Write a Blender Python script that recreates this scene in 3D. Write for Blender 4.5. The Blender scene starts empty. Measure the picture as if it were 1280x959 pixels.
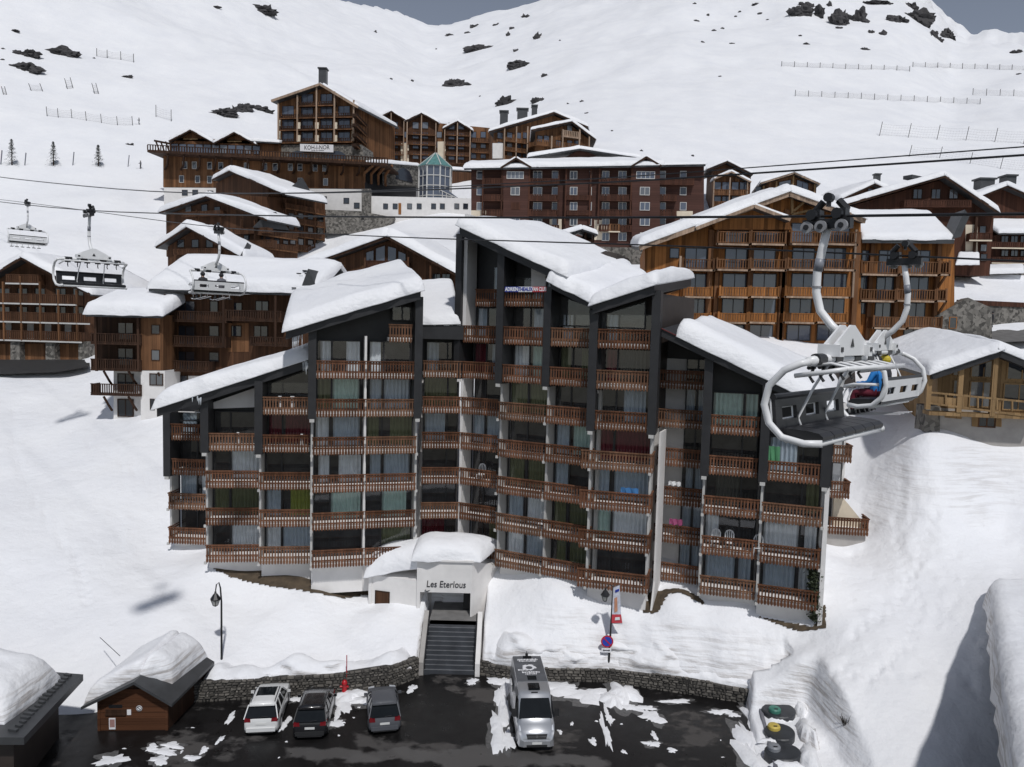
import bpy, bmesh, math, random
import numpy as np
from mathutils import Vector, Matrix
random.seed(7); rng = np.random.default_rng(7)
SC = bpy.context.scene; COL = SC.collection
# ------------------------------------------------------------------ camera
FPX = 940.0; PITCH = math.radians(4.3); ROLL = math.radians(1.5); CH = 22.5
_r0 = Vector((1, 0, 0)); FW = Vector((0, math.cos(PITCH), -math.sin(PITCH))); _u0 = _r0.cross(FW)
RT = math.cos(ROLL) * _r0 + math.sin(ROLL) * _u0; UP = -math.sin(ROLL) * _r0 + math.cos(ROLL) * _u0
CAM = Vector((0, 0, CH))
cd = bpy.data.cameras.new('camera'); cam = bpy.data.objects.new('camera', cd); COL.objects.link(cam)
cd.sensor_width = 36; cd.lens = FPX / 1280 * 36; cd.clip_start = 0.2; cd.clip_end = 6000
M = Matrix.Identity(4)
for i in range(3): M[i][0] = RT[i]; M[i][1] = UP[i]; M[i][2] = -FW[i]; M[i][3] = CAM[i]
cam.matrix_world = M; SC.camera = cam
# ------------------------------------------------------------------ light
SC.view_settings.view_transform = 'Standard'; SC.view_settings.look = 'None'
SC.view_settings.exposure = 0.0; SC.view_settings.gamma = 1
SUN_EL = math.radians(55); SUN_AZ = math.radians(165)      # azimuth clockwise from +Y of where the sun stands
w = bpy.data.worlds.new('World'); SC.world = w; w.use_nodes = True
nt = w.node_tree; nt.nodes.clear()
sky = nt.nodes.new('ShaderNodeTexSky'); sky.sky_type = 'NISHITA'; sky.sun_disc = False
sky.sun_elevation = SUN_EL; sky.sun_rotation = SUN_AZ; sky.altitude = 2300; sky.air_density = 1.0; sky.dust_density = 1.5
hs = nt.nodes.new('ShaderNodeHueSaturation'); hs.inputs['Saturation'].default_value = 0.55
bg = nt.nodes.new('ShaderNodeBackground'); bg.inputs['Strength'].default_value = 0.085
ow = nt.nodes.new('ShaderNodeOutputWorld')
nt.links.new(sky.outputs[0], hs.inputs['Color']); nt.links.new(hs.outputs[0], bg.inputs[0]); nt.links.new(bg.outputs[0], ow.inputs[0])
sl = bpy.data.lights.new('sun', 'SUN'); sl.energy = 2.35; sl.angle = math.radians(2.2); sl.color = (1, 0.985, 0.97)
so = bpy.data.objects.new('sun', sl); COL.objects.link(so)
sdir = Vector((math.sin(SUN_AZ) * math.cos(SUN_EL), math.cos(SUN_AZ) * math.cos(SUN_EL), math.sin(SUN_EL)))
so.rotation_euler = sdir.to_track_quat('Z', 'Y').to_euler(); so.location = (0, -20, 80)
# ------------------------------------------------------------------ pixel rays -> world
def ray(x, y): return FW + RT * ((x - 640) / FPX) - UP * ((y - 479.5) / FPX)
def Wz(x, y, z): d = ray(x, y); return CAM + d * ((z - CH) / d.z)
def Wy(x, y, Y): d = ray(x, y); return CAM + d * (Y / d.y)
# ------------------------------------------------------------------ mesh helpers
class MB:
    def __init__(s): s.v = []; s.f = []
    def add(s, vs, fs):
        b = len(s.v); s.v += [tuple(p) for p in vs]; s.f += [tuple(i + b for i in f) for f in fs]; return s
    def hexa(s, p):      # 8 points: bottom loop 0-3 (ccw from above), top loop 4-7
        return s.add(p, [(3, 2, 1, 0), (4, 5, 6, 7), (0, 1, 5, 4), (1, 2, 6, 5), (2, 3, 7, 6), (3, 0, 4, 7)])
    def wbox(s, c, d, rz=0):
        x, y, z = d[0] / 2, d[1] / 2, d[2] / 2; ca, sa = math.cos(rz), math.sin(rz)
        return s.hexa([(c[0] + a * ca - b * sa, c[1] + a * sa + b * ca, c[2] + e) for e in (-z, z) for a, b in ((-x, -y), (x, -y), (x, y), (-x, y))])
    def loft(s, rings, cap=True, close=True):
        n = len(rings[0]); b = len(s.v)
        for r in rings: s.v += [tuple(p) for p in r]
        for i in range(len(rings) - 1):
            for j in range(n if close else n - 1):
                k = (j + 1) % n
                s.f.append((b + i * n + j, b + i * n + k, b + (i + 1) * n + k, b + (i + 1) * n + j))
        if cap: s.f.append(tuple(b + j for j in range(n - 1, -1, -1))); s.f.append(tuple(b + (len(rings) - 1) * n + j for j in range(n)))
        return s
    def tube(s, pts, r, n=8, cap=True):
        pts = [Vector(p) for p in pts]; rs = r if isinstance(r, (list, tuple)) else [r] * len(pts); rings = []; pn = None
        for i, p in enumerate(pts):
            t = (pts[min(i + 1, len(pts) - 1)] - pts[max(i - 1, 0)]).normalized()
            if pn is None: a = Vector((0, 0, 1)) if abs(t.z) < .9 else Vector((1, 0, 0)); pn = (a - t * a.dot(t)).normalized()
            else: pn = (pn - t * pn.dot(t)).normalized()
            bn = t.cross(pn)
            rings.append([p + (pn * math.cos(2 * math.pi * k / n) + bn * math.sin(2 * math.pi * k / n)) * rs[i] for k in range(n)])
        return s.loft(rings, cap)
    def bar(s, a, b, wd, hg, up=Vector((0, 0, 1))):
        a, b = Vector(a), Vector(b); t = (b - a).normalized(); sd = t.cross(up)
        if sd.length < 1e-4: sd = Vector((1, 0, 0))
        sd.normalize(); u = sd.cross(t); p = []
        for q in (a, b): p.append([q + sd * x * wd / 2 + u * y * hg / 2 for x, y in ((-1, -1), (1, -1), (1, 1), (-1, 1))])
        return s.loft(p)
    def lathe(s, c, prof, n=14, axis=None):
        c = Vector(c)
        return s.loft([[c + Vector((r * math.cos(2 * math.pi * k / n), r * math.sin(2 * math.pi * k / n), z)) for k in range(n)] for r, z in prof])
    def prism(s, poly, ext):     # planar polygon (list of world points), ext vector
        poly = [Vector(p) for p in poly]; e = Vector(ext); return s.loft([poly, [p + e for p in poly]])
    def ball(s, c, r, n=10, m=7):
        c = Vector(c); r = r if isinstance(r, (tuple, list)) else (r, r, r)
        return s.loft([[c + Vector((r[0] * math.sin(a) * math.cos(2 * math.pi * k / n), r[1] * math.sin(a) * math.sin(2 * math.pi * k / n), -r[2] * math.cos(a))) for k in range(n)] for a in [0.02 + (math.pi - .04) * i / m for i in range(m + 1)]])
def link(name, me, mat=None, parent=None, smooth=False):
    o = bpy.data.objects.new(name, me); COL.objects.link(o)
    if mat is not None:
        me.materials.clear()
        for m_ in (mat if isinstance(mat, (list, tuple)) else [mat]): me.materials.append(m_)
    if parent is not None: o.parent = parent
    if smooth: me.polygons.foreach_set('use_smooth', [True] * len(me.polygons))
    return o
def base_of(o):
    p = Vector((0, 0, 0))
    while o is not None: p = p + o.location; o = o.parent
    return p
def obj(name, mb, mat, parent=None, smooth=False, flip=True):
    b = base_of(parent)
    me = bpy.data.meshes.new(name); me.from_pydata([(x - b.x, y - b.y, z - b.z) for x, y, z in mb.v], [], mb.f)
    if flip:
        bm = bmesh.new(); bm.from_mesh(me); bmesh.ops.recalc_face_normals(bm, faces=bm.faces); bm.to_mesh(me); bm.free()
    return link(name, me, mat, parent, smooth)
def tobj(name, mb, mat, label, cat, group=None, smooth=False):      # a thing that is one mesh, origin at its own base
    c = Vector((sum(p[0] for p in mb.v), sum(p[1] for p in mb.v), 0)) / len(mb.v); c.z = min(p[2] for p in mb.v)
    mb2 = MB(); mb2.v = [(x - c.x, y - c.y, z - c.z) for x, y, z in mb.v]; mb2.f = mb.f
    o = obj(name, mb2, mat, None, smooth); o.location = c; return tag(o, label, cat, group)
def tag(o, label=None, cat=None, group=None, kind=None):
    for k, v in (('label', label), ('category', cat), ('group', group), ('kind', kind)):
        if v: o[k] = v
    return o
def thing(name, label, cat, loc=(0, 0, 0), group=None, rz=0):
    o = bpy.data.objects.new(name, None); o.empty_display_size = .3; COL.objects.link(o); o.location = loc; o.rotation_euler = (0, 0, rz)
    return tag(o, label, cat, group)
def struct(o): o['kind'] = 'structure'; return o
def stuff(o): o['kind'] = 'stuff'; return o
class Frame:   # vertical facade plane: u along it, w outwards to the viewer, z up
    def __init__(s, L, R): s.o = Vector((L[0], L[1], 0)); d = Vector((R[0] - L[0], R[1] - L[1], 0)); s.len = d.length; s.u = d.normalized(); s.n = Vector((s.u.y, -s.u.x, 0))
    def P(s, u, z, w=0): p = s.o + s.u * u + s.n * w; return Vector((p.x, p.y, z))
    def px(s, x, y, w=0):
        d = ray(x, y); q = s.o + s.n * w; t = (q - CAM).dot(s.n) / d.dot(s.n); p = CAM + d * t
        return ((p - s.o).dot(s.u), p.z)
    def rect(s, x0, y0, x1, y1, w=0):      # pixel rectangle -> u0,u1,z0,z1
        a = s.px((x0 + x1) / 2, y0, w); b = s.px((x0 + x1) / 2, y1, w); l = s.px(x0, (y0 + y1) / 2, w); r = s.px(x1, (y0 + y1) / 2, w)
        return l[0], r[0], b[1], a[1]
    def box(s, mb, u0, u1, z0, z1, w0, w1):
        return mb.hexa([s.P(u0, z0, w1), s.P(u1, z0, w1), s.P(u1, z0, w0), s.P(u0, z0, w0), s.P(u0, z1, w1), s.P(u1, z1, w1), s.P(u1, z1, w0), s.P(u0, z1, w0)])
    def poly(s, mb, uz, w0, w1): return mb.prism([s.P(u, z, w1) for u, z in uz], s.n * (w0 - w1))
# ------------------------------------------------------------------ materials
MATS = {}
class NT:
    def __init__(s, name):
        s.m = bpy.data.materials.new(name); s.m.use_nodes = True; s.t = s.m.node_tree; s.b = s.t.nodes['Principled BSDF']; s.out = s.t.nodes['Material Output']; MATS[name] = s.m
    def n(s, ty, **k):
        o = s.t.nodes.new('ShaderNode' + ty)
        for a, v in k.items(): setattr(o, a, v)
        return o
    def l(s, a, b): s.t.links.new(a, b)
    def noise(s, scale, det=4, vec=None, rough=.55):
        o = s.n('TexNoise'); o.inputs['Scale'].default_value = scale; o.inputs['Detail'].default_value = det; o.inputs['Roughness'].default_value = rough
        s.l(vec if vec is not None else s.pos(), o.inputs['Vector']); return o.outputs['Fac']
    def pos(s):
        if not hasattr(s, '_p'): s._p = s.n('NewGeometry').outputs['Position']
        return s._p
    def obv(s):
        if not hasattr(s, '_o'): s._o = s.n('TexCoord').outputs['Object']
        return s._o
    def ramp(s, fac, stops):
        o = s.n('ValToRGB'); e = o.color_ramp.elements
        for i, (p, c) in enumerate(stops):
            el = e[i] if i < 2 else e.new(p)
            el.position = p; el.color = (*c, 1) if len(c) == 3 else c
        s.l(fac, o.inputs['Fac']); return o.outputs['Color']
    def mix(s, fac, a, b, mode='MIX'):
        o = s.n('MixRGB', blend_type=mode)
        for i, v in zip(('Fac', 'Color1', 'Color2'), (fac, a, b)):
            if isinstance(v, (int, float)): o.inputs[i].default_value = v
            elif isinstance(v, tuple): o.inputs[i].default_value = (*v, 1)
            else: s.l(v, o.inputs[i])
        return o.outputs[0]
    def math(s, op, a, b=0.0):
        o = s.n('Math', operation=op)
        for i, v in enumerate((a, b)):
            if isinstance(v, (int, float)): o.inputs[i].default_value = v
            else: s.l(v, o.inputs[i])
        return o.outputs[0]
    def scale(s, v3, vec=None):
        o = s.n('Mapping'); o.inputs['Scale'].default_value = v3; s.l(vec if vec is not None else s.pos(), o.inputs['Vector']); return o.outputs[0]
    def col(s, c):
        if isinstance(c, tuple): s.b.inputs['Base Color'].default_value = (*c, 1)
        else: s.l(c, s.b.inputs['Base Color'])
    def rough(s, v):
        if isinstance(v, (int, float)): s.b.inputs['Roughness'].default_value = v
        else: s.l(v, s.b.inputs['Roughness'])
    def bump(s, h, st=.3, dist=.05):
        o = s.n('Bump'); o.inputs['Strength'].default_value = st; o.inputs['Distance'].default_value = dist
        s.l(h, o.inputs['Height']); s.l(o.outputs[0], s.b.inputs['Normal'])
def flat(name, c, rough=.6, metal=0, var=.25, spec=.5, sc=1.3):
    t = NT(name); f = t.noise(sc, 5)
    t.col(t.ramp(f, [(.25, tuple(x * (1 - var) for x in c)), (.75, tuple(min(1, x * (1 + var)) for x in c))])); t.rough(rough)
    t.b.inputs['Metallic'].default_value = metal; t.b.inputs['Specular IOR Level'].default_value = spec; return t.m
def wood(name, c, plank=7.0, var=.5, horiz=False, spec=.2):
    t = NT(name); p = t.pos()
    st = t.noise(1, 3, t.scale((.5, .5, 9) if horiz else (7, 7, .45)))
    big = t.noise(.35, 4)
    vec = t.n('SeparateXYZ'); t.l(p, vec.inputs[0])
    co = vec.outputs['Z'] if horiz else t.math('ADD', t.math('MULTIPLY', vec.outputs['X'], .8), t.math('MULTIPLY', vec.outputs['Y'], .6))
    fr = t.math('FRACT', t.math('MULTIPLY', co, plank)); pl = t.math('FLOOR', t.math('MULTIPLY', co, plank))
    wn = t.n('TexWhiteNoise', noise_dimensions='1D'); t.l(pl, wn.inputs['W'])
    v = t.math('ADD', t.math('ADD', t.math('MULTIPLY', wn.outputs['Value'], .4), t.math('MULTIPLY', st, .45)), t.math('MULTIPLY', big, .45))
    a = tuple(x * (1 - var) for x in c); b_ = tuple(x * (1 + var) for x in c)
    cl = t.ramp(v, [(.3, a), (1.0, b_)])
    gap = t.math('LESS_THAN', fr, .09)
    t.col(t.mix(t.math('MULTIPLY', gap, .55), cl, tuple(x * .3 for x in c))); t.rough(.75); t.b.inputs['Specular IOR Level'].default_value = spec
    t.bump(st, .25, .02); return t.m
def glass(name, tint=(.02, .025, .03), refl=.07):
    t = NT(name); tr = t.n('BsdfTransparent'); tr.inputs[0].default_value = (.93, .95, .96, 1); gl = t.n('BsdfGlossy'); gl.inputs['Roughness'].default_value = .03
    lw = t.n('LayerWeight'); lw.inputs['Blend'].default_value = .35; wv = t.noise(.8, 2)
    bp = t.n('Bump'); bp.inputs['Strength'].default_value = .06; bp.inputs['Distance'].default_value = .05; t.l(wv, bp.inputs['Height']); t.l(bp.outputs[0], gl.inputs['Normal'])
    mx = t.n('MixShader'); t.l(t.math('ADD', t.math('MULTIPLY', lw.outputs['Facing'], .35), refl), mx.inputs[0]); t.l(tr.outputs[0], mx.inputs[1]); t.l(gl.outputs[0], mx.inputs[2]); t.l(mx.outputs[0], t.out.inputs['Surface']); return t.m
def pane(name, c=(.025, .03, .04)):
    t = NT(name); oi = t.n('ObjectInfo'); t.col(t.mix(t.math('MULTIPLY', t.math('GREATER_THAN', oi.outputs['Random'], .78), .55), c, (.20, .21, .22)))
    t.rough(.07); t.b.inputs['Specular IOR Level'].default_value = .9; t.bump(t.noise(1.2, 2), .12, .05); return t.m
def snow_mat(name, dirt=0.0):
    t = NT(name); big = t.noise(.12, 5); fine = t.noise(1.4, 6, rough=.62); mid = t.noise(.45, 4, t.scale((1, 1, 1.8)))
    c = t.ramp(big, [(.3, (.80, .805, .83)), (.7, (.87, .87, .88))])
    if dirt:
        geo = t.n('NewGeometry'); sx = t.n('SeparateXYZ'); t.l(geo.outputs['Normal'], sx.inputs[0])
        steep = t.ramp(sx.outputs['Z'], [(.35, (1, 1, 1)), (.72, (0, 0, 0))])
        lay = t.noise(1, 5, t.scale((.35, .35, 5.5)), .65)
        msk = t.math('MULTIPLY', t.ramp(lay, [(.45, (0, 0, 0)), (.62, (1, 1, 1))]), t.math('MULTIPLY', steep, dirt))
        c = t.mix(msk, c, (.33, .29, .26))
    t.col(c); t.rough(.55); t.b.inputs['Specular IOR Level'].default_value = .3
    h = t.math('ADD', t.math('MULTIPLY', fine, .35), mid); t.bump(h, .55, .4); return t.m
SNOW = snow_mat('snow'); SNOWD = snow_mat('trodden_snow', .75)
WOODB = wood('balcony_wood', (.15, .068, .038), 5); WOODB2 = wood('bleached_balcony_wood', (.165, .085, .05), 5); WOODB3 = wood('fresh_balcony_wood', (.115, .050, .026), 5); WOODD = wood('dark_wood', (.045, .023, .014), 5); WOODM = wood('brown_wood', (.085, .040, .021), 5)
WOODR = wood('red_brown_wood', (.07, .029, .018), 4); WOODO = wood('orange_wood', (.27, .112, .035), 3.2, .75); WOODK = wood('weathered_wood', (.15, .072, .034), 3, .7)
WOODP = wood('pale_wood', (.28, .18, .088), 3, .35); WOODW = wood('silvered_wood', (.36, .26, .19), 4, .4)
WOODH = wood('log_wood', (.085, .034, .016), 4, .6, True); BRICKW = wood('maroon_cladding', (.075, .035, .027), 2.5, .22, True)
DARK = flat('dark_cladding', (.022, .022, .024), .5); DARKB = flat('brown_cladding', (.035, .026, .022), .6); BLACK = flat('black_metal', (.012, .012, .014), .4)
WHITE = flat('white_render', (.74, .72, .70), .8, var=.07); CREAM = flat('cream_render', (.68, .59, .46), .8, var=.1); POSTM = flat('post_render', (.50, .49, .47), .8, var=.1); GREYR = flat('grey_render', (.36, .34, .32), .8, var=.15)
ROOFM = flat('roof_metal', (.05, .052, .055), .45); REDM = flat('red_roof_metal', (.16, .03, .03), .5)
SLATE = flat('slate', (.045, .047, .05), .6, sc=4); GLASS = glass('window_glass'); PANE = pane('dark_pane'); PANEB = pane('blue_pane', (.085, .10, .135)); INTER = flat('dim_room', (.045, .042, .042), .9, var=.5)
def curtain(name, c, tr=0): return flat(name, c, .9, var=.12, sc=2.5)
CURT = [curtain('white_curtain', (.78, .80, .82)), curtain('green_curtain', (.52, .66, .60)), curtain('blue_grey_curtain', (.46, .52, .58)), curtain('olive_curtain', (.16, .17, .09)), curtain('lime_curtain', (.27, .30, .06)), curtain('red_curtain', (.14, .014, .026)), curtain('dark_curtain', (.09, .09, .08))]
def stone_mat(name, c):
    t = NT(name); g = t.n('NewGeometry'); f = t.noise(5, 5)
    v = t.math('ADD', t.math('MULTIPLY', g.outputs['Random Per Island'], .65), t.math('MULTIPLY', f, .5))
    t.col(t.ramp(v, [(.2, tuple(x * .45 for x in c)), (.6, c), (.95, tuple(min(1, x * 1.8) for x in c))])); t.rough(.85); t.bump(f, .5, .04); return t.m
STONE = stone_mat('wall_stone', (.105, .096, .084)); STONEP = stone_mat('pale_stone', (.28, .26, .235)); ROCK = stone_mat('rock', (.035, .033, .034))
def rubble_mat(name, c, s=3.0):
    t = NT(name); v = t.n('TexVoronoi'); v.inputs['Scale'].default_value = s; t.l(t.pos(), v.inputs['Vector'])
    f = t.noise(3, 4); sx = t.n('SeparateXYZ'); t.l(v.outputs['Color'], sx.inputs[0])
    t.col(t.ramp(t.math('ADD', t.math('MULTIPLY', sx.outputs[0], .7), t.math('MULTIPLY', f, .3)), [(.2, tuple(x * .4 for x in c)), (.8, tuple(x * 1.5 for x in c))])); t.rough(.9)
    t.bump(v.outputs['Distance'], -.6, .2); return t.m
RUBBLE = rubble_mat('rubble_masonry', (.15, .14, .125)); MUD = flat('bare_earth', (.075, .055, .035), .95, var=.5, sc=2)
# ------------------------------------------------------------------ terrain
def pt(px, py, Y):
    p = Wy(px, py, Y); r = math.hypot(p.x, p.y); return (math.atan2(p.x, p.y), math.log(r), (p.z - CH) / r)
GP = [(-200, 760, 45), (20, 760, 48), (20, 680, 54), (20, 620, 62), (10, 540, 74), (10, 490, 84), (-200, 520, 74), (-200, 620, 58), (100, 700, 53), (150, 600, 64), (190, 520, 76), (110, 490, 84), (180, 560, 70),
      (20, 462, 93), (90, 465, 92), (-200, 470, 88),
      (240, 800, 46.5), (400, 800, 48.5), (300, 755, 50.5), (260, 700, 53.5), (330, 722, 52.5), (215, 689, 56.3), (245, 691, 55.9), (185, 690, 56), (480, 775, 50), (400, 745, 52), (450, 740, 54),
      (640, 775, 49.5), (690, 737, 50.5), (640, 745, 51.5), (770, 755, 49.5), (720, 790, 48), (850, 760, 49), (930, 770, 47.5), (830, 800, 46.5), (930, 830, 45), (1000, 790, 46), (990, 850, 42.5),
      (1130, 700, 50), (1065, 697, 52.8), (1088, 668, 54.3), (1035, 702, 51.5), (1100, 560, 62), (1250, 650, 53), (1100, 800, 43), (1050, 900, 38.5), (1150, 940, 36), (1180, 800, 43), (1300, 800, 41), (1400, 600, 56), (1400, 800, 41), (1050, 780, 45),
      (640, 1050, 35), (200, 1050, 35), (1000, 1010, 35), (-200, 1000, 35), (1400, 1000, 35),
      (540, 330, 112), (470, 300, 128), (600, 302, 130), (720, 305, 128), (850, 335, 118), (800, 370, 95), (430, 300, 146), (385, 338, 134), (345, 342, 122), (405, 332, 139), (425, 320, 135), (460, 288, 150), (540, 274, 150), (590, 276, 150), (300, 245, 162), (190, 250, 160), (100, 255, 150), (20, 300, 130), (130, 320, 128), (20, 360, 112), (200, 400, 100), (-200, 320, 125),
      (540, 480, 72), (400, 450, 80), (800, 500, 70), (950, 470, 72), (1100, 450, 76), (1190, 415, 85), (1240, 410, 86), (1260, 372, 100), (1270, 340, 112), (1180, 300, 130), (20, 453, 99.5), (100, 453, 99), (-80, 453, 100), (20, 449, 107), (100, 447, 107), (1150, 548, 56.5), (1200, 531, 57.5), (1290, 545, 56.5), (1200, 505, 66), (1300, 500, 66), (1280, 265, 150), (1400, 350, 110), (1100, 260, 150), (950, 250, 150),
      (540, 225, 185), (450, 200, 195), (250, 185, 190), (60, 200, 190), (-100, 210, 185), (700, 190, 185), (850, 200, 180), (1000, 215, 180), (1150, 225, 180), (1280, 230, 178), (1450, 230, 178), (-300, 250, 175)]
_c = np.array([pt(*g) for g in GP]); _S = np.array([2.2, 1.6])
def _ker(a, b):
    d2 = ((a[:, None, :] - b[None, :, :]) ** 2).sum(-1); return np.where(d2 > 1e-12, .5 * d2 * np.log(d2 + 1e-12), 0)
_X = _c[:, :2] * _S; _n = len(_X); _A = np.zeros((_n + 3, _n + 3)); _A[:_n, :_n] = _ker(_X, _X) + np.eye(_n) * 8e-4
_A[:_n, _n] = 1; _A[:_n, _n + 1:] = _X; _A[_n, :_n] = 1; _A[_n + 1:, :_n] = _X.T
_sol = np.linalg.solve(_A, np.concatenate([_c[:, 2], [0, 0, 0]]))
def tps(az, lr):
    Q = np.stack([az * _S[0], lr * _S[1]], -1); out = np.zeros(len(Q))
    for i in range(0, len(Q), 20000):
        q = Q[i:i + 20000]; out[i:i + 20000] = _ker(q, _X) @ _sol[:_n] + _sol[_n] + q @ _sol[_n + 1:]
    return out
def vnoise(x, y, s, seed=0):       # smooth value noise
    x = x / s; y = y / s; xi = np.floor(x).astype(np.int64); yi = np.floor(y).astype(np.int64); fx = x - xi; fy = y - yi
    fx = fx * fx * (3 - 2 * fx); fy = fy * fy * (3 - 2 * fy)
    def h(a, b):
        n = (a * 374761393 + b * 668265263 + seed * 1442695) & 0x7fffffff; n = ((n ^ (n >> 13)) * 1274126177) & 0x7fffffff; return ((n ^ (n >> 16)) & 0xffff) / 65535.0
    return (h(xi, yi) * (1 - fx) + h(xi + 1, yi) * fx) * (1 - fy) + (h(xi, yi + 1) * (1 - fx) + h(xi + 1, yi + 1) * fx) * fy
def fbm(x, y, s, o=4, seed=0): return sum((vnoise(x, y, s / 2 ** i, seed + i) - .5) / 2 ** i for i in range(o))
R0 = 185.0; LR0 = math.log(R0)
# skyline of the slope: pixel x, pixel y, distance
SKY = [(-400, -330, 560), (0, -200, 600), (250, -80, 640), (430, 0, 660), (485, 14, 690), (535, 37, 760), (560, 34, 800), (640, 12, 800), (700, -8, 800), (850, -60, 780), (1000, -70, 740), (1120, -38, 700), (1165, 8, 660), (1197, 44, 640), (1240, 45, 600), (1290, 50, 580), (1500, 60, 560), (1800, 80, 560)]
_sa = []; _se = []; _sr = []
for x, y, r in SKY:
    d = ray(x, y); _sa.append(math.atan2(d.x, d.y)); _se.append(d.z / math.hypot(d.x, d.y)); _sr.append(r)
def smooth_az(v): 
    k = np.linspace(-1.4, 1.4, 800); y = np.interp(k, _sa, v); n = 45 if v is _sr else 5; return k, np.convolve(np.pad(y, n // 2, mode='edge'), np.ones(n) / n, 'valid')
def smst(t): t = np.clip(t, 0, 1); return t * t * (3 - 2 * t)
# retaining wall foot line (world), parking lies in front of it
WALLP = [tuple(Wz(x, y, 0)[:2]) for x, y in [(150, 884), (240, 878), (330, 873), (430, 868), (485, 862), (524, 847)]] 
WALLQ = [tuple(Wz(x, y, 0)[:2]) for x, y in [(597, 843), (640, 850), (760, 853), (860, 868), (960, 884)]]
WL = [(-40, WALLP[0][1] - 1)] + WALLP + WALLQ
def wall_y(x): return np.interp(x, [p[0] for p in WL], [p[1] for p in WL])
STX0, STX1 = Wz(527, 843, 0).x, Wz(596, 843, 0).x
def terrain_z(x, y, detail=True):
    x = np.atleast_1d(np.asarray(x, float)); y = np.atleast_1d(np.asarray(y, float))
    az = np.arctan2(x, y); r = np.hypot(x, y); lr = np.log(np.maximum(r, 1))
    e = tps(np.clip(az, -.95, .95), np.minimum(lr, LR0))
    ks, es = smooth_az(_se); ks, rs = smooth_az(_sr)
    eR = np.interp(az, ks, es); rR = np.interp(az, ks, rs); lrR = np.log(rR)
    s = (lr - LR0) / (lrR - LR0); e1 = e + (eR - e) * (1 - (1 - np.clip(s, 0, 1)) ** 1.25)
    e = np.where(s > 0, e1, e); e = np.where(s > 1, eR - (s - 1) * 0.9, e)
    z = CH + r * e
    if detail:
        z = z + fbm(x, y, 14, 4, 3) * np.clip((r - 30) / 120, .12, 1) * 1.1 + fbm(x, y, 2.2, 3, 9) * .13 + fbm(x, y, 6.5, 2, 17) * .3
        z = z + np.where(r > 200, fbm(x, y, 60, 4, 21) * 9 * smst((r - 200) / 150), 0)
        z = z + np.where(s > .6, np.abs(fbm(x, y, 22, 4, 33)) * 16 * smst((s - .6) / .3) * smst((x - 200) / 120) , 0)
    # parking cut
    d = y - wall_y(x) - .45
    dn = d + fbm(x, y, 1.6, 3, 5) * .55
    top = .95 + .25 * np.sin(x * .35)
    zb = top + (z - top) * (.30 * smst(dn / .12) + .45 * smst((dn - .1) / .7) + .25 * smst((dn - .5) / 1.6)) 
    # stairs well
    stw = smst((x - STX0 + .35) / .15) * smst((STX1 + .35 - x) / .15) * (y < 54)
    zb = zb * (1 - stw) - .3 * stw
    inpark = (x > -22.8 - (47 - y) * .12) & (x < np.interp(y, [30, 38, 44.5, 47], [12.9, 13.6, 15.2, 15.6]))
    edge = np.minimum(smst((x + 22.8 + (47 - y) * .12) / 1.2), smst((np.interp(y, [30, 38, 44.5, 47], [12.9, 13.6, 15.2, 15.6]) - x) / .5))
    z = np.where(d > 0, np.where((x > -22) & (x < 17.5), zb, z), z)
    z = np.where(d <= 0, z * (1 - edge) - .3 * edge, z)
    zr = z
    # level platform for the buried bins right of the lot
    bx = smst((x - 14.0) / .4) * smst((18.6 - x) / 1.2) * smst((y - 30) / 2) * smst((43.3 - y) / 1.0)
    z = z * (1 - bx) + np.minimum(z, .5 + fbm(x, y, 1, 2, 2) * .12) * bx
    return z
DENTS = []
def dented(x, y):
    o = np.zeros_like(x)
    for cx, cy, r, a in DENTS:
        k = np.nonzero((np.abs(x - cx) < 2.6 * r) & (np.abs(y - cy) < 2.6 * r))[0]
        if len(k): o[k] += a * np.exp(-((x[k] - cx) ** 2 + (y[k] - cy) ** 2) / (r * r))
    return o
def land(px, py, r0=25, r1=900):
    d = ray(px, py); dh = math.hypot(d.x, d.y); ts = np.exp(np.linspace(math.log(r0), math.log(r1), 400)) / dh
    X = CAM.x + d.x * ts; Y = CAM.y + d.y * ts; Z = CAM.z + d.z * ts; g = terrain_z(X, Y); k = int(np.argmax(Z < g))
    if Z[k] >= g[k]: k = len(ts) - 1
    tt = np.linspace(ts[max(k - 1, 0)], ts[k], 10); g2 = terrain_z(CAM.x + d.x * tt, CAM.y + d.y * tt); j = int(np.argmax(CAM.z + d.z * tt <= g2)); t = tt[j]
    return Vector((CAM.x + d.x * t, CAM.y + d.y * t, float(g2[j])))
def gz(x, y): return float(terrain_z([x], [y], True)[0])
# footprints, mounds and plough lumps pressed into the snow
def track(path, step=.42, r=.17, a=-.16, w=.16):
    P = [land(*p) for p in path]; side = 1
    for p, q in zip(P, P[1:]):
        L = (q - p).length; n = max(1, int(L / step)); nx, ny = -(q.y - p.y) / L, (q.x - p.x) / L
        for i in range(n): c = p.lerp(q, i / n); side = -side; DENTS.append((c.x + nx * w * side + random.gauss(0, .05), c.y + ny * w * side + random.gauss(0, .05), r, a))
for pth in ([(20, 507), (15, 540), (22, 575), (35, 612), (62, 655), (95, 700), (110, 760)], [(1128, 590), (1124, 680), (1150, 760), (1138, 800), (1096, 850), (1030, 858)], [(1170, 640), (1150, 700), (1120, 760), (1060, 800)], [(235, 625), (180, 600), (120, 560), (60, 520)]): track(pth)
for px, py, r, a in ((690, 742, 2.4, .5), (720, 760, 1.6, .4), (640, 752, 1.3, .3), (848, 762, 1.3, .9), (905, 780, 1.5, .4), (770, 778, 1.2, .35), (380, 760, 2.5, .35), (470, 775, 1.3, .3), (1030, 850, 1.2, .5), (1000, 828, .9, .4), (1040, 900, 1.2, .5), (330, 790, 1.5, .3)): p = land(px, py); DENTS.append((p.x, p.y, r, a))
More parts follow.
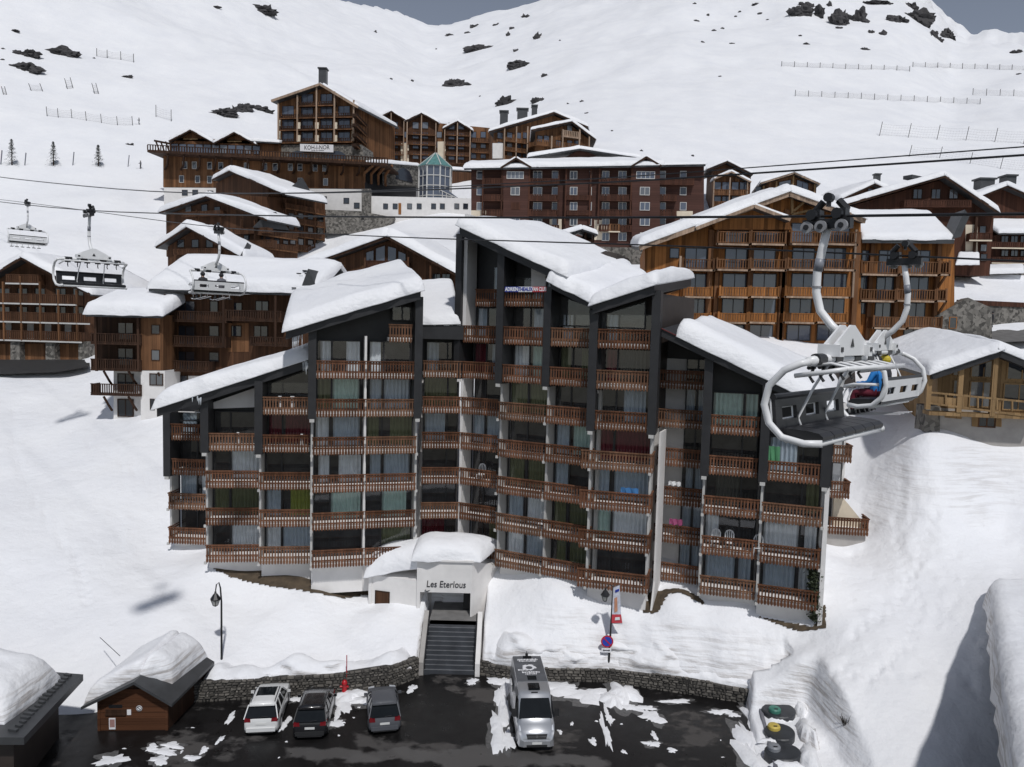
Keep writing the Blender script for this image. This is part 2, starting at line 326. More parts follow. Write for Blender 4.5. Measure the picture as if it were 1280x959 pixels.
for i in range(260):
    px = random.gauss(1125, 60); py = random.uniform(555, 860); 
    if px < 1045: continue
    p = land(px, py); DENTS.append((p.x, p.y, random.uniform(.12, .4), random.uniform(-.14, .12)))
for i in range(110): p = land(random.uniform(110, 260), random.uniform(530, 690)); DENTS.append((p.x, p.y, random.uniform(.15, .5), random.uniform(-.12, .1)))
azs = np.linspace(-.98, .98, 720)
rr = np.concatenate([np.linspace(8, 30, 14)[:-1], np.arange(30, 62, .22), np.exp(np.linspace(math.log(62), math.log(1250), 190))])
AZ, RR = np.meshgrid(azs, rr); GX = RR * np.sin(AZ); GY = RR * np.cos(AZ); GZ = terrain_z(GX.ravel(), GY.ravel()) + dented(GX.ravel(), GY.ravel())
co = np.stack([GX.ravel(), GY.ravel(), GZ], -1); na = len(azs); nr = len(rr)
me = bpy.data.meshes.new('snow_ground'); me.vertices.add(len(co)); me.vertices.foreach_set('co', co.ravel())
ii = np.arange((nr - 1) * (na - 1)); ri = ii // (na - 1); ai = ii % (na - 1); q = np.stack([ri * na + ai, ri * na + ai + 1, (ri + 1) * na + ai + 1, (ri + 1) * na + ai], -1)[:, ::-1].astype(np.int32)
me.loops.add(q.size); me.loops.foreach_set('vertex_index', q.ravel()); me.polygons.add(len(q)); me.polygons.foreach_set('loop_start', np.arange(0, q.size, 4, dtype=np.int32)); me.polygons.foreach_set('loop_total', np.full(len(q), 4, np.int32))
me.update(); me.validate(); me.polygons.foreach_set('use_smooth', np.ones(len(q), bool))
struct(link('snow_ground', me, SNOWD))
# ------------------------------------------------------------------ snow pads lying on roofs
def snow_pad(name, P00, P10, P11, P01, th, parent=None, nu=18, nv=10, ov=.25, seed=0, sag=.12, power=2.6, mat=None, edge=1.6):
    """rounded snow cover over a quad P00-P10 (front edge) P01-P11 (back edge)"""
    P = [Vector(p) for p in (P00, P10, P11, P01)]
    eu = (P[1] - P[0]); ev = (P[3] - P[0]); lu = eu.length; lv = ev.length
    a0, a1 = -ov / lu, 1 + ov / lu; b0, b1 = -ov / lv, 1 + ov * .3 / lv
    vs = []; nu2, nv2 = nu + 1, nv + 1
    def sp(t): return .5 - .5 * math.cos(math.pi * t)      # denser at the edges
    grid = []
    for j in range(nv2):
        for i in range(nu2):
            s = sp(i / nu); t = sp(j / nv); U = a0 + (a1 - a0) * s; V = b0 + (b1 - b0) * t
            p = P[0] * (1 - U) * (1 - V) + P[1] * U * (1 - V) + P[2] * U * V + P[3] * (1 - U) * V
            du = min(s, 1 - s) * lu / th * edge; dv = min(t, 1 - t) * lv / th * edge
            ed = (1 - max(0, 1 - du) ** power) ** (1 / 2) * (1 - max(0, 1 - dv) ** power) ** (1 / 2)
            n1 = float(fbm(np.array([p.x * 1.0 + seed * 37.]), np.array([p.y + p.z * .5]), 3.5, 4, seed)[0])
            out = (1 - ed) * .16 * float(fbm(np.array([p.x + seed * 11.]), np.array([p.y * .7 + p.z]), 1.1, 3, seed + 5)[0]) * 2
            h = th * ed * (1 + .38 * n1) ; p = p + Vector((0, 0, h)) + (eu.normalized() * 0 + ev.normalized() * (out if dv < 1 else 0))
            grid.append(p)
    m = MB(); m.v = [tuple(p) for p in grid]
    for j in range(nv):
        for i in range(nu): m.f.append((j * nu2 + i, j * nu2 + i + 1, (j + 1) * nu2 + i + 1, (j + 1) * nu2 + i))
    bnd = [i for i in range(nu2)] + [j * nu2 + nu for j in range(1, nv2)] + [nv * nu2 + i for i in range(nu - 1, -1, -1)] + [j * nu2 for j in range(nv - 1, 0, -1)]
    k = len(m.v); m.v += [(grid[b].x, grid[b].y, grid[b].z - .06) for b in bnd]; nb = len(bnd)
    for i in range(nb): m.f.append((bnd[i], k + i, k + (i + 1) % nb, bnd[(i + 1) % nb]))
    m.f.append(tuple(k + i for i in range(nb)))
    return obj(name, m, mat or SNOW, parent, True)
# ------------------------------------------------------------------ the apartment block
BLD = thing('apartment_building', 'large dark gabled apartment block with rows of carved brown wooden balconies above the parking lot', 'building', (0, 53, 4.2))
ZR0 = 6.6; ST = 2.65
def zr(k): return ZR0 + ST * k
def plank_prof(c, zt, half):
    pr = [(0, -1.27), (1, -1.16), (1, -1.0), (.72, -.97), (.72, -.86), (1, -.82), (1, -.70), (.58, -.66), (.58, -.14), (1, -.1), (1, -.03)]
    return [(c + h * half, zt + z) for h, z in pr] + [(c - h * half, zt + z) for h, z in reversed(pr[1:])]
WM = [WOODB]
def balustrade(p, q, z, parent, pitch=.2, jit=True):
    """carved planks + rails between world xy points p and q, rail top z"""
    wm = WM[0]; F = Frame(p, q); n = max(1, round(F.len / pitch)); pt_ = F.len / n; m = MB()
    for i in range(n):
        c = (i + .5) * pt_; pf = plank_prof(c, z, pt_ * .41); k = len(m.v); N = len(pf)
        m.v += [tuple(F.P(u, zz, .0)) for u, zz in pf] + [tuple(F.P(u, zz, -.03)) for u, zz in pf]
        m.f.append(tuple(k + a for a in range(N)))
        m.f += [(k + a, k + N + a, k + N + (a + 1) % N, k + (a + 1) % N) for a in range(N)]
    stuff(obj('carved_planks', m, wm, parent))
    r = MB(); F.box(r, -.02, F.len + .02, z - .03, z + .035, -.09, .05); F.box(r, 0, F.len, z - .22, z - .12, -.08, -.033); F.box(r, 0, F.len, z - .79, z - .70, -.08, -.033)
    obj('handrail', r, wm, parent)
def window(F, u0, u1, z0, z1, w, split=None, cur=None, parent=None, frame=DARK, glassm=None):
    m = MB(); t = .07
    F.box(m, u0, u1, z0, z0 + t, w - .06, w + .03); F.box(m, u0, u1, z1 - t, z1, w - .06, w + .03)
    xs = [u0] + [u0 + (u1 - u0) * s for s in (split or [])] + [u1]
    for i, x in enumerate(xs): 
        a = x if i == 0 else x - t if i == len(xs) - 1 else x - t * .8; F.box(m, a, a + t * (1.6 if 0 < i < len(xs) - 1 else 1), z0 + t, z1 - t, w - .06, w + .03)
    wo = obj('window', m, frame, parent, flip=False)
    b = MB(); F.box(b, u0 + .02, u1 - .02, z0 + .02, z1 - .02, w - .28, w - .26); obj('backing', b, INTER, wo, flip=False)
    for i in range(len(xs) - 1):
        a, c = xs[i] + t, xs[i + 1] - t
        g = MB(); g.add([F.P(a - .02, z0 + .05, w - .015), F.P(c + .02, z0 + .05, w - .015), F.P(c + .02, z1 - .05, w - .015), F.P(a - .02, z1 - .05, w - .015)], [(0, 1, 2, 3)])
        obj('pane', g, glassm or GLASS, wo, flip=False)
        if cur is not None and cur[i % len(cur)] is not None:
            cv = cur[i % len(cur)]; mat, f0, f1 = cv if isinstance(cv, tuple) else random.choice([(cv, 0, 1), (cv, 0, 1), (cv, 0, .85), (cv, .25, 1), (cv, .05, .95)])
            ca, cb = a + (c - a) * f0, a + (c - a) * f1; N = max(4, int((cb - ca) / .13)); k = MB()
            top = [F.P(ca + (cb - ca) * j / N, z1 - .08, w - .14 + (.06 if j % 2 else -.06)) for j in range(N + 1)]; bot = [F.P(ca + (cb - ca) * j / N, z0 + .08, w - .14 + (.06 if j % 2 else -.06)) for j in range(N + 1)]
            k.v = [tuple(p) for p in bot + top]; k.f = [(j, j + 1, N + 2 + j, N + 1 + j) for j in range(N)]; obj('curtain', k, CURT[mat], wo, flip=False)
    return wo
def balcony(F, u0, u1, k, sides='', depth=1.5, slabcol=None, zz=None):
    z = zr(k) if zz is None else zz; WM[0] = random.choice([WOODB, WOODB, WOODB2, WOODB3])
    m = MB(); F.box(m, u0 + .01, u1 - .01, z - 1.17, z - .90, -depth, -.06)
    b = obj('balcony', m, slabcol or WHITE, BLD, flip=False)
    balustrade(F.P(u0, 0)[:2], F.P(u1, 0)[:2], z, b)
    if 'L' in sides: balustrade(F.P(u0, 0, -depth)[:2], F.P(u0, 0, -.05)[:2], z, b)
    if 'R' in sides: balustrade(F.P(u1, 0, -.05)[:2], F.P(u1, 0, -depth)[:2], z, b)
    return b
ROOFPX = dict(R1=((196, 510), (385, 449)), R2=((357, 413), (526, 363)), R2b=((520, 405), (580, 405)), R3=((574.6, 282.5), (707, 344)), R3b=((688, 352), (743, 379)), R4=((741, 380.5), (818, 356)), R5=((827, 411), (1045, 515)))
def roofz(F, key, u, w=0):
    (a, b) = ROOFPX[key]; p = F.px(*a, w); q = F.px(*b, w); return p[1] + (q[1] - p[1]) * (u - p[0]) / (q[0] - p[0])
BACKR = Vector((math.sin(math.radians(23)), math.cos(math.radians(23)), 0))
MODS = []
def module(L, R, ks, kd, roof, gl, kr=None, split=.34, back=None, body=11, tilt=.14, over={}, sides={}, pil='L', gz0=3.2, side_dark=False, zc=None, depth=1.5, skipwin=(), full=False):
    F = Frame(L, R); back = back or -F.n; wd = -depth; ln = F.len
    z0, z1 = roofz(F, roof, 0) - .5, roofz(F, roof, ln) - .5
    zs = min(zr(kd) - 1.35, z0 - .1, z1 - .1)
    # white lower wall and dark upper wall, both solid to the back
    def wallbody(name, zb, zt0, zt1, mat, w0=wd - .62, tl=0.0):
        a, b = F.P(0, zb, w0), F.P(ln, zb, w0); c, d = F.P(ln, zt1, w0), F.P(0, zt0, w0); e = back * body
        m = MB(); m.hexa([a, b, b + e, a + e, d, c, c + e + Vector((0, 0, tl * body)), d + e + Vector((0, 0, tl * body))]); return obj(name, m, mat, BLD)
    wallbody('lower_wall', gz0, zs, zs, WHITE); wallbody('upper_wall', zs, z0, z1, DARKB if side_dark else DARK, wd - .62, tilt)
    b = MB(); F.box(b, 0.01, ln - .01, gz0, zr(0) - 1.2, wd - .2, -.95); obj('basement_wall', b, WHITE, BLD, flip=False)
    # party walls: dark clad above, white below
    for s in pil:
        u = 0 if s == 'L' else ln if s == 'R' else ln * float(s) if s not in 'LR' else 0
        zt = roofz(F, roof, u) - .42
        m = MB(); F.box(m, u - .27, u + .27, zs, zt, wd - .3, .10); obj('dark_pillar', m, DARK, BLD, flip=False)
        m = MB(); F.box(m, u - .075, u + .075, zr(0) - 1.25, zs, wd - .3, -.5); F.box(m, u - .16, u + .16, zs - .22, zs - .003, -.1, .14)
        for k in ks:
            if k < kd: F.box(m, u - .09, u + .09, zr(k) - 1.36, zr(k) - 1.175, -.1, .02)
        obj('white_pillar', m, POSTM, BLD, flip=False)
    for k in ks:
        a, c = over.get(k, (0.03, ln - .03)) if k < kd or k in over or full else (.27, ln - .27)
        balcony(F, a, c, k, sides.get(k, ''), depth)
    for k in ks:
        if k in skipwin: continue
        zt = min(zr(k) - .9 + 2.3, min(roofz(F, roof, .5), roofz(F, roof, ln - .5)) - .75)
        if zt < zr(k) + .3: continue
        c = gl.get(k, gl.get('d')); e = .29 if k >= kd else .13
        sp = gl.get('s', [split])
        window(F, e if 'x0' not in gl else gl['x0'] * ln, ln - e, zr(k) - .88, zt, wd - .05, sp, c, BLD)
        if 'x0' in gl:
            pass
    MODS.append((F, roof)); return F
W_, G_, B_, O_, LI_, RD_, DK_ = 0, 1, 2, 3, 4, 5, 6
LWB = Vector((-.12, .99, 0)).normalized()
fA = module((-25.9, 56.2), (-22.0, 56.0), [0, 1, 2, 3], 2, 'R1', {'d': [(B_, 0, 1), (W_, .1, 1)], 0: [None, None], 2: [None, None], 's': [.4]}, over={2: (.35, 3.6), 3: (.3, 2.7)}, sides={0: 'L', 1: 'L'}, pil='L', body=9)
fB = module((-21.3, 51.9), (-17.55, 52.35), [0, 1, 2, 3], 3, 'R1', {'d': [None, W_], 0: [None, W_], 1: [O_, O_], 2: [None, (W_, 0, 1)], 3: [None, None]}, pil='L', body=12)
fC = module((-17.5, 51.8), (-13.85, 52.25), [0, 1, 2, 3, 4], 3, 'R1', {'d': [W_, B_], 0: [W_, B_], 1: [B_, LI_], 2: [None, (B_, .9, 1)], 3: [RD_, RD_], 4: [None, None]}, pil='L', body=12)
_dm = Vector((-10.15, 52.1))
fD1 = module((-13.65, 51.2), _dm, [0, 1, 2, 3, 4, 5], 4, 'R2', {'d': [W_, B_], 0: [None, None], 1: [None, G_], 2: [W_, W_], 3: [W_, B_], 4: [(O_, 0, 1), (G_, 0, 1)], 5: [(W_, .2, 1), (W_, .5, 1)]}, pil='L', body=13, over={4: (.27, 3.6), 5: (.27, 3.6)})
fD2 = module(_dm, (-6.65, 53.0), [0, 1, 2, 3, 4, 5], 4, 'R2', {'d': [W_, B_], 0: [None, O_], 1: [None, G_], 2: [B_, B_], 3: [O_, O_], 4: [B_, B_], 5: [W_, None]}, pil='R', body=13, over={4: (.02, 3.35), 5: (.02, 3.35)})
m = MB(); fD2.box(m, -.08, .08, zr(0) - 1.25, zr(6) - .9, -1.7, -.5); obj('white_pillar', m, WHITE, BLD, flip=False)
fE1 = module((-6.6, 55.2), (-3.75, 55.6), [0, 1, 2, 3, 4, 5], 5, 'R2b', {'d': [None, B_], 0: [RD_, None], 1: [None, None], 2: [None, None], 3: [B_, None], 4: [O_, O_], 5: [(B_, 0, .6), None]}, pil='', body=12, tilt=.2, split=.7, full=True)
fE2 = module((-3.75, 55.6), (-.95, 54.3), [0, 1, 2, 3, 4, 5, 6, 7], 6, 'R3', {'d': [None, None], 0: [None, O_], 3: [B_, B_], 5: [RD_, (B_, .2, 1)], 6: [B_, None], 's': [.4]}, pil='', body=13, over={7: (1.0, 2.75)}, skipwin=(7,), full=True)
fF = module((-.95, 52.8), (2.3, 51.2), [0, 1, 2, 3, 4, 5, 6, 7], 5, 'R3', {'d': [B_, G_], 0: [W_, B_], 1: [B_, W_], 2: [O_, O_], 3: [None, None], 4: [O_, O_], 5: [W_, G_], 6: [None, B_], 7: [None, B_], 's': [.45]}, pil='L', body=14)
fG = module((2.3, 51.2), (5.6, 49.55), [0, 1, 2, 3, 4, 5, 6], 5, 'R3b', {'d': [O_, O_], 0: [O_, O_], 2: [B_, None], 3: [B_, G_], 4: [None, None], 5: [O_, O_], 6: [W_, None]}, pil='LR', body=13)
fH = module((5.2, 48.85), (9.0, 47.8), [0, 1, 2, 3, 4, 5, 6], 4, 'R4', {'d': [W_, G_], 0: [None, None], 1: [G_, (W_, 0, 1)], 2: [B_, B_], 3: [(RD_, 0, 1), (RD_, 0, 1)], 4: [None, (B_, .2, .9)], 5: [RD_, DK_], 6: [B_, None]}, back=BACKR, pil='LR', body=13.5, tilt=.02, side_dark=True, over={k: (-.55, 4.1) for k in (0, 1, 2, 3)}, sides={0: 'R', 1: 'R', 2: 'R', 3: 'R'})
fI = module((9.75, 51.1), (13.1, 49.85), [0, 1, 2, 3, 4, 5], 9, 'R5', {'d': [B_, B_], 5: [None, None], 's': [.5], 'x0': .52, 3: [None, None]}, back=BACKR, pil='', body=9)
fJ = module((12.6, 48.2), (16.0, 47.2), [0, 1, 2, 3, 4], 3, 'R5', {'d': [B_, B_], 0: [B_, B_], 1: [(W_, 0, .4), None], 2: [DK_, None], 3: [None, None], 4: [G_, G_], 's': [.68]}, back=BACKR, pil='L', body=11)
fK = module((15.9, 46.7), (19.3, 45.5), [0, 1, 2, 3], 3, 'R5', {'d': [W_, B_], 0: [B_, W_], 1: [W_, W_], 2: [None, (O_, .2, 1)], 3: [B_, None], 's': [.68]}, back=BACKR, pil='LR', body=11, sides={0: 'R', 1: 'R'})
# extra small balcony and window high in the D gable, extra tower window, gable infills
u0, u1, z0, z1 = fD2.rect(486, 403, 520, 423); balcony(fD2, u0, u1 - .25, 6, zz=zr(6) - .05)
u0, u1, z0, z1 = fD2.rect(490, 383, 516, 401, -1.5); window(fD2, u0, u1, z0, z1, -1.58, [.5], None, BLD)
u0, u1, z0, z1 = fE2.rect(617, 333, 625, 362, -1.5); window(fE2, u0 - .1, u1 + .1, z0 - .9, z1, -1.6, [], [B_], BLD)
m = MB(); fE2.box(m, -.12, .16, zr(6) - .9, zr(9) + .2, -1.75, -.2); obj('white_pillar', m, WHITE, BLD, flip=False)
m = MB(); fE2.box(m, -.62, -.14, zr(5) - 1.3, roofz(fE2, 'R3', 0) - .4, -3.5, .14); obj('dark_pillar', m, DARK, BLD, flip=False)
m = MB(); fE2.box(m, -.10, .12, zr(0) - 1.25, zr(5) - 1.3, -1.75, -.1); fE2.box(m, -.3, -.08, zr(5) - 1.5, zr(5) - 1.3, -.1, .14); obj('white_pillar', m, WHITE, BLD, flip=False)
m = MB(); fE1.box(m, -.2, 2.95, fE1.px(550, 424)[1], fE1.px(550, 406)[1] - .02, -.6, .12); obj('dark_band', m, DARK, BLD, flip=False)
q = [fB.px(x, y, -1.3) for x, y in ((264, 511), (321, 509), (321, 484), (264, 504))]; m = MB(); fB.poly(m, q, -1.45, -1.25); obj('gable_infill', m, WHITE, BLD)
q = [fF.px(x, y, -1.3) for x, y in ((633, 366), (640, 366), (640, 325), (633, 322))]; m = MB(); fF.poly(m, q, -1.6, -1.3); q = [fF.px(x, y, -1.3) for x, y in ((664, 362), (682, 362), (682, 340), (664, 331))]; fF.poly(m, q, -1.6, -1.3); obj('gable_infill', m, WHITE, BLD)
def raked_window(F, pts, w, split_u=(), cur=None):      # window with a sloping head under the gable
    q = [F.px(x, y, w) for x, y in pts]; m = MB(); n = len(q)
    for i in range(n): m.bar(F.P(q[i][0], q[i][1], w), F.P(q[(i + 1) % n][0], q[(i + 1) % n][1], w), .09, .09)
    wo = obj('window', m, DARK, BLD)
    g = MB(); g.add([F.P(u, z, w - .01) for u, z in q], [tuple(range(n))]); obj('pane', g, GLASS, wo, flip=False)
    b = MB(); b.add([F.P(u, z, w - .3) for u, z in q], [tuple(range(n))]); obj('backing', b, INTER, wo, flip=False)
    return wo
raked_window(fH, ((753, 409), (806, 411), (807, 377), (753, 393)), -1.45)
raked_window(fC, ((331, 494), (386, 494), (386, 462), (331, 482)), -1.45)
raked_window(fA, ((213, 526), (250, 526), (250, 511), (213, 519)), -1.45)
raked_window(fG, ((694, 407), (738, 408), (738, 383), (694, 368)), -1.4)
m = MB(); fA.box(m, .25, 2.9, fA.px(230, 517)[1] - .06, fA.px(230, 517)[1], -1.3, -1.2); obj('curtain_rail', m, WHITE, BLD)
# I bay: dark party wall above is the flank of H; white flank fin with flared foot
d = BACKR; p0 = fH.P(fH.len + .20, 0, .0)
def flank(zb, zt, fw0, fw1, mat, name, th=.3):
    a = Vector((p0.x, p0.y, 0)) - d * fw0; b = Vector((p0.x, p0.y, 0)) - d * fw1; t = Vector((d.y, -d.x, 0)) * th; e = Vector((p0.x, p0.y, 0)) + d * 3.2
    m = MB(); m.hexa([Vector((a.x, a.y, zb)), Vector((a.x, a.y, zb)) + t, Vector((e.x, e.y, zb)) + t, Vector((e.x, e.y, zb)), Vector((b.x, b.y, zt)), Vector((b.x, b.y, zt)) + t, Vector((e.x, e.y, zt)) + t, Vector((e.x, e.y, zt))]); obj(name, m, mat, BLD)
flank(5.8, zr(4) - 1.35, -1.5, -1.5, WHITE, 'flank_wall', .12); flank(4.0, 5.8, -.9, -1.5, WHITE, 'flank_foot', .12)
# right end: flank of K and the set back end bays with terrace
p0 = fK.P(fK.len + .05, 0, .0); flank(3.0, zr(3) - 1.3, -.15, -.15, WHITE, 'flank_wall', .26); flank(zr(3) - 1.3, zr(4) - .6, -.1, -.1, DARK, 'dark_flank', .3)
fL = Frame((22.6, 54.2), (26.6, 53.6))
m = MB(); fL.box(m, -1.2, 2.1, 8, zr(4) + .3, -5, -1.4); obj('end_wall', m, WHITE, BLD, flip=False)
for k in (2, 3): balcony(fL, .05, 2.15, k, 'R'); window(fL, .1, 1.9, zr(k) - .9, zr(k) + 1.2, -1.38, [.6], [W_, B_], BLD)
balcony(fL, -.2, 3.6, 1, 'R', 1.6); m = MB(); fL.box(m, -.5, 3.5, 6.3, zr(1) - 1.18, -3, -.3); obj('terrace_wall', m, GREYR, BLD, flip=False)
m = MB(); fL.box(m, -.2, 1.3, zr(1) - .9, zr(1) + 1.25, -1.42, -1.3); obj('door', m, BLACK, BLD, flip=False)
m = MB(); m.hexa([fL.P(1.4, 8, -1.2), fL.P(4.2, 8, -1.2), fL.P(4.2, 8, -1.6), fL.P(1.4, 8, -1.6), fL.P(1.4, zr(2) - 1.0, -1.2), fL.P(1.7, zr(2) - 1.0, -1.2), fL.P(1.7, zr(2) - 1.0, -1.6), fL.P(1.4, zr(2) - 1.0, -1.6)]); obj('wing_wall', m, CREAM, BLD)
# roofs: fascia slab running back and up, snow on top
def roof(key, F, wf, back, L, tilt, th=1.0, thick=.62, a=None, b=None, seed=0, redge=None, sn=True, ov=.25, inset=0.0):
    (pa, pb) = ROOFPX[key] if a is None else (a, b)
    ua, za = F.px(*pa, wf); ub, zb = F.px(*pb, wf); A = F.P(ua, za, wf); B = F.P(ub, zb, wf); e = back * L + Vector((0, 0, tilt * L)); dn = Vector((0, 0, -thick))
    m = MB(); m.hexa([A + dn, B + dn, B + dn + e, A + dn + e, A, B, B + e, A + e]); ro = obj('roof', m, DARK, BLD)
    m = MB(); m.bar(A + F.n * .04 + Vector((0, 0, .02)), B + F.n * .04 + Vector((0, 0, .02)), .12, .05); obj('roof_edge', m, redge or ROOFM, ro)
    if sn:
        z = Vector((0, 0, .01)); A_ = A.lerp(B, inset); snow_pad('roof_snow', A_ + z, B + z, B + z + e, A_ + z + e, th, ro, seed=seed, ov=ov, nu=26, nv=12)
    return ro
roof('R1', fB, .45, Vector((0.1, 1, 0)).normalized(), 12, .10, 1.05, seed=1)
roof('R2', fD1, .5, -fD1.n, 14, .17, 1.0, seed=2)
roof('R2b', fE1, .1, -fE1.n, 10, .32, .8, .3, a=(522, 407), b=(576, 406), seed=3, ov=0)
roof('R3', fF, .4, -fF.n, 14, .11, .8, seed=4)
roof('R3b', fG, .5, -fG.n, 12, .16, 1.0, .45, redge=REDM, seed=5)
roof('R4', fH, .45, BACKR, 13, .10, .95, seed=6)
roof('R5', fJ, .5, BACKR, 12, .07, 1.1, .5, redge=REDM, seed=7, inset=.11)
# brown stair tower heads rising through the rear roof
def tower_head(px, Y, D):
    m = MB(); m.prism([Wy(x, y, Y) for x, y in px], (D * .4, D, 0)); obj('stair_head', m, DARKB, BLD)
tower_head([(724, 327), (757, 313.5), (771, 317), (771, 352), (748, 352)], 60, 4)
tower_head([(1005, 466), (1060, 447), (1068, 452), (1070, 485), (1020, 485)], 55, 4)

# icicles under the left gable eaves
def icicles(F, px, py, n, spread, ln, wf):
    m = MB(); r = random.Random(px)
    for i in range(n): u, z = F.px(px + r.uniform(-spread, spread), py + r.uniform(-2, 2), wf); L = ln * r.uniform(.4, 1.2); m.tube([F.P(u, z, wf), F.P(u, z - L, wf)], [.05, .006], 5)
    stuff(obj('icicles', m, PLI, BLD))
PLI = flat('ice', (.7, .74, .78), .1)
icicles(fD1, 371, 412, 14, 7, 1.3, .3); icicles(fB, 383, 452, 8, 4, .7, .5); icicles(fB, 245, 496, 5, 6, .5, .55)
# ------------------------------------------------------------------ lettering helper
def text_mesh(name, body, size, origin, u, n, mat, parent, sx=1.0, shear=0, bold=0.0, depth=.012, align='CENTER'):
    cu = bpy.data.curves.new('lettering', 'FONT'); cu.body = body; cu.size = size; cu.align_x = align; cu.align_y = 'CENTER'; cu.shear = shear; cu.offset = bold; cu.extrude = depth; cu.resolution_u = 3
    to = bpy.data.objects.new('lettering_tmp', cu); COL.objects.link(to); bpy.context.view_layer.update()
    dg = bpy.context.evaluated_depsgraph_get(); me = bpy.data.meshes.new_from_object(to.evaluated_get(dg)); bpy.data.objects.remove(to); bpy.data.curves.remove(cu)
    u = Vector(u).normalized(); n = Vector(n).normalized(); up = n.cross(u); b = base_of(parent); o = Vector(origin)
    for v in me.vertices: v.co = o + u * (v.co.x * sx) + up * v.co.y + n * v.co.z - b
    return link(name, me, mat, parent)
PAPER = flat('white_panel', (.80, .80, .82), .6, var=.04); INK = flat('black_ink', (.015, .015, .02), .6); BLUEP = flat('blue_panel', (.02, .04, .30), .5, var=.08); REDP = flat('red_panel', (.48, .012, .025), .5, var=.08)
# banner over the top balcony: three fields, hung as its own cloth
g7 = fF.px(655, 362); u0, z0 = fF.px(631, 365, .12); u1, z1 = fF.px(683, 358.5, .12)
bn = thing('banner', 'blue white and red banner with lettering tied along a top balcony rail', 'banner', fF.P(u0, z0, .12))
wd_ = (u1 - u0) / 3
for i, (mt, tx, ink) in enumerate(((BLUEP, 'ADRIEN', PAPER), (PAPER, 'THEAUX', BLUEP), (REDP, 'FAN CLUB', PAPER))):
    m = MB(); fF.box(m, u0 + wd_ * i, u0 + wd_ * (i + 1), z0, z1, .10, .12); f = obj('banner_field', m, mt, bn, flip=False)
    text_mesh('banner_lettering', tx, .36, fF.P(u0 + wd_ * (i + .5), (z0 + z1) / 2, .125), fF.u, fF.n, ink, f, .78 if i < 2 else .62, bold=.012)
# ------------------------------------------------------------------ entrance building with stairs
EN = thing('entrance_building', 'white snow-topped entrance block with black lettering above its doorway at the stairs', 'building', (-3.6, 52, 2.2))
fe = Frame((-6.4, 51.25), (0, 51.25))
def eu(x, y, w=0): return fe.px(x, y, w)
uL = eu(521, 730)[0]; uR = eu(590, 730)[0]; dL = eu(525, 745)[0]; dR = eu(588, 745)[0]; zt = eu(558, 700)[1]; zd = eu(558, 741)[1]; ZL = 2.2
m = MB(); fe.box(m, uL, dL, 1.2, zt, -3, 0); fe.box(m, dR, uR, 1.2, zt, -3, 0); fe.box(m, dL, dR, zd, zt, -3, 0); fe.box(m, uL + .01, uR - .01, 1.2, zt - .2, -4.5, -3.01)
obj('portal_wall', m, WHITE, EN, flip=False)
m = MB(); fe.box(m, dL + .02, dR - .02, ZL, zd + .3, -2.99, -2.9); obj('portal_back', m, INTER, EN, flip=False)
m = MB(); fe.box(m, dR - .55, dR - .1, ZL + .05, ZL + 1.3, -2.4, -1.2); obj('mail_cabinet', m, BLACK, EN, flip=False)
a = fe.P(uR, 0); b_ = Wy(627, 745, 54.6); zr_ = zt - .05
m = MB(); m.hexa([Vector((a.x, a.y, 1)), Vector((b_.x, b_.y, 1)), Vector((b_.x - .3, b_.y + 1, 1)), Vector((a.x + .03, a.y + 1.2, 1)), Vector((a.x, a.y, zr_)), Vector((b_.x, b_.y, 4.75)), Vector((b_.x - .3, b_.y + 1, 4.75)), Vector((a.x + .03, a.y + 1.2, zr_))]); obj('splayed_wall', m, WHITE, EN)
fw_ = Frame(Wy(463, 745, 52.4)[:2], (fe.P(uL, 0).x + .06, 51.45))
m = MB(); zt2 = fw_.px(490, 722)[1]; fw_.box(m, 0, fw_.len, 1.8, zt2, -3, 0); fw_.box(m, -.12, .12, 1.8, zt2 - .12, -1, .08); obj('side_wall', m, WHITE, EN, flip=False)
q = fw_.rect(470, 740, 486, 762); m = MB(); fw_.box(m, q[0], q[1], q[2], q[3], -.1, .03); dd = obj('door', m, WOODM, EN, flip=False)
m = MB(); fw_.box(m, q[0] - .07, q[0], q[2], q[3] + .07, -.1, .05); fw_.box(m, q[1], q[1] + .07, q[2], q[3] + .07, -.1, .05); fw_.box(m, q[0], q[1], q[3], q[3] + .07, -.1, .05); obj('door_frame', m, WOODD, dd, flip=False)
# black lettering, drawn letter by letter in a gothic hand: heavy slanted body with hair-line flourishes
tc = eu(557.5, 731, .02); tw = eu(585, 731)[0] - eu(530, 731)[0]
lt = text_mesh('sign_lettering', 'Les Eterlous', .66, fe.P(tc[0], tc[1], .02), fe.u, fe.n, INK, EN, .84, .10, .004, .012)
def stroke(pts, r=.022, flat_=True):
    return [fe.P(eu(x, y)[0], eu(x, y)[1], .03) for x, y in pts], r
m = MB()
for p in (((532.5, 736.5), (531, 738.3), (534, 739.2), (537.5, 737.6)),):
    pp, r = stroke(p); m.tube(pp, [r * .5] + [r * 1.6] * (len(pp) - 2) + [r * .5], 6)
obj('sign_flourish', m, INK, EN)
e = Vector((0, 3.2, .35)); A = fe.P(uL - .15, zt + .01, .15); B = fe.P(uR + .1, zt + .01, .15)
m = MB(); m.hexa([A - Vector((0, 0, .12)), B - Vector((0, 0, .12)), B + e - Vector((0, 0, .12)), A + e - Vector((0, 0, .12)), A, B, B + e, A + e]); er = obj('roof', m, WHITE, EN)
snow_pad('roof_snow', A, B + Vector((.3, .4, -.05)), B + Vector((1.6, 3.6, .2)), A + e, 1.0, er, seed=11, edge=.75)
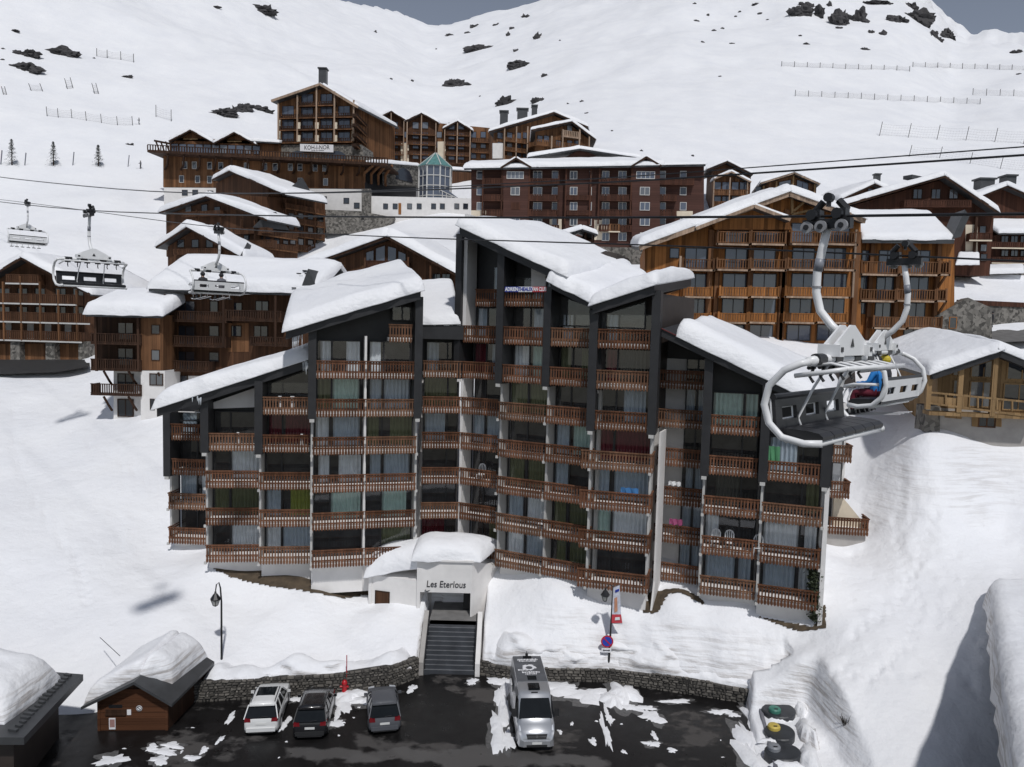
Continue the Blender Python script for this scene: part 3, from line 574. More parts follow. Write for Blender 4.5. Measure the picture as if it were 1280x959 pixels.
A = fw_.P(-.2, zt2 + .01, .1); B = fw_.P(fw_.len, zt2 + .01, .1); B_ = fe.P(uL + .9, zt - .45, -.25); snow_pad('roof_snow', A, B_, B_ + Vector((.3, 3, .4)), A + Vector((0, 3, .3)), 1.15, er, 26, 14, seed=12, edge=.9)
# stairs
ST_ = thing('stairs', 'wide dark stone staircase with railings leading up to the white entrance block', 'stairs', (-3.6, 48.8, 0))
ya, yb = Wz(560, 842, .05).y, 49.5; NS = 10; xa, xb = STX0 + .12, STX1 - .12
STEPM = flat('step_slate', (.050, .054, .062), .55, var=.3); NOSE = flat('step_nosing', (.14, .145, .155), .7, var=.3)
for i in range(NS):
    y0 = ya + (yb - ya) * i / NS; z1 = .05 + (ZL - .05) * (i + 1) / NS; z0 = .05 + (ZL - .05) * i / NS - .12
    m = MB(); m.wbox(((xa + xb) / 2, (y0 + yb + 1) / 2, (z0 + z1) / 2), (xb - xa - .002 * i, yb + 1 - y0, z1 - z0)); sp_ = obj('step', m, STEPM, ST_, flip=False)
    m = MB(); m.wbox(((xa + xb) / 2, y0 + .03, z1 + .006), (xb - xa - .05, .09, .02)); obj('nosing', m, NOSE, sp_, flip=False)
m = MB(); m.wbox(((xa + xb) / 2, (yb + 53.9) / 2 + .3, ZL - .15), (xb - xa + .1, 53.9 - yb, .3)); obj('landing', m, flat('landing_concrete', (.17, .165, .16), .8), ST_, flip=False)
for x in (xa - .16, xb + .16):
    m = MB(); zz = [(ya - .25, -.2), (ya - .25, .85), (yb + .3, ZL + .95), (yb + .3, -.2)]; m.prism([(x - .15, y, z) for y, z in zz], (.3, 0, 0)); obj('stair_cheek_wall', m, WHITE if x > xb else GREYR, ST_)
    s = -1 if x > xb else 1; m = MB(); hp = [Vector((x + .22 * s, ya + (yb - ya) * t, .05 + (ZL - .05) * t + .95)) for t in (0, .5, 1)]; m.tube(hp, .03, 6)
    for t in (0.02, .25, .5, .75, 1): q = hp[0].lerp(hp[2], t); m.tube([q, q - Vector((0, 0, 1.0))], .022, 5)
    obj('handrail', m, BLACK, ST_)
# ------------------------------------------------------------------ parking lot
def asphalt():
    t = NT('wet_asphalt'); n1 = t.noise(.22, 5, t.scale((1, 1.6, 1)), .62); n2 = t.noise(1.1, 5); n3 = t.noise(60, 2)
    dry = t.ramp(t.math('ADD', t.math('MULTIPLY', n1, .8), t.math('MULTIPLY', n2, .2)), [(.545, (0, 0, 0)), (.60, (1, 1, 1))])
    c = t.mix(dry, t.ramp(n2, [(.3, (.0065, .0062, .0062)), (.7, (.013, .012, .012))]), t.ramp(n3, [(.3, (.055, .050, .048)), (.7, (.085, .08, .076))]))
    sx = t.n('SeparateXYZ'); t.l(t.pos(), sx.inputs[0]); wob = t.math('MULTIPLY', t.math('SUBTRACT', t.noise(.5, 5), .5), 3.0); yy = t.math('ADD', sx.outputs['Y'], wob); band = t.math('SUBTRACT', 1.0, t.math('MULTIPLY', t.math('ABSOLUTE', t.math('SUBTRACT', yy, 37.7)), 1.3))
    xw = t.math('SUBTRACT', 8.5, t.math('ABSOLUTE', t.math('ADD', t.math('ADD', sx.outputs['X'], wob), 3.0))); bm_ = t.n('Clamp'); t.l(t.math('MULTIPLY', t.math('MINIMUM', band, xw), 3.0), bm_.inputs[0]); c = t.mix(t.math('MULTIPLY', bm_.outputs[0], .8), c, (.105, .10, .097))
    salt = t.ramp(t.noise(.9, 6, t.scale((1, 2.6, 1)), .7), [(.64, (0, 0, 0)), (.74, (1, 1, 1))]); c = t.mix(t.math('MULTIPLY', salt, .35), c, (.30, .29, .29))
    t.col(c); t.rough(t.mix(dry, t.ramp(n2, [(.3, (.25,) * 3), (.7, (.5,) * 3)]), (.85, .85, .85))); t.b.inputs['Specular IOR Level'].default_value = .25; t.bump(n3, .25, .01); return t.m
ASPH = asphalt()
m = MB(); xs = np.linspace(-26, 16.5, 18)
fr = [(x, wall_y(x) + .6) for x in xs]; m.v = [(x, 12, 0) for x in xs] + [(x, y, 0) for x, y in fr]; m.f = [(i, i + 1, 18 + i + 1, 18 + i) for i in range(17)]
struct(obj('parking_lot', m, ASPH, None, flip=False))
# strip of dry asphalt and thin snow left on the tarmac
def blob(m, cx, cy, rx, ry, z, h, n=18, seed=0, rot=0, rough=.45):
    r = random.Random(seed); ph = [r.uniform(0, 6.28) for _ in range(5)]; out = []; mid = []
    for k in range(n):
        a = 2 * math.pi * k / n; f = 1 + rough * (.5 * math.sin(2 * a + ph[0]) + .35 * math.sin(3 * a + ph[1]) + .3 * math.sin(5 * a + ph[2]) + .42 * r.uniform(-1, 1))
        x, y = rx * f * math.cos(a), ry * f * math.sin(a); c, s = math.cos(rot), math.sin(rot); x, y = x * c - y * s, x * s + y * c
        out.append((cx + x, cy + y, z)); mid.append((cx + x * .6, cy + y * .6, z + h * r.uniform(.6, 1.1)))
    b = len(m.v); m.v += out + mid + [(cx, cy, z + h)]
    for k in range(n): j = (k + 1) % n; m.f += [(b + k, b + j, b + n + j, b + n + k), (b + n + k, b + n + j, b + 2 * n)]
m = MB(); sl_ = MB(); sd = 0
def sp(x, y, wx, wy, h=.05, n=34, rot=0, rough=.5):
    global sd; sd += 1; p = Wz(x, y, 0); blob(m, p.x, p.y, wx / 22., wy / 10., .008, h, n, sd, rot, rough)
    if wx > 6: blob(sl_, p.x, p.y, wx / 22. * 1.25, wy / 10. * 1.3, .003, .004, n, sd + 900, rot, rough)
for a in [(628, 870, 8, 22, .12), (625, 905, 11, 24, .14), (632, 925, 9, 12), (625, 852, 16, 6, .1), (700, 862, 34, 9, .15), (735, 870, 30, 8, .12), (780, 868, 18, 14, .35), (768, 876, 16, 10, .3), (757, 915, 4, 18), (760, 895, 4, 10), (790, 885, 14, 4), (815, 896, 13, 7), (805, 885, 14, 3), (845, 877, 17, 3), (437, 871, 20, 8, .25), (455, 877, 18, 5, .15), (430, 880, 12, 8, .1), (418, 905, 10, 4), (423, 890, 5, 8), (356, 905, 5, 7), (370, 874, 8, 4), (515, 861, 6, 5), (590, 852, 8, 4), (741, 927, 5, 3), (815, 930, 9, 3), (840, 938, 6, 2), (818, 920, 4, 4), (900, 890, 14, 3), (915, 893, 8, 3), (288, 898, 4, 6), (275, 925, 3, 4), (140, 950, 14, 5), (205, 940, 16, 3), (215, 932, 12, 3, .05), (200, 950, 10, 4), (240, 948, 7, 3), (255, 938, 5, 3), (190, 935, 8, 3), (945, 900, 12, 20, .2), (940, 930, 12, 22, .25), (946, 955, 14, 22, .25), (700, 915, 3, 2), (715, 905, 2, 2), (780, 940, 3, 2)]:
    sp(*a)
for i in range(12):
    sp(random.uniform(150, 925), random.uniform(880, 955), random.uniform(.5, 2.2), random.uniform(.3, 1.2), .02, 8)
for i in range(25): q = random.choice([(628, 900), (700, 866), (780, 872), (757, 910), (430, 885), (940, 920), (205, 940)]); sp(random.gauss(q[0], 14), random.gauss(q[1], 9), random.uniform(.6, 2.5), random.uniform(.4, 1.6), .05, 8)
stuff(obj('slush', sl_, flat('grey_slush', (.10, .098, .097), .5, var=.5, sc=5), None, True)); stuff(obj('snow_patches', m, snow_mat('slush_snow', .5), None, True))
# ------------------------------------------------------------------ stone retaining walls: every visible stone is real
def stone_wall(name, pts, htops, label, thick=.55, size=(.31, .17), keep=300, mat=STONE):
    """dry-laid wall following pts (world xy) with heights htops"""
    o = thing(name, label, 'wall', (pts[0][0], pts[0][1], 0)); core = MB(); stones = []
    for i in range(len(pts) - 1):
        F = Frame(pts[i], pts[i + 1]); h0, h1 = htops[i], htops[i + 1]
        core.hexa([F.P(0, -.3, -.06), F.P(F.len, -.3, -.06), F.P(F.len, -.3, -thick), F.P(0, -.3, -thick), F.P(0, h0 - .1, -.06), F.P(F.len, h1 - .1, -.06), F.P(F.len, h1 - .1, -thick), F.P(0, h0 - .1, -thick)])
        z = -.05; row = 0
        while z < max(h0, h1):
            rh = size[1] * random.uniform(.75, 1.3); u = -random.uniform(0, .3)
            while u < F.len:
                sw = size[0] * random.uniform(.5, 1.5); a, b = max(u, 0), min(u + sw, F.len); top = h0 + (h1 - h0) * (a + b) / 2 / F.len
                if b - a > .08 and z < top - .04:
                    zt_ = min(z + rh, top + random.uniform(-.03, .06)); g = .018; j = lambda s=.025: random.uniform(-s, s); w1 = random.uniform(-.02, .06)
                    stones.append([F.P(a + g, z + g, -.2), F.P(b - g, z + g, -.2), F.P(b - g, zt_ - g, -.2), F.P(a + g, zt_ - g, -.2)] + [F.P(a + g + .03 + j(), z + g + .02 + j(.015), w1), F.P(b - g - .03 + j(), z + g + .02 + j(.015), w1 + j()), F.P(b - g - .03 + j(), zt_ - g - .02 + j(.015), w1 + j()), F.P(a + g + .03 + j(), zt_ - g - .02 + j(.015), w1 + j())])
                u += sw
            z += rh
    obj('mortar_core', core, flat('mortar_dark', (.045, .042, .038), .9) if 'mortar_dark' not in MATS else MATS['mortar_dark'], o)
    m = MB()
    for s in stones: m.add(s, [(4, 5, 6, 7), (0, 1, 5, 4), (1, 2, 6, 5), (2, 3, 7, 6), (3, 0, 4, 7)])
    stuff(obj('stone_facing', m, mat, o)); return o
lw_ = [(Wz(150, 884, 0)[:2])] + [WALLP[1], WALLP[2], WALLP[3], WALLP[4], WALLP[5]]
stone_wall('stone_retaining_wall', [tuple(p) for p in lw_], [1.2, 1.2, 1.2, 1.3, 1.45, 1.35], 'low grey rubble stone wall under the snow bank behind the white, black and grey parked cars')
stone_wall('stone_retaining_wall', WALLQ, [.9, .75, .85, 1.0, .8], 'low mossy rubble stone wall beneath the dirty snow bank behind the silver camper van')
# ------------------------------------------------------------------ chalet kit
WHITEM = flat('window_frame_white', (.55, .54, .52), .6, var=.1)
_wcache = {}
def win(F, x0, y0, x1, y1, parent, w=.02, frame=WOODD, pm=None, mull=1, head=None):
    """a small far window: frame with mullions (part) and pane (sub-part)"""
    u0, u1, z0, z1 = F.rect(x0, y0, x1, y1, w); t = min(.09, (u1 - u0) * .09); m = MB()
    zl, zrr = (z1, z1) if head is None else (F.px(x0, head[0], w)[1], F.px(x1, head[1], w)[1])
    F.box(m, u0 - t, u1 + t, z0 - t, z0, w - .03, w + .05)
    m.hexa([F.P(u0 - t, zl, w + .05), F.P(u1 + t, zrr, w + .05), F.P(u1 + t, zrr, w - .03), F.P(u0 - t, zl, w - .03), F.P(u0 - t, zl + t, w + .05), F.P(u1 + t, zrr + t, w + .05), F.P(u1 + t, zrr + t, w - .03), F.P(u0 - t, zl + t, w - .03)])
    F.box(m, u0 - t, u0, z0, zl, w - .03, w + .05); F.box(m, u1, u1 + t, z0, zrr, w - .03, w + .05)
    for i in range(mull): c = u0 + (u1 - u0) * (i + 1) / (mull + 1); F.box(m, c - t * .45, c + t * .45, z0, min(zl, zrr), w, w + .045)
    o = obj('window', m, frame, parent, flip=False)
    g = MB(); g.add([F.P(u0, z0, w + .012), F.P(u1, z0, w + .012), F.P(u1, zrr, w + .012), F.P(u0, zl, w + .012)], [(0, 1, 2, 3)]); obj('pane', g, pm or PANE, o, flip=False)
    return o
def bal(F, x0, x1, yr, yb, parent, depth=1.3, mat=WOODD, edge=None, solid=.62, pitch=.3, posts=(), wf=None, h=None):
    """far balcony: slab, edge board, rails and pickets as one part; white edge board as a sub-part"""
    wf = depth if wf is None else wf
    u0, u1, z0, z1 = F.rect(x0, yr, x1, yb, wf); m = MB()
    F.box(m, u0, u1, z0, z0 + .16, wf - depth, wf - .02); F.box(m, u0, u1, z1 - .09, z1, wf - .08, wf + .02); F.box(m, u0, u1, z0 + .22, z0 + .29, wf - .06, wf)
    n = max(2, int((u1 - u0) / pitch)); p = (u1 - u0) / n
    for i in range(n): F.box(m, u0 + p * i + p * (1 - solid) / 2, u0 + p * (i + 1) - p * (1 - solid) / 2, z0 + .12, z1 - .09, wf - .055, wf - .015)
    for x in posts: u = F.px(x, (yr + yb) / 2, wf)[0]; F.box(m, u - .09, u + .09, z0 - .1, z1 + .12, wf - .12, wf + .05)
    for u in (u0, u1 - .06): F.box(m, u, u + .06, z0 + .16, z1 - .05, wf - depth, wf - .09)
    o = obj('balcony', m, mat, parent, flip=False)
    if edge: e = MB(); F.box(e, u0 - .03, u1 + .03, z0 - .07, z0 + .12, wf - .01, wf + .05); obj('balcony_edge', e, edge, o, flip=False)
    return o
def post(F, x, y0, y1, parent, w=1.2, s=.2, mat=WOODD):
    u, zt = F.px(x, y0, w); _, zb = F.px(x, y1, w); m = MB(); F.box(m, u - s / 2, u + s / 2, zb, zt, w - s, w); return obj('post', m, mat, parent, flip=False)
def panel(name, F, pts, parent, mat, w0=-.1, w1=.03):
    m = MB(); F.poly(m, [F.px(x, y, w1) for x, y in pts], w0, w1); return obj(name, m, mat, parent)
def slope(F, A, B, E, parent, thick=.3, mat=ROOFM, snow=.7, seed=0, ov=.2, trim=None, nu=16, nv=12):
    """roof slope with front edge A-B (world) running along E, with its snow"""
    A, B, E = Vector(A), Vector(B), Vector(E); d = Vector((0, 0, -thick)); m = MB()
    m.hexa([A + d, B + d, B + d + E, A + d + E, A, B, B + E, A + E]); r = obj('roof', m, mat, parent)
    if trim: t = MB(); t.bar(A - E.normalized() * .05 - Vector((0, 0, thick * .5)), B - E.normalized() * .05 - Vector((0, 0, thick * .5)), .08, thick * 1.1); obj('barge_board', t, trim, r)
    if snow: z = Vector((0, 0, .01)); snow_pad('roof_snow', A + z, B + z, B + E + z, A + E + z, snow, r, nu, nv, ov, seed)
    return r
def gable(name, label, F, base_y, eL, ap, eR, E, wall=WOODD, snow=.7, ov=1.2, wx=None, roof_mat=ROOFM, trim=WOODD, group=None, thick=.32, seed=0, body_back=None, wall_name='wall', snowov=.2):
    """chalet: front gable in plane F; eL, ap, eR are photo points of the roof line, which overhangs the wall by ov"""
    (x0, x1) = wx; xm = (x0 + x1) / 2; b = F.px(xm, base_y); root = thing(name, label, 'chalet', F.P(b[0], b[1]), group)
    pL, pA, pR = [F.px(*p, ov) for p in (eL, ap, eR)]; u0 = F.px(x0, base_y)[0]; u1 = F.px(x1, base_y)[0]; zb = b[1] - 1.5
    def rz(u): return pL[1] + (pA[1] - pL[1]) * (u - pL[0]) / (pA[0] - pL[0]) if u < pA[0] else pA[1] + (pR[1] - pA[1]) * (u - pA[0]) / (pR[0] - pA[0])
    k = thick + .06; prof = [(u0, zb), (u1, zb), (u1, rz(u1) - k), (pA[0], pA[1] - k), (u0, rz(u0) - k)]
    E = Vector(E); m = MB(); m.prism([F.P(u, z) for u, z in prof], E * (body_back or .97)); obj(wall_name, m, wall, root)
    A, P_, R = F.P(*pL, ov), F.P(*pA, ov), F.P(*pR, ov)
    slope(F, A, P_, E + F.n * -ov, root, thick, roof_mat, snow, seed, snowov, trim); slope(F, P_, R, E + F.n * -ov, root, thick, roof_mat, snow, seed + 1, snowov, trim)
    return root
def flatF(x0, x1, y, Y0, Y1=None): a = Wy(x0, y, Y0); b = Wy(x1, y, Y1 or Y0); return Frame(a[:2], b[:2])
def sideF(F, x, y, E, L): a = F.P(*F.px(x, y)); e = Vector(E).normalized(); return Frame(a[:2], (a.x + e.x * L, a.y + e.y * L))
# ------------------------------------------------------------------ left: chalet with stone-piered garages
F = flatF(-70, 107, 400, 101, 99)
r = gable('garage_chalet', 'brown balconied chalet above stone-piered garages at the far left road', F, 451, (-90, 392), (27, 321), (113, 367), (2.5, 16, 0), WOODM, .8, 1.4, (-62, 106), seed=20)
for i, (yr, yb, x0, x1) in enumerate([(343, 355, 7, 48), (367, 380, -40, 96), (390, 403, -60, 112), (413, 426, -60, 102)]): bal(F, x0, x1, yr, yb, r, 1.3, WOODM, WHITEM, .7, .28)
for x in (3, 25, 49, 72, 95): post(F, x, 345 if x in (25,) else 352 if x < 60 else 362, 426, r, 1.35, .22, WOODK)
for x in (8, 30, 52, 78, 100): 
    for y in (379, 402):
        if x > 60 and y < 350: continue
        win(F, x - 8, y - 18, x + 4, y, r)
for x in (10, 38, 60, 85): panel('wall_panel', F, ((x - 4, 403), (x + 4, 403), (x + 4, 424), (x - 4, 424)), r, GREYR)
for x in (-25, 13, 57, 98): panel('stone_pier', F, ((x, 427), (x + 11, 427), (x + 12, 452), (x, 452)), r, RUBBLE, -.5, 1.0)
for x in (-10, 26, 70): panel('garage_door', F, ((x, 430), (x + 29, 430), (x + 29, 450), (x, 450)), r, WOODK, -.1, .05)
# ------------------------------------------------------------------ left: long chalet with the front wing
F = flatF(200, 395, 440, 79, 78)
r = thing('balcony_chalet', 'long dark wood chalet with white base and flat snowy roof left of the apartment block', 'chalet', F.P(*F.px(290, 515)))
def solid(F, pts, E, mat, parent, name='wall', w=0): m = MB(); m.prism([F.P(*F.px(x, y, w), w) for x, y in pts], E); return obj(name, m, mat, parent)
E = Vector((.8, 11, 0)); solid(F, ((206, 368), (388, 368), (388, 470), (206, 470)), E, WOODM, r); solid(F, ((208, 470), (388, 470), (388, 545), (208, 545)), E, WHITE, r, 'base_wall')
A, B = F.P(*F.px(186, 360, 1.5), 1.5), F.P(*F.px(397, 366, 1.5), 1.5); Cc, D = Wy(211, 330, 85), Wy(372, 332, 85)
slope(F, A, B, Vector((.6, 7.2, 3.2)), r, .35, SLATE, 1.0, 30); slope(F, A + Vector((.6, 7.2, 3.2)), B + Vector((.6, 7.2, 3.2)), Vector((.4, 6, -2.4)), r, .35, SLATE, .8, 31)
m = MB(); q = [F.P(*F.px(x, y, 1.5), 1.5) for x, y in ((374, 366), (398, 366), (385, 336))]; m.prism(q, E * .9); obj('gable_end', m, SLATE, r)
for j in range(7):
    for i in range(3): m = MB(); c = Wy(366 + j * 2.2 + i * 5 - 3, 360 - j * 3.6, 76.6 + j * .5); m.wbox((c.x, c.y, c.z), (.42, .5, .1)); obj('shingle', m, SLATE, r, flip=False) if (i + j) % 2 else None
for yr, yb, x0, x1 in [(389, 403, 205, 283), (388, 402, 278, 352), (420, 434, 205, 282), (421, 433, 312, 360), (451, 465, 204, 262)]: bal(F, x0, x1, yr, yb, r, 1.4, WOODD, None, .62, .25)
for x in (206, 279, 344): post(F, x, 368, 465 if x < 270 else 434, r, 1.45, .24)
for x0, y0, x1, y1 in [(221, 377, 243, 400), (263, 377, 272, 390), (293, 379, 302, 391), (320, 377, 335, 388), (221, 408, 243, 430), (262, 408, 273, 420), (290, 408, 301, 420), (318, 408, 334, 425), (221, 440, 243, 462), (262, 441, 273, 452), (218, 470, 234, 482)]: win(F, x0, y0, x1, y1, r, mull=1 if x1 - x0 > 12 else 0)
for x0, x1, y0, y1 in ((284, 311, 404, 440), (356, 372, 404, 420)): panel('pale_cladding', F, ((x0, y0), (x1, y0), (x1, y1), (x0, y1)), r, WOODK, -.05, .03)
E2 = Vector((.3, 3, 0)); G = flatF(113, 205, 440, 75.5)
solid(G, ((176, 394), (204, 394), (204, 463), (176, 463)), Vector((.1, 4, 0)), WOODK, r, 'wing_wall'); solid(G, ((176, 463.5), (206, 463.5), (206, 530), (176, 530)), Vector((.1, 4, 0)), WHITE, r, 'wing_base')
solid(G, ((122, 394), (176, 394), (176, 463), (122, 463)), Vector((.1, 3, 0)), WOODD, r, 'wing_wall', -1.6); solid(G, ((142, 463), (176, 463), (176, 530), (142, 530)), Vector((.1, 3, 0)), WHITE, r, 'wing_base', -1.2)
A, B = G.P(*G.px(107, 392, 1), 1), G.P(*G.px(203, 394, 1), 1); slope(G, A, B, Vector((.3, 6, 2.0)), r, .3, SLATE, 1.1, 33)
for yr, yb in ((417, 431), (449, 464), (480, 495)): bal(G, 113, 176, yr, yb, r, 1.7, WOODD, None, .55, .22, wf=.25)
for x in (119, 172): post(G, x, 395, 464, r, .3, .22)
for x, y in ((140, 464), (171, 464), (140, 496), (171, 496), (208, 466)): m = MB(); a = G.P(*G.px(x - 11, y, .2), .1); b = G.P(*G.px(x, y + 17, -.9), -.9); m.tube([a, (a + b) / 2 + Vector((.12, 0, -.25)), b], .13, 6); obj('brace', m, WOODD, r)
for x0, y0, x1, y1, f in [(190, 407, 199, 417, G), (190, 438, 199, 450, G), (188, 468, 203, 481, G), (188, 499, 193, 512, G)]: win(f, x0, y0, x1, y1, r, mull=1 if x1 - x0 > 9 else 0)
for y in (404, 436, 468, 500): win(G, 148, y, 166, y + 20, r, -1.55 if y < 460 else -1.15, mull=1)
# ------------------------------------------------------------------ left: three stepped chalets below the hotel
def side(F, x, y, E, L): return sideF(F, x, y, E, L)
F = Frame(Wy(268, 240, 150)[:2], Wy(330, 240, 140)[:2]); E = Vector((4.5, 7, 0))
r = gable('stepped_chalet', 'dark brown gabled chalet directly below the long timber hotel terrace', F, 300, (266, 223.5), (287, 213), (358, 243), E, WOODM, 1.0, 1.2, (270, 335), seed=40)
S = Frame(Wy(330, 280, 138)[:2], Wy(409, 280, 150)[:2])
solid(S, ((300, 244), (405, 250), (405, 335), (300, 335)), Vector((-2, 6, 0)), WOODM, r, 'side_wall')
m = MB(); q = [S.P(*S.px(x, y, 1.2), 1.2) for x, y in ((352, 243), (392, 246), (378, 222))]; m.prism(q, Vector((-1, 5, 0))); obj('roof_gable', m, SLATE, r)
for yr, yb, x0, x1 in [(258, 265, 357, 408), (274, 281, 352, 408), (289, 297, 352, 406), (305, 313, 330, 404)]: bal(S, x0, x1, yr, yb, r, 1.2, WOODM, WOODK, .75, .35)
for x in (357, 370, 381, 394, 406): post(S, x, 249, 313, r, 1.25, .2, WOODM)
for x in (364, 376, 388, 400):
    for y in (267, 283, 299): win(S, x - 3, y, x + 3, y + 7, r, mull=0)
panel('stone_base', S, ((398, 275), (408, 275), (408, 330), (396, 330)), r, RUBBLE, -.5, .4)
F = Frame(Wy(203, 280, 133)[:2], Wy(300, 280, 126)[:2]); E = Vector((2.5, 6.5, 0))
r = gable('stepped_chalet', 'middle dark brown gabled chalet of the stepped three below the hotel', F, 318, (199, 265), (258, 245), (334, 274), E, WOODM, 1.0, 1.2, (208, 322), seed=42)
for yr, yb, x0, x1 in [(264, 270, 226, 276), (300, 309, 300, 340), (285, 292, 290, 335)]: bal(F, x0, x1, yr, yb, r, 1.2, WOODM, None, .7, .35)
for x in (245, 275, 301, 318): post(F, x, 262 if x < 280 else 274, 318, r, 1.0, .2, WOODM)
for x0, y0 in ((232, 257), (252, 256), (268, 259), (305, 292), (322, 292)): win(F, x0, y0, x0 + 7, y0 + 8, r, mull=0)
S = Frame(Wy(325, 300, 124)[:2], Wy(372, 300, 131)[:2]); solid(S, ((318, 284), (372, 290), (372, 340), (318, 340)), Vector((-2, 5, 0)), WOODM, r, 'side_wall')
m = MB(); m.prism([S.P(*S.px(x, y, 1), 1) for x, y in ((316, 284), (362, 288), (345, 265), (334, 266))], Vector((-1, 4, 0))); obj('roof_gable', m, SLATE, r)
for yr, yb in ((305, 313), (289, 297)): bal(S, 326, 372, yr, yb, r, 1.2, WOODM, WOODK, .75, .35)
for x0 in (332, 343, 354, 363): win(S, x0, 297, x0 + 6, 305, r, mull=0)
F = Frame(Wy(198, 310, 112)[:2], Wy(300, 310, 106)[:2]); E = Vector((1.6, 6, 0))
r = gable('stepped_chalet', 'lowest dark gabled chalet of the stepped three behind the long chalet roof', F, 345, (195, 308), (234, 283), (305, 322), E, WOODM, 1.1, 1.2, (210, 290), seed=44)
for x0 in (222, 240, 258): win(F, x0, 300, x0 + 8, 309, r, mull=0)
bal(F, 216, 272, 311, 318, r, 1.0, WOODM, None, .7, .35); m = MB(); c = F.P(*F.px(310, 330, .5), .5); 
S = Frame(Wy(302, 325, 104)[:2], Wy(322, 325, 108)[:2]); m = MB(); m.prism([S.P(*S.px(x, y)) for x, y in ((298, 324), (318, 326), (309, 303))], Vector((-1, 5, 0))); obj('roof_gable', m, SLATE, r)
# ------------------------------------------------------------------ centre-left chalet behind the block
F = flatF(395, 580, 330, 92, 90)
r = gable('wide_chalet', 'wide low gabled chalet with four gable windows behind the dark apartment block', F, 375, (380, 332), (484, 294.5), (590, 352), (3, 17, .6), WOODM, 1.1, 1.3, (398, 574), seed=46)
for x0, x1, h in ((458, 467, (316, 313)), (470, 481, (311, 307)), (485, 495, (308, 311)), (498, 507, (314, 318))): win(F, x0, 312, x1, 326, r, .02, WOODD, PANEB, 0, h)
bal(F, 456, 510, 326, 338, r, 1.1, WOODR, None, .6, .25); bal(F, 530, 566, 352, 362, r, 1.1, WOODR, None, .6, .25); bal(F, 404, 450, 345, 354, r, 1.1, WOODR, None, .6, .25)
for x in (430, 456, 510, 538): post(F, x, 312 + abs(x - 484) * .36, 365, r, 1.1, .2, WOODM)
for x0 in (514, 541, 553): win(F, x0, 343, x0 + 9, 353, r, mull=1)
# ------------------------------------------------------------------ the hotel on the hill
r = thing('terrace_hotel', 'tall gabled timber hotel tower with a white name sign on a long wooden terrace', 'hotel', Wy(395, 250, 158))
F = flatF(345, 445, 160, 165, 162)
eL, ap, eR = F.px(339, 125, 1.6), F.px(400, 104, 1.6), F.px(448, 133, 1.6); E = Vector((6, 16, 0))
prof = [(F.px(348, 198)[0], F.px(348, 200)[1]), (F.px(443, 198)[0], F.px(348, 200)[1]), (F.px(443, 131)[0], F.px(443, 132)[1]), (F.px(400, 107)[0], F.px(400, 107)[1]), (F.px(348, 125)[0], F.px(348, 125)[1])]
m = MB(); m.prism([F.P(u, z) for u, z in prof], E); obj('tower_wall', m, WOODK, r)
A, P_, B = F.P(*eL, 1.6), F.P(*ap, 1.6), F.P(*eR, 1.6); slope(F, A, P_, E, r, .45, ROOFM, .25, 50, .0, WOODW); slope(F, P_, B, E, r, .45, ROOFM, .5, 51, -.3, WOODW)
for x0, x1, y0, y1 in ((414, 430, 107, 118),): pass
for x in (347.5, 371.5, 395.5, 418, 442): post(F, x, 106 + abs(x - 400) * .45, 176, r, 1.3, .28, WOODW)
for y, cols in ((124, (384, 408)), (139, (360, 384, 408, 430)), (155, (360, 384, 408, 430)), (171, (360, 384, 408, 430))):
    for x in cols: win(F, x - 7, y - 6, x + 7, y + 5, r, .02, WOODD, PANEB, 1)
for y, x0, x1 in ((131, 372, 418), (146, 349, 442), (161, 349, 442), (177, 349, 442)): bal(F, x0, x1, y - 4, y + 1.5, r, 1.2, WOODD, WOODK, .5, .5)
for y in (158, 174):
    for x in (373, 396, 419): panel('balcony_divider', F, ((x - 2.2, y - 5), (x + 2.2, y - 5), (x + 2.2, y + 3), (x - 2.2, y + 3)), r, CREAM, 1.0, 1.26)
for x in (349, 441): panel('corner_render', F, ((x - 1.5, 150), (x + 1.5, 150), (x + 1.5, 180), (x - 1.5, 180)), r, CREAM, -.05, .1)
m = MB(); c = F.P(*F.px(404, 98, -3), -3); m.wbox((c.x, c.y, c.z), (1.6, 1.6, 3.4)); m.wbox((c.x, c.y, c.z + 1.9), (2.0, 2.0, .25)); ch_ = obj('chimney', m, ROOFM, r, flip=False)
panel('stone_base', F, ((348, 181), (452, 181), (456, 206), (345, 206)), r, RUBBLE, -6, .8)
for x in (372, 420): 
    m = MB(); u, z = F.px(x, 199, .85); m.prism([F.P(u + 2.4 * math.cos(a), z + 1.7 * math.sin(a), .86) for a in np.linspace(0, math.pi, 10)], F.n * .05); obj('arched_window', m, PANE, r)
sg = panel('name_sign', F, ((375, 180), (416.5, 181), (416.5, 190.5), (375, 189)), r, PAPER, 1.3, 1.5)
c = F.px(396, 184.6, 1.52); text_mesh('sign_lettering', 'KOH-I-NOR', 1.25, F.P(c[0], c[1], 1.52), F.u, F.n, INK, sg, .86); c = F.px(397, 188.3, 1.52)
text_mesh('sign_lettering', 'HOTEL VAL THORENS', .28, F.P(c[0], c[1], 1.52), F.u, F.n, INK, sg, 1)
# flank of the tower
S = Frame(Wy(446, 160, 162)[:2], Wy(466, 160, 176)[:2]); solid(S, ((445, 133), (466, 141), (466, 200), (445, 200)), Vector((-3, 3, 0)), WOODM, r, 'flank_wall')
for y in (152, 164, 176, 188): bal(S, 446, 465, y, y + 4, r, 1.0, WOODD, WOODK, .5, .5)
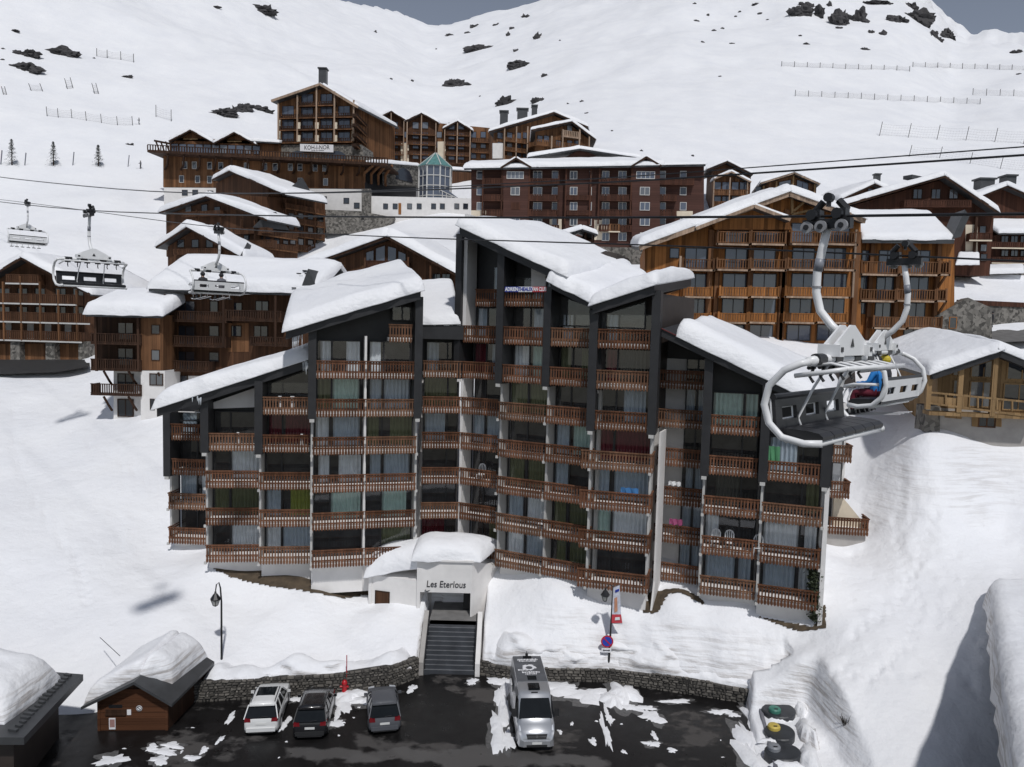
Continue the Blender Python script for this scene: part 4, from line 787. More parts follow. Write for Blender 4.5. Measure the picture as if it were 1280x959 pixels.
# long timber terrace base
F = flatF(200, 455, 215, 157, 153)
solid(F, ((204, 190), (455, 200), (455, 236), (204, 234)), Vector((1, 16, 0)), WOODK, r, 'terrace_wall'); solid(F, ((205, 234.5), (454, 236.5), (454, 268), (205, 256)), Vector((1, 14, 0)), WHITE, r, 'base_wall', .1)
m = MB(); a, b = F.px(184, 187, 3.0), F.px(484, 204, 3.0); m.hexa([F.P(a[0], a[1] - .5, 3), F.P(b[0], b[1] - .5, 3), F.P(b[0], b[1] - .5, -6), F.P(a[0], a[1] - .5, -6), F.P(a[0], a[1], 3), F.P(b[0], b[1], 3), F.P(b[0], b[1], -6), F.P(a[0], a[1], -6)]); obj('terrace_deck', m, WOODD, r)
m = MB(); 
for i in range(90): t = i / 89; u = a[0] + (b[0] - a[0]) * t; z = a[1] + (b[1] - a[1]) * t; F.box(m, u - .12, u + .12, z, z + .95, 2.8, 2.86)
m.bar(F.P(a[0], a[1] + 1, 2.85), F.P(b[0], b[1] + 1, 2.85), .15, .14); obj('terrace_railing', m, WOODD, r)
for i in range(13):
    x = 206 + i * 20; m = MB(); p = F.P(*F.px(x, 212 + i * .6, .1), .1); q = F.P(*F.px(x + 4, 193 + i * 1.05, 2.7), 2.7); m.tube([p, p.lerp(q, .5) + Vector((0, .5, -.4)), q], .2, 6); obj('brace', m, WOODD, r)
for y, xs in ((207, (231, 243, 262, 276, 308, 331, 344, 363, 375, 394, 406)), (224.5, (227, 247, 262, 407, 375))):
    for x in xs: win(F, x - 2.5, y - 4.5 + (x - 230) * .02, x + 2.5, y + 3.5 + (x - 230) * .02, r, .03, WHITEM, PANE, 0)
for x, y in ((231, 241), (244, 241), (263, 242), (405, 249), (433, 251), (446, 257)): win(F, x - 3, y - 3, x + 3, y + 3, r, .14, DARK, PANE, 0)
for i in range(4):
    m = MB(); p = Wy(455 + i * 9, 228 + i * 1.5, 153.5 + i); q = Wy(466 + i * 8, 207, 150 + i); m.tube([p, p.lerp(q, .4) + Vector((-.6, 0, .5)), q], .28, 6); obj('curved_brace', m, WOODK, r)
S = Frame(Wy(452, 230, 153)[:2], Wy(522, 230, 166)[:2]); solid(S, ((452, 206), (520, 212), (520, 248), (452, 248)), Vector((0, 5, 0)), BLACK, r, 'undercroft'); B2 = flatF(456, 592, 255, 151, 153.5); solid(B2, ((456, 245), (592, 248), (592, 288), (456, 288)), Vector((0, 2.5, 0)), WHITE, r, 'base_wall')
solid(S, ((452, 236), (463, 236), (463, 270), (452, 270)), Vector((0, 1.5, 0)), RUBBLE, r, 'stone_pier', 3.6)
for x in (482, 494, 512, 524, 542, 553, 571, 582): win(B2, x - 2.6, 255, x + 2.6, 261, r, .04, DARK, PANE, 0)
panel('door', B2, ((498, 254), (501.5, 254), (501.5, 268), (498, 268)), r, WOODO, -.05, .1)
for x, w_, h_ in ((498, 14, 12),): pass
solid(S, ((478, 203), (522, 206), (522, 232), (478, 230)), Vector((0, 5, 0)), RUBBLE, r, 'stone_arch', 1.0); m = MB(); u, z = S.px(505, 226, 1.05); m.prism([S.P(u + 2.6 * math.cos(t), z + 2.6 * math.sin(t), 1.06) for t in np.linspace(0, math.pi, 10)], S.n * .06); obj('arched_window', m, PANE, r)
snow_pad('roof_snow', S.P(*S.px(467, 203, 1.2), 1.2), S.P(*S.px(523, 207, 1.2), 1.2), S.P(*S.px(523, 207, 1.2), -4), S.P(*S.px(467, 203, 1.2), -4), .7, r, seed=53)
# stone wall under the hotel
stw = flatF(400, 492, 270, 148, 150); o = thing('stone_terrace_wall', 'rough stone wall with snow below the white hotel base', 'wall', stw.P(*stw.px(450, 290))); solid(stw, ((405, 262), (450, 264), (493, 272), (484, 292), (408, 292)), Vector((0, 3, 0)), RUBBLE, o, 'masonry')
# low twin gabled restaurant on the terrace
F = flatF(205, 350, 180, 163); lb = 'low twin-gabled timber restaurant with a wide window band on the hotel terrace'
r = thing('terrace_restaurant', lb, 'restaurant', F.P(*F.px(280, 192))); solid(F, ((212, 172), (350, 177), (350, 200), (212, 198)), Vector((0, 9, 0)), WOODK, r)
for x, y in ((238, 162), (293, 165)):
    m = MB(); q = [F.P(*F.px(a, b), 0) for a, b in ((x - 24, y + 14), (x + 25, y + 15), (x, y + 2))]; m.prism(q, Vector((0, 9, 0))); obj('gable_wall', m, WOODK, r)
    A, P_, B = F.P(*F.px(x - 27, y + 14, 1), 1), F.P(*F.px(x, y, 1), 1), F.P(*F.px(x + 27, y + 15, 1), 1); slope(F, A, P_, Vector((0, 9, .5)), r, .3, ROOFM, .7, 55 + x, .05, WOODD); slope(F, P_, B, Vector((0, 9, .5)), r, .3, ROOFM, .7, 56 + x, .05, WOODD)
    panel('gable_beam', F, ((x - 9, y + 11), (x + 9, y + 11), (x + 9, y + 12.6), (x - 9, y + 12.6)), r, WOODP, 0, .15)
A, B = F.P(*F.px(312, 176, 1), 1), F.P(*F.px(349, 178, 1), 1); slope(F, A, B, Vector((0, 9, 1.5)), r, .3, ROOFM, .6, 59, .05)
for i in range(11):
    x = 214 + i * 10.2; win(F, x, 180 + i * .25, x + 8.6, 190 + i * .25, r, .04, WOODD, PANEB, 0)
m = MB(); a, b = F.P(*F.px(193, 176, 2), 2), F.P(*F.px(214, 180, 2), 2)
m.bar(a, b, .5, .35); 
for x in (195, 201, 207): m.bar(F.P(*F.px(x, 177, 2), 2), F.P(*F.px(x + 5, 191, 2), 2), .25, .25)
obj('pergola', m, WOODD, r)
# three gabled wing behind
F = flatF(462, 615, 165, 183, 186); r = thing('hotel_wing', 'long timber hotel wing with three small gables behind the glass turret', 'hotel', F.P(*F.px(540, 205)))
solid(F, ((464, 146), (612, 160), (612, 206), (464, 206)), Vector((3, 10, 0)), WOODK, r)
for x, y, ww in ((489, 138.5, 18), (527, 141, 20), (572, 151, 18)):
    m = MB(); m.prism([F.P(*F.px(a, b, .25), .25) for a, b in ((x - ww + 2, 205), (x + ww - 2, 205), (x + ww - 2, y + 12), (x, y + 1.5), (x - ww + 2, y + 10))], Vector((2, 8, 0))); obj('gable_wall', m, WOODM, r)
    A, P_, B = F.P(*F.px(x - ww - 1, y + 10, 1.3), 1.3), F.P(*F.px(x, y, 1.3), 1.3), F.P(*F.px(x + ww + 1, y + 12, 1.3), 1.3); slope(F, A, P_, Vector((1, 10, .6)), r, .3, ROOFM, .6, int(x), .05, WOODD); slope(F, P_, B, Vector((1, 10, .6)), r, .3, ROOFM, .6, int(x) + 1, .05, WOODD)
    for y2 in (164, 176.5, 189): bal(F, x - ww + 2, x + ww - 2, y2 + y * .1 - 14, y2 + y * .1 - 9.5, r, 1.2, WOODM, WOODK, .6, .5)
    for y2 in (157, 169.5, 182, 195):
        for dx in (-7, 5): win(F, x + dx - 4, y2 + y * .1 - 18, x + dx + 3, y2 + y * .1 - 10.5, r, .3, WOODD, PANEB, 0)
    for dx in (-ww + 2, 0, ww - 2): post(F, x + dx, y + abs(dx) * .5 + 2, 204, r, 1.25, .22, WOODW)
for x, y in ((505, 187), (551, 185)): panel('render_bay', F, ((x - 4, y - 8), (x + 6, y - 8), (x + 6, y + 16), (x - 4, y + 16)), r, CREAM, 0, .7)
for x in (508, 549, 592, 604):
    for y2 in (165, 178, 191): win(F, x - 3, y2, x + 3, y2 + 7, r, .05, WOODD, PANEB, 0)
bal(F, 590, 612, 173, 178, r, 1.1, WOODM, WOODK, .6, .5); bal(F, 590, 612, 186, 191, r, 1.1, WOODM, WOODK, .6, .5)
# snow covered link roof behind the turret
snow_pad('roof_snow', F.P(*F.px(466, 205, 6), 6), F.P(*F.px(600, 214, 6), 6), F.P(*F.px(600, 214, 6), 0), F.P(*F.px(466, 205, 6), 0), .7, r, seed=61); solid(F, ((556, 214), (600, 216), (600, 250), (556, 250)), Vector((0, 5, 0)), WOODM, r, 'link_wall', 6)
# glass turret
c = Wy(542, 251, 155); ht = Wy(542, 207, 155).z; tp = Wy(542, 188, 155).z; rad = 3.45
r = thing('glass_turret', 'octagonal white framed glass turret with a pale green pointed glass roof', 'turret', c)
TEAL = flat('green_roof_glass', (.10, .22, .21), .15, var=.3); z0 = c.z - 1
ring = lambda R, z, k=8, ph=.39: [Vector((c.x + R * math.cos(2 * math.pi * i / k + ph), c.y + 2.5 + R * math.sin(2 * math.pi * i / k + ph), z)) for i in range(k)]
m = MB(); m.loft([ring(rad - .08, z0), ring(rad - .08, ht)]); obj('glazing', m, PANEB, r)
lo, hi = ring(rad, z0), ring(rad, ht)
for i in range(8):
    m = MB(); m.bar(lo[i], hi[i], .26, .26); obj('post', m, WHITEM, r); j = (i + 1) % 8
    m = MB()
    for t in (.0, .25, .5, .75, 1): m.bar(lo[i].lerp(hi[i], t), lo[j].lerp(hi[j], t), .16, .16)
    m.bar(lo[i].lerp(lo[j], .5), hi[i].lerp(hi[j], .5), .13, .13); obj('glazing_bars', m, WHITEM, r)
m = MB(); m.loft([ring(rad + .35, ht), ring(.25, tp)]); rf = obj('roof', m, TEAL, r)
m = MB()
for i, p in enumerate(ring(rad + .38, ht)): m.bar(p, ring(.25, tp)[i], .16, .16)
obj('roof_ribs', m, WHITEM, rf); m = MB(); m.tube([ring(0, tp)[0], ring(0, tp)[0] + Vector((0, 0, .8))], .06, 6); obj('finial', m, BLACK, rf)
F = Frame((c.x - 1, c.y - 1.5), (c.x + 6, c.y - .5)); m = MB(); m.prism([F.P(*F.px(x, y), 0) for x, y in ((548, 250), (576, 250), (560, 238), (550, 236))], Vector((0, 2.5, 0))); obj('lean_to_glazing', m, PANEB, r)
m = MB()
for p, q in (((549, 237), (576, 250)), ((553, 239), (553, 250)), ((558, 241), (558, 250)), ((564, 244), (564, 250)), ((570, 247), (570, 250)), ((549, 244), (566, 246))): m.bar(F.P(*F.px(*p, .1), .1), F.P(*F.px(*q, .1), .1), .14, .14)
obj('lean_to_bars', m, WHITEM, r)
# pair of gables right of the wing
F = Frame(Wy(612, 180, 172)[:2], Wy(720, 180, 180)[:2]); r = gable('large_chalet', 'timber chalet with long snowy roof and two chimneys above the maroon block', F, 212, (611, 164), (693, 140), (735, 158), (3, 14, 0), WOODK, .7, 1.2, (616, 722), seed=64)
for x, y, s in ((630, 146, 1.0), (653, 143, 1.3), (668, 139, .7)): m = MB(); p = Wy(x, y, 186); m.wbox((p.x, p.y, p.z - 2), (1.9 * s, 1.9, 5.9)); m.wbox((p.x, p.y, p.z + 1.1), (2.3 * s, 2.3, .3)); obj('chimney', m, ROOFM, r, flip=False)
panel('render_bay', F, ((616, 179), (629, 179), (629, 198), (616, 198)), r, WHITE, 0, .4)
for y in (173, 185, 196): bal(F, 631, 660, y, y + 5, r, 1.1, WOODK, WOODK, .55, .4)
for x in (634, 645, 654, 622):
    for y in (166, 178, 190): win(F, x, y, x + 6, y + 7, r, .05, WOODD, PANEB, 0)
for x in (631, 646, 660): post(F, x, 158, 201, r, 1.15, .25, WOODW)
F = Frame(Wy(667, 180, 166)[:2], Wy(735, 180, 171)[:2]); r = gable('gabled_chalet', 'timber chalet with open balconies and silvered posts right above the maroon block', F, 208, (664, 162), (715, 151.5), (745, 174), (.5, 9, 0), WOODK, .6, 1.3, (668, 735), seed=66)
bal(F, 704, 726, 164, 172, r, 1.1, WOODW, WOODW, .5, .4); bal(F, 670, 738, 178, 185, r, 1.1, WOODK, WOODK, .55, .4); 
for x in (690, 704, 725, 737): post(F, x, 155 + abs(x - 715) * .6, 190, r, 1.25, .28, WOODW)
for x, y in ((709, 157), (672, 170), (680, 170), (709, 176), (718, 176), (695, 176)): win(F, x, y, x + 6, y + 7, r, .04, WOODD, PANEB, 0)
# ------------------------------------------------------------------ maroon clad residence behind the block
F = flatF(589, 880, 260, 129, 127)
r = thing('maroon_residence', 'long maroon clad residence with cream lower panels and snowy slate roof behind the apartment block', 'building', F.P(*F.px(720, 305)))
solid(F, ((589, 207), (880, 203), (880, 325), (589, 325)), Vector((1, 12, 0)), BRICKW, r)
for x0, x1, y0, y1 in ((589, 609, 263, 300), (687, 702, 274, 300), (743, 762, 275, 300), (843, 866, 264, 272)): panel('cream_panel', F, ((x0, y0), (x1, y0), (x1, y1), (x0, y1)), r, CREAM, -.05, .05)
# projecting bays
def bay(x0, x1, yt, w, gab=None):
    pts = [(x0, 325), (x1, 325), (x1, yt)] + ([gab] if gab else []) + [(x0, yt)]
    m = MB(); m.prism([F.P(*F.px(x, y, w), w) for x, y in pts], F.n * -(w + .5)); return obj('bay_wall', m, BRICKW, r)
bay(629, 661, 209, 1.0, (645, 197)); bay(790, 825, 206, 1.0, (808, 195.5)); bay(706, 737, 210, .35)
A, B = F.P(*F.px(580, 210, 1.6), 1.6), F.P(*F.px(830, 206, 1.6), 1.6); E = Vector((.6, 9, 2.6))
slope(F, A, B, E, r, .35, SLATE, .75, 70, nu=36); slope(F, A + E, B + E, Vector((.5, 6, -2)), r, .35, SLATE, .6, 71, nu=30)
A, B = F.P(*F.px(826, 206, 1.4), 1.4), F.P(*F.px(882, 205, 1.4), 1.4); slope(F, A, B, Vector((.6, 9, 1.5)), r, .35, SLATE, .3, 72)
for gx, gy in ((645, 197), (808, 195.4)):
    a, p, b = F.P(*F.px(gx - 19, gy + 12, 1.7), 1.7), F.P(*F.px(gx, gy, 1.7), 1.7), F.P(*F.px(gx + 19, gy + 11.5, 1.7), 1.7)
    slope(F, a, p, Vector((.4, 8, .3)), r, .28, SLATE, .35, gx, -.1, WOODD); slope(F, p, b, Vector((.4, 8, .3)), r, .28, SLATE, .35, gx + 1, -.1, WOODD)
G = flatF(655, 800, 190, 136); m = MB(); m.prism([G.P(*G.px(x, y)) for x, y in ((690, 205), (765, 202), (725, 187))], Vector((0, 5, 0))); obj('gable_wall', m, BRICKW, r)
a, p, b = G.P(*G.px(660, 196, 1), 1), G.P(*G.px(725, 185.5, 1), 1), G.P(*G.px(800, 197, 1), 1); slope(G, a, p, Vector((0, 6, .5)), r, .3, SLATE, .7, 74); slope(G, p, b, Vector((0, 6, .5)), r, .3, SLATE, .5, 75)
rows = [219, 239, 258, 277, 296]
for j, y in enumerate(rows):
    for x, w_ in ((600, 3.5), (644, 5), (694, 3.5), (717, 4), (735, 4), (757, 4), (778, 4.5), (806, 5.5), (828, 3.5), (854, 3.5), (672, 5)):
        ww = 1.06 if x in (644, 806) else .41 if x in (717,) else .04
        if x == 806 and j == 0: win(F, x - 10, y - 4, x + 12, y + 4, r, 1.03, WHITEM, PANEB, 3); continue
        if x in (644,) and j == 0: win(F, x - 10, y - 4, x + 10, y + 4, r, 1.03, WHITEM, PANEB, 3); continue
        if x == 644 and j == 2: panel('shutter', F, ((639, 253), (650, 253), (650, 262), (639, 262)), r, WOODR, 1.0, 1.06); continue
        if j == 4 and x in (717, 735): continue
        win(F, x - w_, y - 4.5, x + w_, y + 4.5, r, ww, WHITEM, PANEB if (x + j) % 3 else PANE, 1 if w_ > 3.6 else 0)
for y in rows[1:4]:
    for x0, x1 in ((604, 629), (661, 699), (749, 790), (825, 846)): bal(F, x0, x1, y + 4, y + 12, r, 1.3, WOODR, WOODR, .72, .4, wf=1.0)
    if y < 270: bal(F, 708, 740, y + 5, y + 11, r, .6, WOODR, None, .6, .4, wf=.95)
for y in (223,): 
    for x0, x1 in ((604, 629), (661, 699), (749, 790), (825, 868)): bal(F, x0, x1, y, y + 8, r, 1.3, WOODR, None, .72, .4, wf=1.0)
bal(F, 661, 687, 281, 291, r, 1.3, WOODK, CREAM, .6, .4, wf=1.2); bal(F, 761, 775, 280, 290, r, 1.3, WOODK, CREAM, .6, .4, wf=1.2)
for x in (604, 628, 662, 699, 708, 739, 750, 790): post(F, x, 209, 280, r, 1.05, .25, WOODR)
for x in (862, 872): pass
# little shelter with snow cap below the residence
F = flatF(690, 750, 295, 106); r = thing('timber_shelter', 'small open dark timber shelter with a thick snow cap beneath the maroon residence', 'shelter', F.P(*F.px(720, 307)))
for x in (697, 708, 732, 742): m = MB(); u, z = F.px(x, 291); _, zb = F.px(x, 309); F.box(m, u - .13, u + .13, zb, z, -.2, 0); F.box(m, u - .13, u + .13, zb, z, -3.4, -3.2); obj('post', m, WOODD, r, flip=False)
m = MB(); u0, u1, z0, z1 = F.rect(697, 300, 742, 306, 0); F.box(m, u0, u1, z0, z1, -3.3, -.21); obj('counter', m, WOODM, r, flip=False)
m = MB(); F.box(m, u0, u1, z0, F.px(720, 292)[1], -3.45, -3.35); obj('back_panel', m, WOODD, r, flip=False)
a, p, b = F.P(*F.px(693, 296, .6), .6), F.P(*F.px(728, 286, .6), .6), F.P(*F.px(747, 292.5, .6), .6); slope(F, a, p, Vector((-.3, 4.2, 0)), r, .25, DARK, .75, 80, .1); slope(F, p, b, Vector((-.3, 4.2, 0)), r, .25, DARK, .6, 81, .1)
o = thing('snowy_stone_wall', 'grey stone wall edging the road left of the orange timber hotel', 'wall', Wy(820, 318, 100)); W2 = flatF(735, 806, 312, 103); solid(W2, ((735, 308), (806, 310), (806, 330), (735, 330)), Vector((0, 1, 0)), RUBBLE, o, 'masonry')
# ------------------------------------------------------------------ orange timber hotel on the right
F = flatF(804, 1076, 350, 79.5, 79.5)
r = thing('orange_timber_hotel', 'large orange timber hotel with stacked balconies and wide snowy roof behind the chairlift', 'hotel', F.P(*F.px(940, 440)))
pts = [(806, 470), (1076, 470), (1076, 272), (988, 243), (806, 306)]
solid(F, pts, Vector((2, 15, 0)), WOODO, r)
a, p, b = F.P(*F.px(799, 307, 1.6), 1.6), F.P(*F.px(987, 239, 1.6), 1.6), F.P(*F.px(1082, 273, 1.6), 1.6); E = Vector((1.5, 15, 1.8))
slope(F, a, p, E, r, .5, ROOFM, .9, 90, .2, WOODW, 24); slope(F, p, b, E, r, .5, ROOFM, .8, 91, .2, WOODW, 20)
# small front gable
m = MB(); m.prism([F.P(*F.px(x, y, 1.0), 1.0) for x, y in ((893, 287), (990, 287), (985, 274), (943, 259), (893, 277))], F.n * -1.1); obj('gable_wall', m, WOODO, r)
a, p, b = F.P(*F.px(870, 284, 2.2), 2.2), F.P(*F.px(943, 256, 2.2), 2.2), F.P(*F.px(988, 273, 2.2), 2.2); slope(F, p, b, Vector((0, 2.4, 0)), r, .3, ROOFM, .25, 92, .0, WOODW); slope(F, a, p, Vector((0, 2.4, 0)), r, .3, ROOFM, .3, 93, .0, WOODW)
m = MB()
for p, q in (((990, 268), (1018, 262)), ((992, 264), (1006, 252)), ((990, 245), (990, 268))): m.bar(F.P(*F.px(*p, .6), .6), F.P(*F.px(*q, .6), .6), .22, .22)
obj('gable_truss', m, WOODP, r)
for yr, yb, segs in [(289.5, 306, ((896, 938), (938, 983), (988, 1030), (1030, 1073))), (324, 338, ((852, 893), (895, 937), (937, 983), (984, 1028), (1028, 1070))), (359, 372, ((854, 891), (899, 937), (937, 974), (981, 1023), (1023, 1063))), (391.5, 404, ((859, 889), (897, 935), (935, 971), (979, 1020), (1020, 1060)))]:
    for i, (x0, x1) in enumerate(segs): bal(F, x0, x1, yr, yb, r, 1.5, WOODK if yr < 340 else WOODO, WOODW, .38 if yr < 340 else .8, .26, posts=(x0 + 1, x1 - 1))
def hw(x, y0, y1, hwid, F=F, head=None, mull=1): return win(F, x - hwid, y0, x + hwid, y1, r, .04, DARK, PANEB, mull, head)
hw(921, 276, 303, 14, head=(281, 276)); hw(959, 276, 303, 14, head=(276, 283)); hw(1003, 280, 303, 13); hw(1048, 280, 303, 13)
for x in (870, 920, 955, 1004, 1043): hw(x, 311, 336, 13)
hw(843, 311, 322, 5, mull=0)
for x, w_ in ((834, 13), (869, 14), (918, 14), (955, 14), (1004, 14), (1043, 14)): hw(x, 343, 370 if x > 850 else 357, w_)
for x in (872, 916, 955, 1000, 1041): hw(x, 373 + 1, 402, 13)
for x in (918, 951, 998, 1036, 880): hw(x, 407, 425, 14)
for x, y0, y1 in ((890, 287, 445), (940, 306, 445), (985, 262, 445), (979, 340, 445), (1074, 290, 445), (897, 340, 445)): post(F, x, y0, y1, r, .55, .5, WOODK)
for x, y0, y1 in ((851, 320, 340), (1071, 287, 372)): post(F, x, y0, y1, r, 1.5, .2, WOODW)
for x, y in ((872, 324), (915, 324), (960, 324), (1003, 324), (1046, 324)): pass
# right wing
G = flatF(1076, 1195, 340, 81, 81)
solid(G, ((1076, 440), (1193, 440), (1193, 297), (1076, 296)), Vector((2, 10, 0)), WOODO, r, 'wing_wall')
A, B = G.P(*G.px(1078, 299, 1.4), 1.4), G.P(*G.px(1193, 300, 1.4), 1.4); E = Vector((1.2, 7.5, 3.9)); slope(G, A, B, E, r, .4, ROOFM, .55, 95, .05); slope(G, A + E, B + E, Vector((1, 6, -3)), r, .4, ROOFM, .5, 96, .05)
m = MB(); m.prism([G.P(*G.px(x, y, 1.4), 1.4) for x, y in ((1190, 299), (1201, 296), (1212, 270), (1206, 262))], Vector((.4, 3, 0))); obj('gable_end', m, ROOFM, r)
for yr, yb, x0, x1 in [(327, 344, 1076, 1124), (327, 344, 1124, 1174), (327, 344, 1174, 1188), (362, 377, 1075, 1120), (362, 377, 1120, 1170), (362, 377, 1170, 1184), (396, 411, 1091, 1134), (396, 411, 1134, 1178), (434, 448, 1094, 1173)]: bal(G, x0, x1, yr, yb, r, 1.6, WOODK, WOODW, .42 if yr < 390 else .7, .26, posts=(x0 + 1, x1 - 1))
for x0, x1, y0, y1 in ((1078, 1087, 314, 326), (1099, 1119, 314, 342), (1139, 1161, 314, 342), (1076, 1084, 345, 361), (1096, 1116, 347, 375), (1137, 1159, 347, 375), (1073, 1081, 379, 392), (1094, 1112, 379, 408), (1134, 1155, 379, 408), (1094, 1112, 412, 430), (1130, 1152, 412, 430)): win(G, x0, y0, x1, y1, r, .04, DARK, PANEB, 1)
for x in (1092, 1126, 1176): post(G, x, 297, 440, r, .5, .4, WOODK)
for y in (345, 378, 412): m = MB(); p = G.P(*G.px(1170, y + 18, .1), .1); q = G.P(*G.px(1182, y, 1.5), 1.5); m.tube([p, p.lerp(q, .5) + Vector((0, .2, -.2)), q], .14, 6); obj('brace', m, WOODK, r)
solid(G, ((1165, 398), (1210, 372), (1240, 385), (1240, 450), (1165, 450)), Vector((1, 3, 0)), RUBBLE, r, 'stone_base', .6)
win(G, 1187, 397, 1195, 410, r, .65, WOODO, PANE, 0)
# stone road wall, road, parked dark car far behind
W3 = Frame(Wy(1196, 395, 86)[:2], Wy(1300, 395, 90)[:2]); o = thing('road_stone_wall', 'pale rubble retaining wall with red capping beside the orange hotel', 'wall', W3.P(*W3.px(1240, 408)))
solid(W3, ((1170, 402), (1205, 381), (1300, 383), (1300, 412), (1170, 412)), Vector((0, .8, 0)), RUBBLE, o, 'masonry'); m = MB(); W3.box(m, W3.px(1200, 380)[0], W3.px(1300, 380)[0], W3.px(1250, 383)[1], W3.px(1250, 377)[1], -.5, .15); obj('capping', m, WOODR, o, flip=False)
m = MB(); A = [Wy(x, y, Y) for x, y, Y in ((1150, 432, 78), (1320, 425, 80), (1320, 408, 88.5), (1180, 411, 86))]; m.v = [tuple(p) for p in A]; m.f = [(0, 1, 2, 3)]; struct(obj('road', m, flat('road_grey', (.13, .125, .12), .85), None, flip=False))
m = MB(); A = [Wy(x, y, Y) for x, y, Y in ((-90, 474, 88), (72, 468, 88.5), (112, 461, 90), (112, 452, 97), (-90, 452, 98))]; m.v = [(p.x, p.y, p.z + .25) for p in A]; m.f = [(0, 1, 2, 3, 4)]; struct(obj('road', m, flat('wet_road', (.03, .03, .03), .6), None, flip=False))
# ------------------------------------------------------------------ chalets on the right skyline
F = flatF(1085, 1215, 250, 107, 105); r = gable('big_gabled_chalet', 'big dark gabled chalet with skylight on its snowy roof behind the orange hotel wing', F, 330, (1050, 257), (1181, 219), (1249, 265), (-1, 16, 0), WOODR, .8, 1.4, (1082, 1238), seed=100)
for x in (1147, 1170, 1192): win(F, x - 5, 237, x + 5, 248, r, .05, WOODD, PANE, 1)
bal(F, 1130, 1215, 250, 259, r, 1.2, WOODR, None, .75, .3); bal(F, 1212, 1240, 291, 301, r, 1.2, WOODR, CREAM, .75, .3)
panel('render_panel', F, ((1207, 281), (1222, 281), (1222, 330), (1207, 330)), r, CREAM, -.05, .06); post(F, 1222, 262, 330, r, .5, .3, WOODD)
for x0, y0 in ((1225, 283), (1226, 306), (1226, 318)): win(F, x0, y0, x0 + 7, y0 + 8, r, .06, WOODD, PANE, 0)
m = MB(); p = Wy(1143, 223, 112); m.wbox((p.x, p.y, p.z), (3.2, 1.4, .5), .5); obj('skylight', m, SLATE, r, flip=False)
snow_pad('roof_snow', F.P(*F.px(1197, 330, 3), 3), F.P(*F.px(1222, 330, 3), 3), F.P(*F.px(1222, 318, 0), 0), F.P(*F.px(1200, 318, 0), 0), .5, r, seed=101)
F = flatF(1215, 1330, 260, 116, 115); r = gable('right_edge_chalet', 'dark gabled chalet with a chimney at the right edge of the village', F, 330, (1212, 250), (1259, 231.5), (1320, 258), (-1, 13, 0), WOODR, .7, 1.3, (1222, 1315), seed=103)
for x, y, s in ((1230, 232, 1), (1259.5, 228, .7)): m = MB(); p = Wy(x, y, 119); m.wbox((p.x, p.y, p.z), (2.2 * s, 1.8, 1.5)); m.wbox((p.x, p.y, p.z + .9), (2.7 * s, 2.2, .25)); obj('chimney', m, ROOFM, r, flip=False)
A, B = F.P(*F.px(1248, 291, 4), 4), F.P(*F.px(1330, 291, 4), 4); slope(F, A, B, Vector((0, 4, 2.2)), r, .3, ROOFM, .5, 104, .05)
solid(F, ((1250, 293), (1330, 293), (1330, 345), (1250, 345)), Vector((0, 3, 0)), WOODR, r, 'annex_wall', 3)
for y in (303, 322): bal(F, 1240, 1330, y, y + 8, r, 1.4, WOODR, CREAM, .75, .3, wf=4.4)
for x in (1256, 1268, 1280):
    for y in (295, 312): win(F, x - 4, y, x + 4, y + 8, r, 3.05, WOODD, PANE, 1)
solid(F, ((1196, 335), (1330, 340), (1330, 375), (1196, 365)), Vector((0, 3, 0)), RUBBLE, r, 'stone_base', 6)
for x in (1206, 1240, 1262): win(F, x - 9, 350, x + 9, 362, r, 6.05, WOODD, PANE, 0)
snow_pad('roof_snow', F.P(*F.px(1230, 342, 8), 8), F.P(*F.px(1278, 341, 8), 8), F.P(*F.px(1278, 336, 5), 5), F.P(*F.px(1230, 336, 5), 5), .7, r, seed=105)
F = flatF(1060, 1115, 240, 132); r = gable('small_roof_chalet', 'small timber gable with a chimney peeking over snow left of the big chalet', F, 262, (1050, 249), (1093, 229), (1113, 238), (-3, 10, 0), WOODM, .8, 1.0, (1066, 1108), seed=106)
m = MB(); p = Wy(1096, 224, 134); m.wbox((p.x, p.y, p.z), (.9, .9, 1.4)); m.wbox((p.x, p.y, p.z + .8), (1.2, 1.2, .2)); obj('chimney', m, ROOFM, r, flip=False); win(F, 1085, 236, 1090, 241, r, .05, WOODD, PANE, 0); win(F, 1094, 236, 1099, 241, r, .05, WOODD, PANE, 0)
F = flatF(886, 938, 230, 143); r = gable('tall_small_chalet', 'narrow two-tiered timber chalet right of the maroon residence', F, 275, (884, 211), (909, 201), (941, 217), (1, 9, 0), WOODM, .4, 1.2, (889, 936), seed=108)
a, p, b = F.P(*F.px(893, 223, 2.4), 2.4), F.P(*F.px(914, 214, 2.4), 2.4), F.P(*F.px(939, 227, 2.4), 2.4); slope(F, a, p, Vector((0, 3, 0)), r, .25, ROOFM, .4, 109, .05, WOODW); slope(F, p, b, Vector((0, 3, 0)), r, .25, ROOFM, .4, 110, .05, WOODW)
m = MB(); m.prism([F.P(*F.px(x, y, 1.2), 1.2) for x, y in ((892, 275), (936, 275), (936, 228), (914, 216), (892, 226))], F.n * -1.2); obj('front_wall', m, WOODK, r)
for y in (237, 252, 264): bal(F, 892, 936, y, y + 7, r, 1.0, WOODK, None, .6, .4, wf=2.3)
for x in (897, 907, 919, 929):
    for y in (228, 243): win(F, x - 4, y, x + 4, y + 9, r, 1.25, WOODD, PANEB, 0)
for x in (893, 913, 935): post(F, x, 222, 270, r, 2.3, .2, WOODW)
F = flatF(954, 1022, 230, 139); r = gable('timber_gable_house', 'short timber gabled house with two large windows above the orange hotel roof', F, 262, (951, 228), (993, 215), (1025, 229), (2, 10, 0), WOODK, .5, 1.2, (957, 1019), trim=WOODW, seed=111)
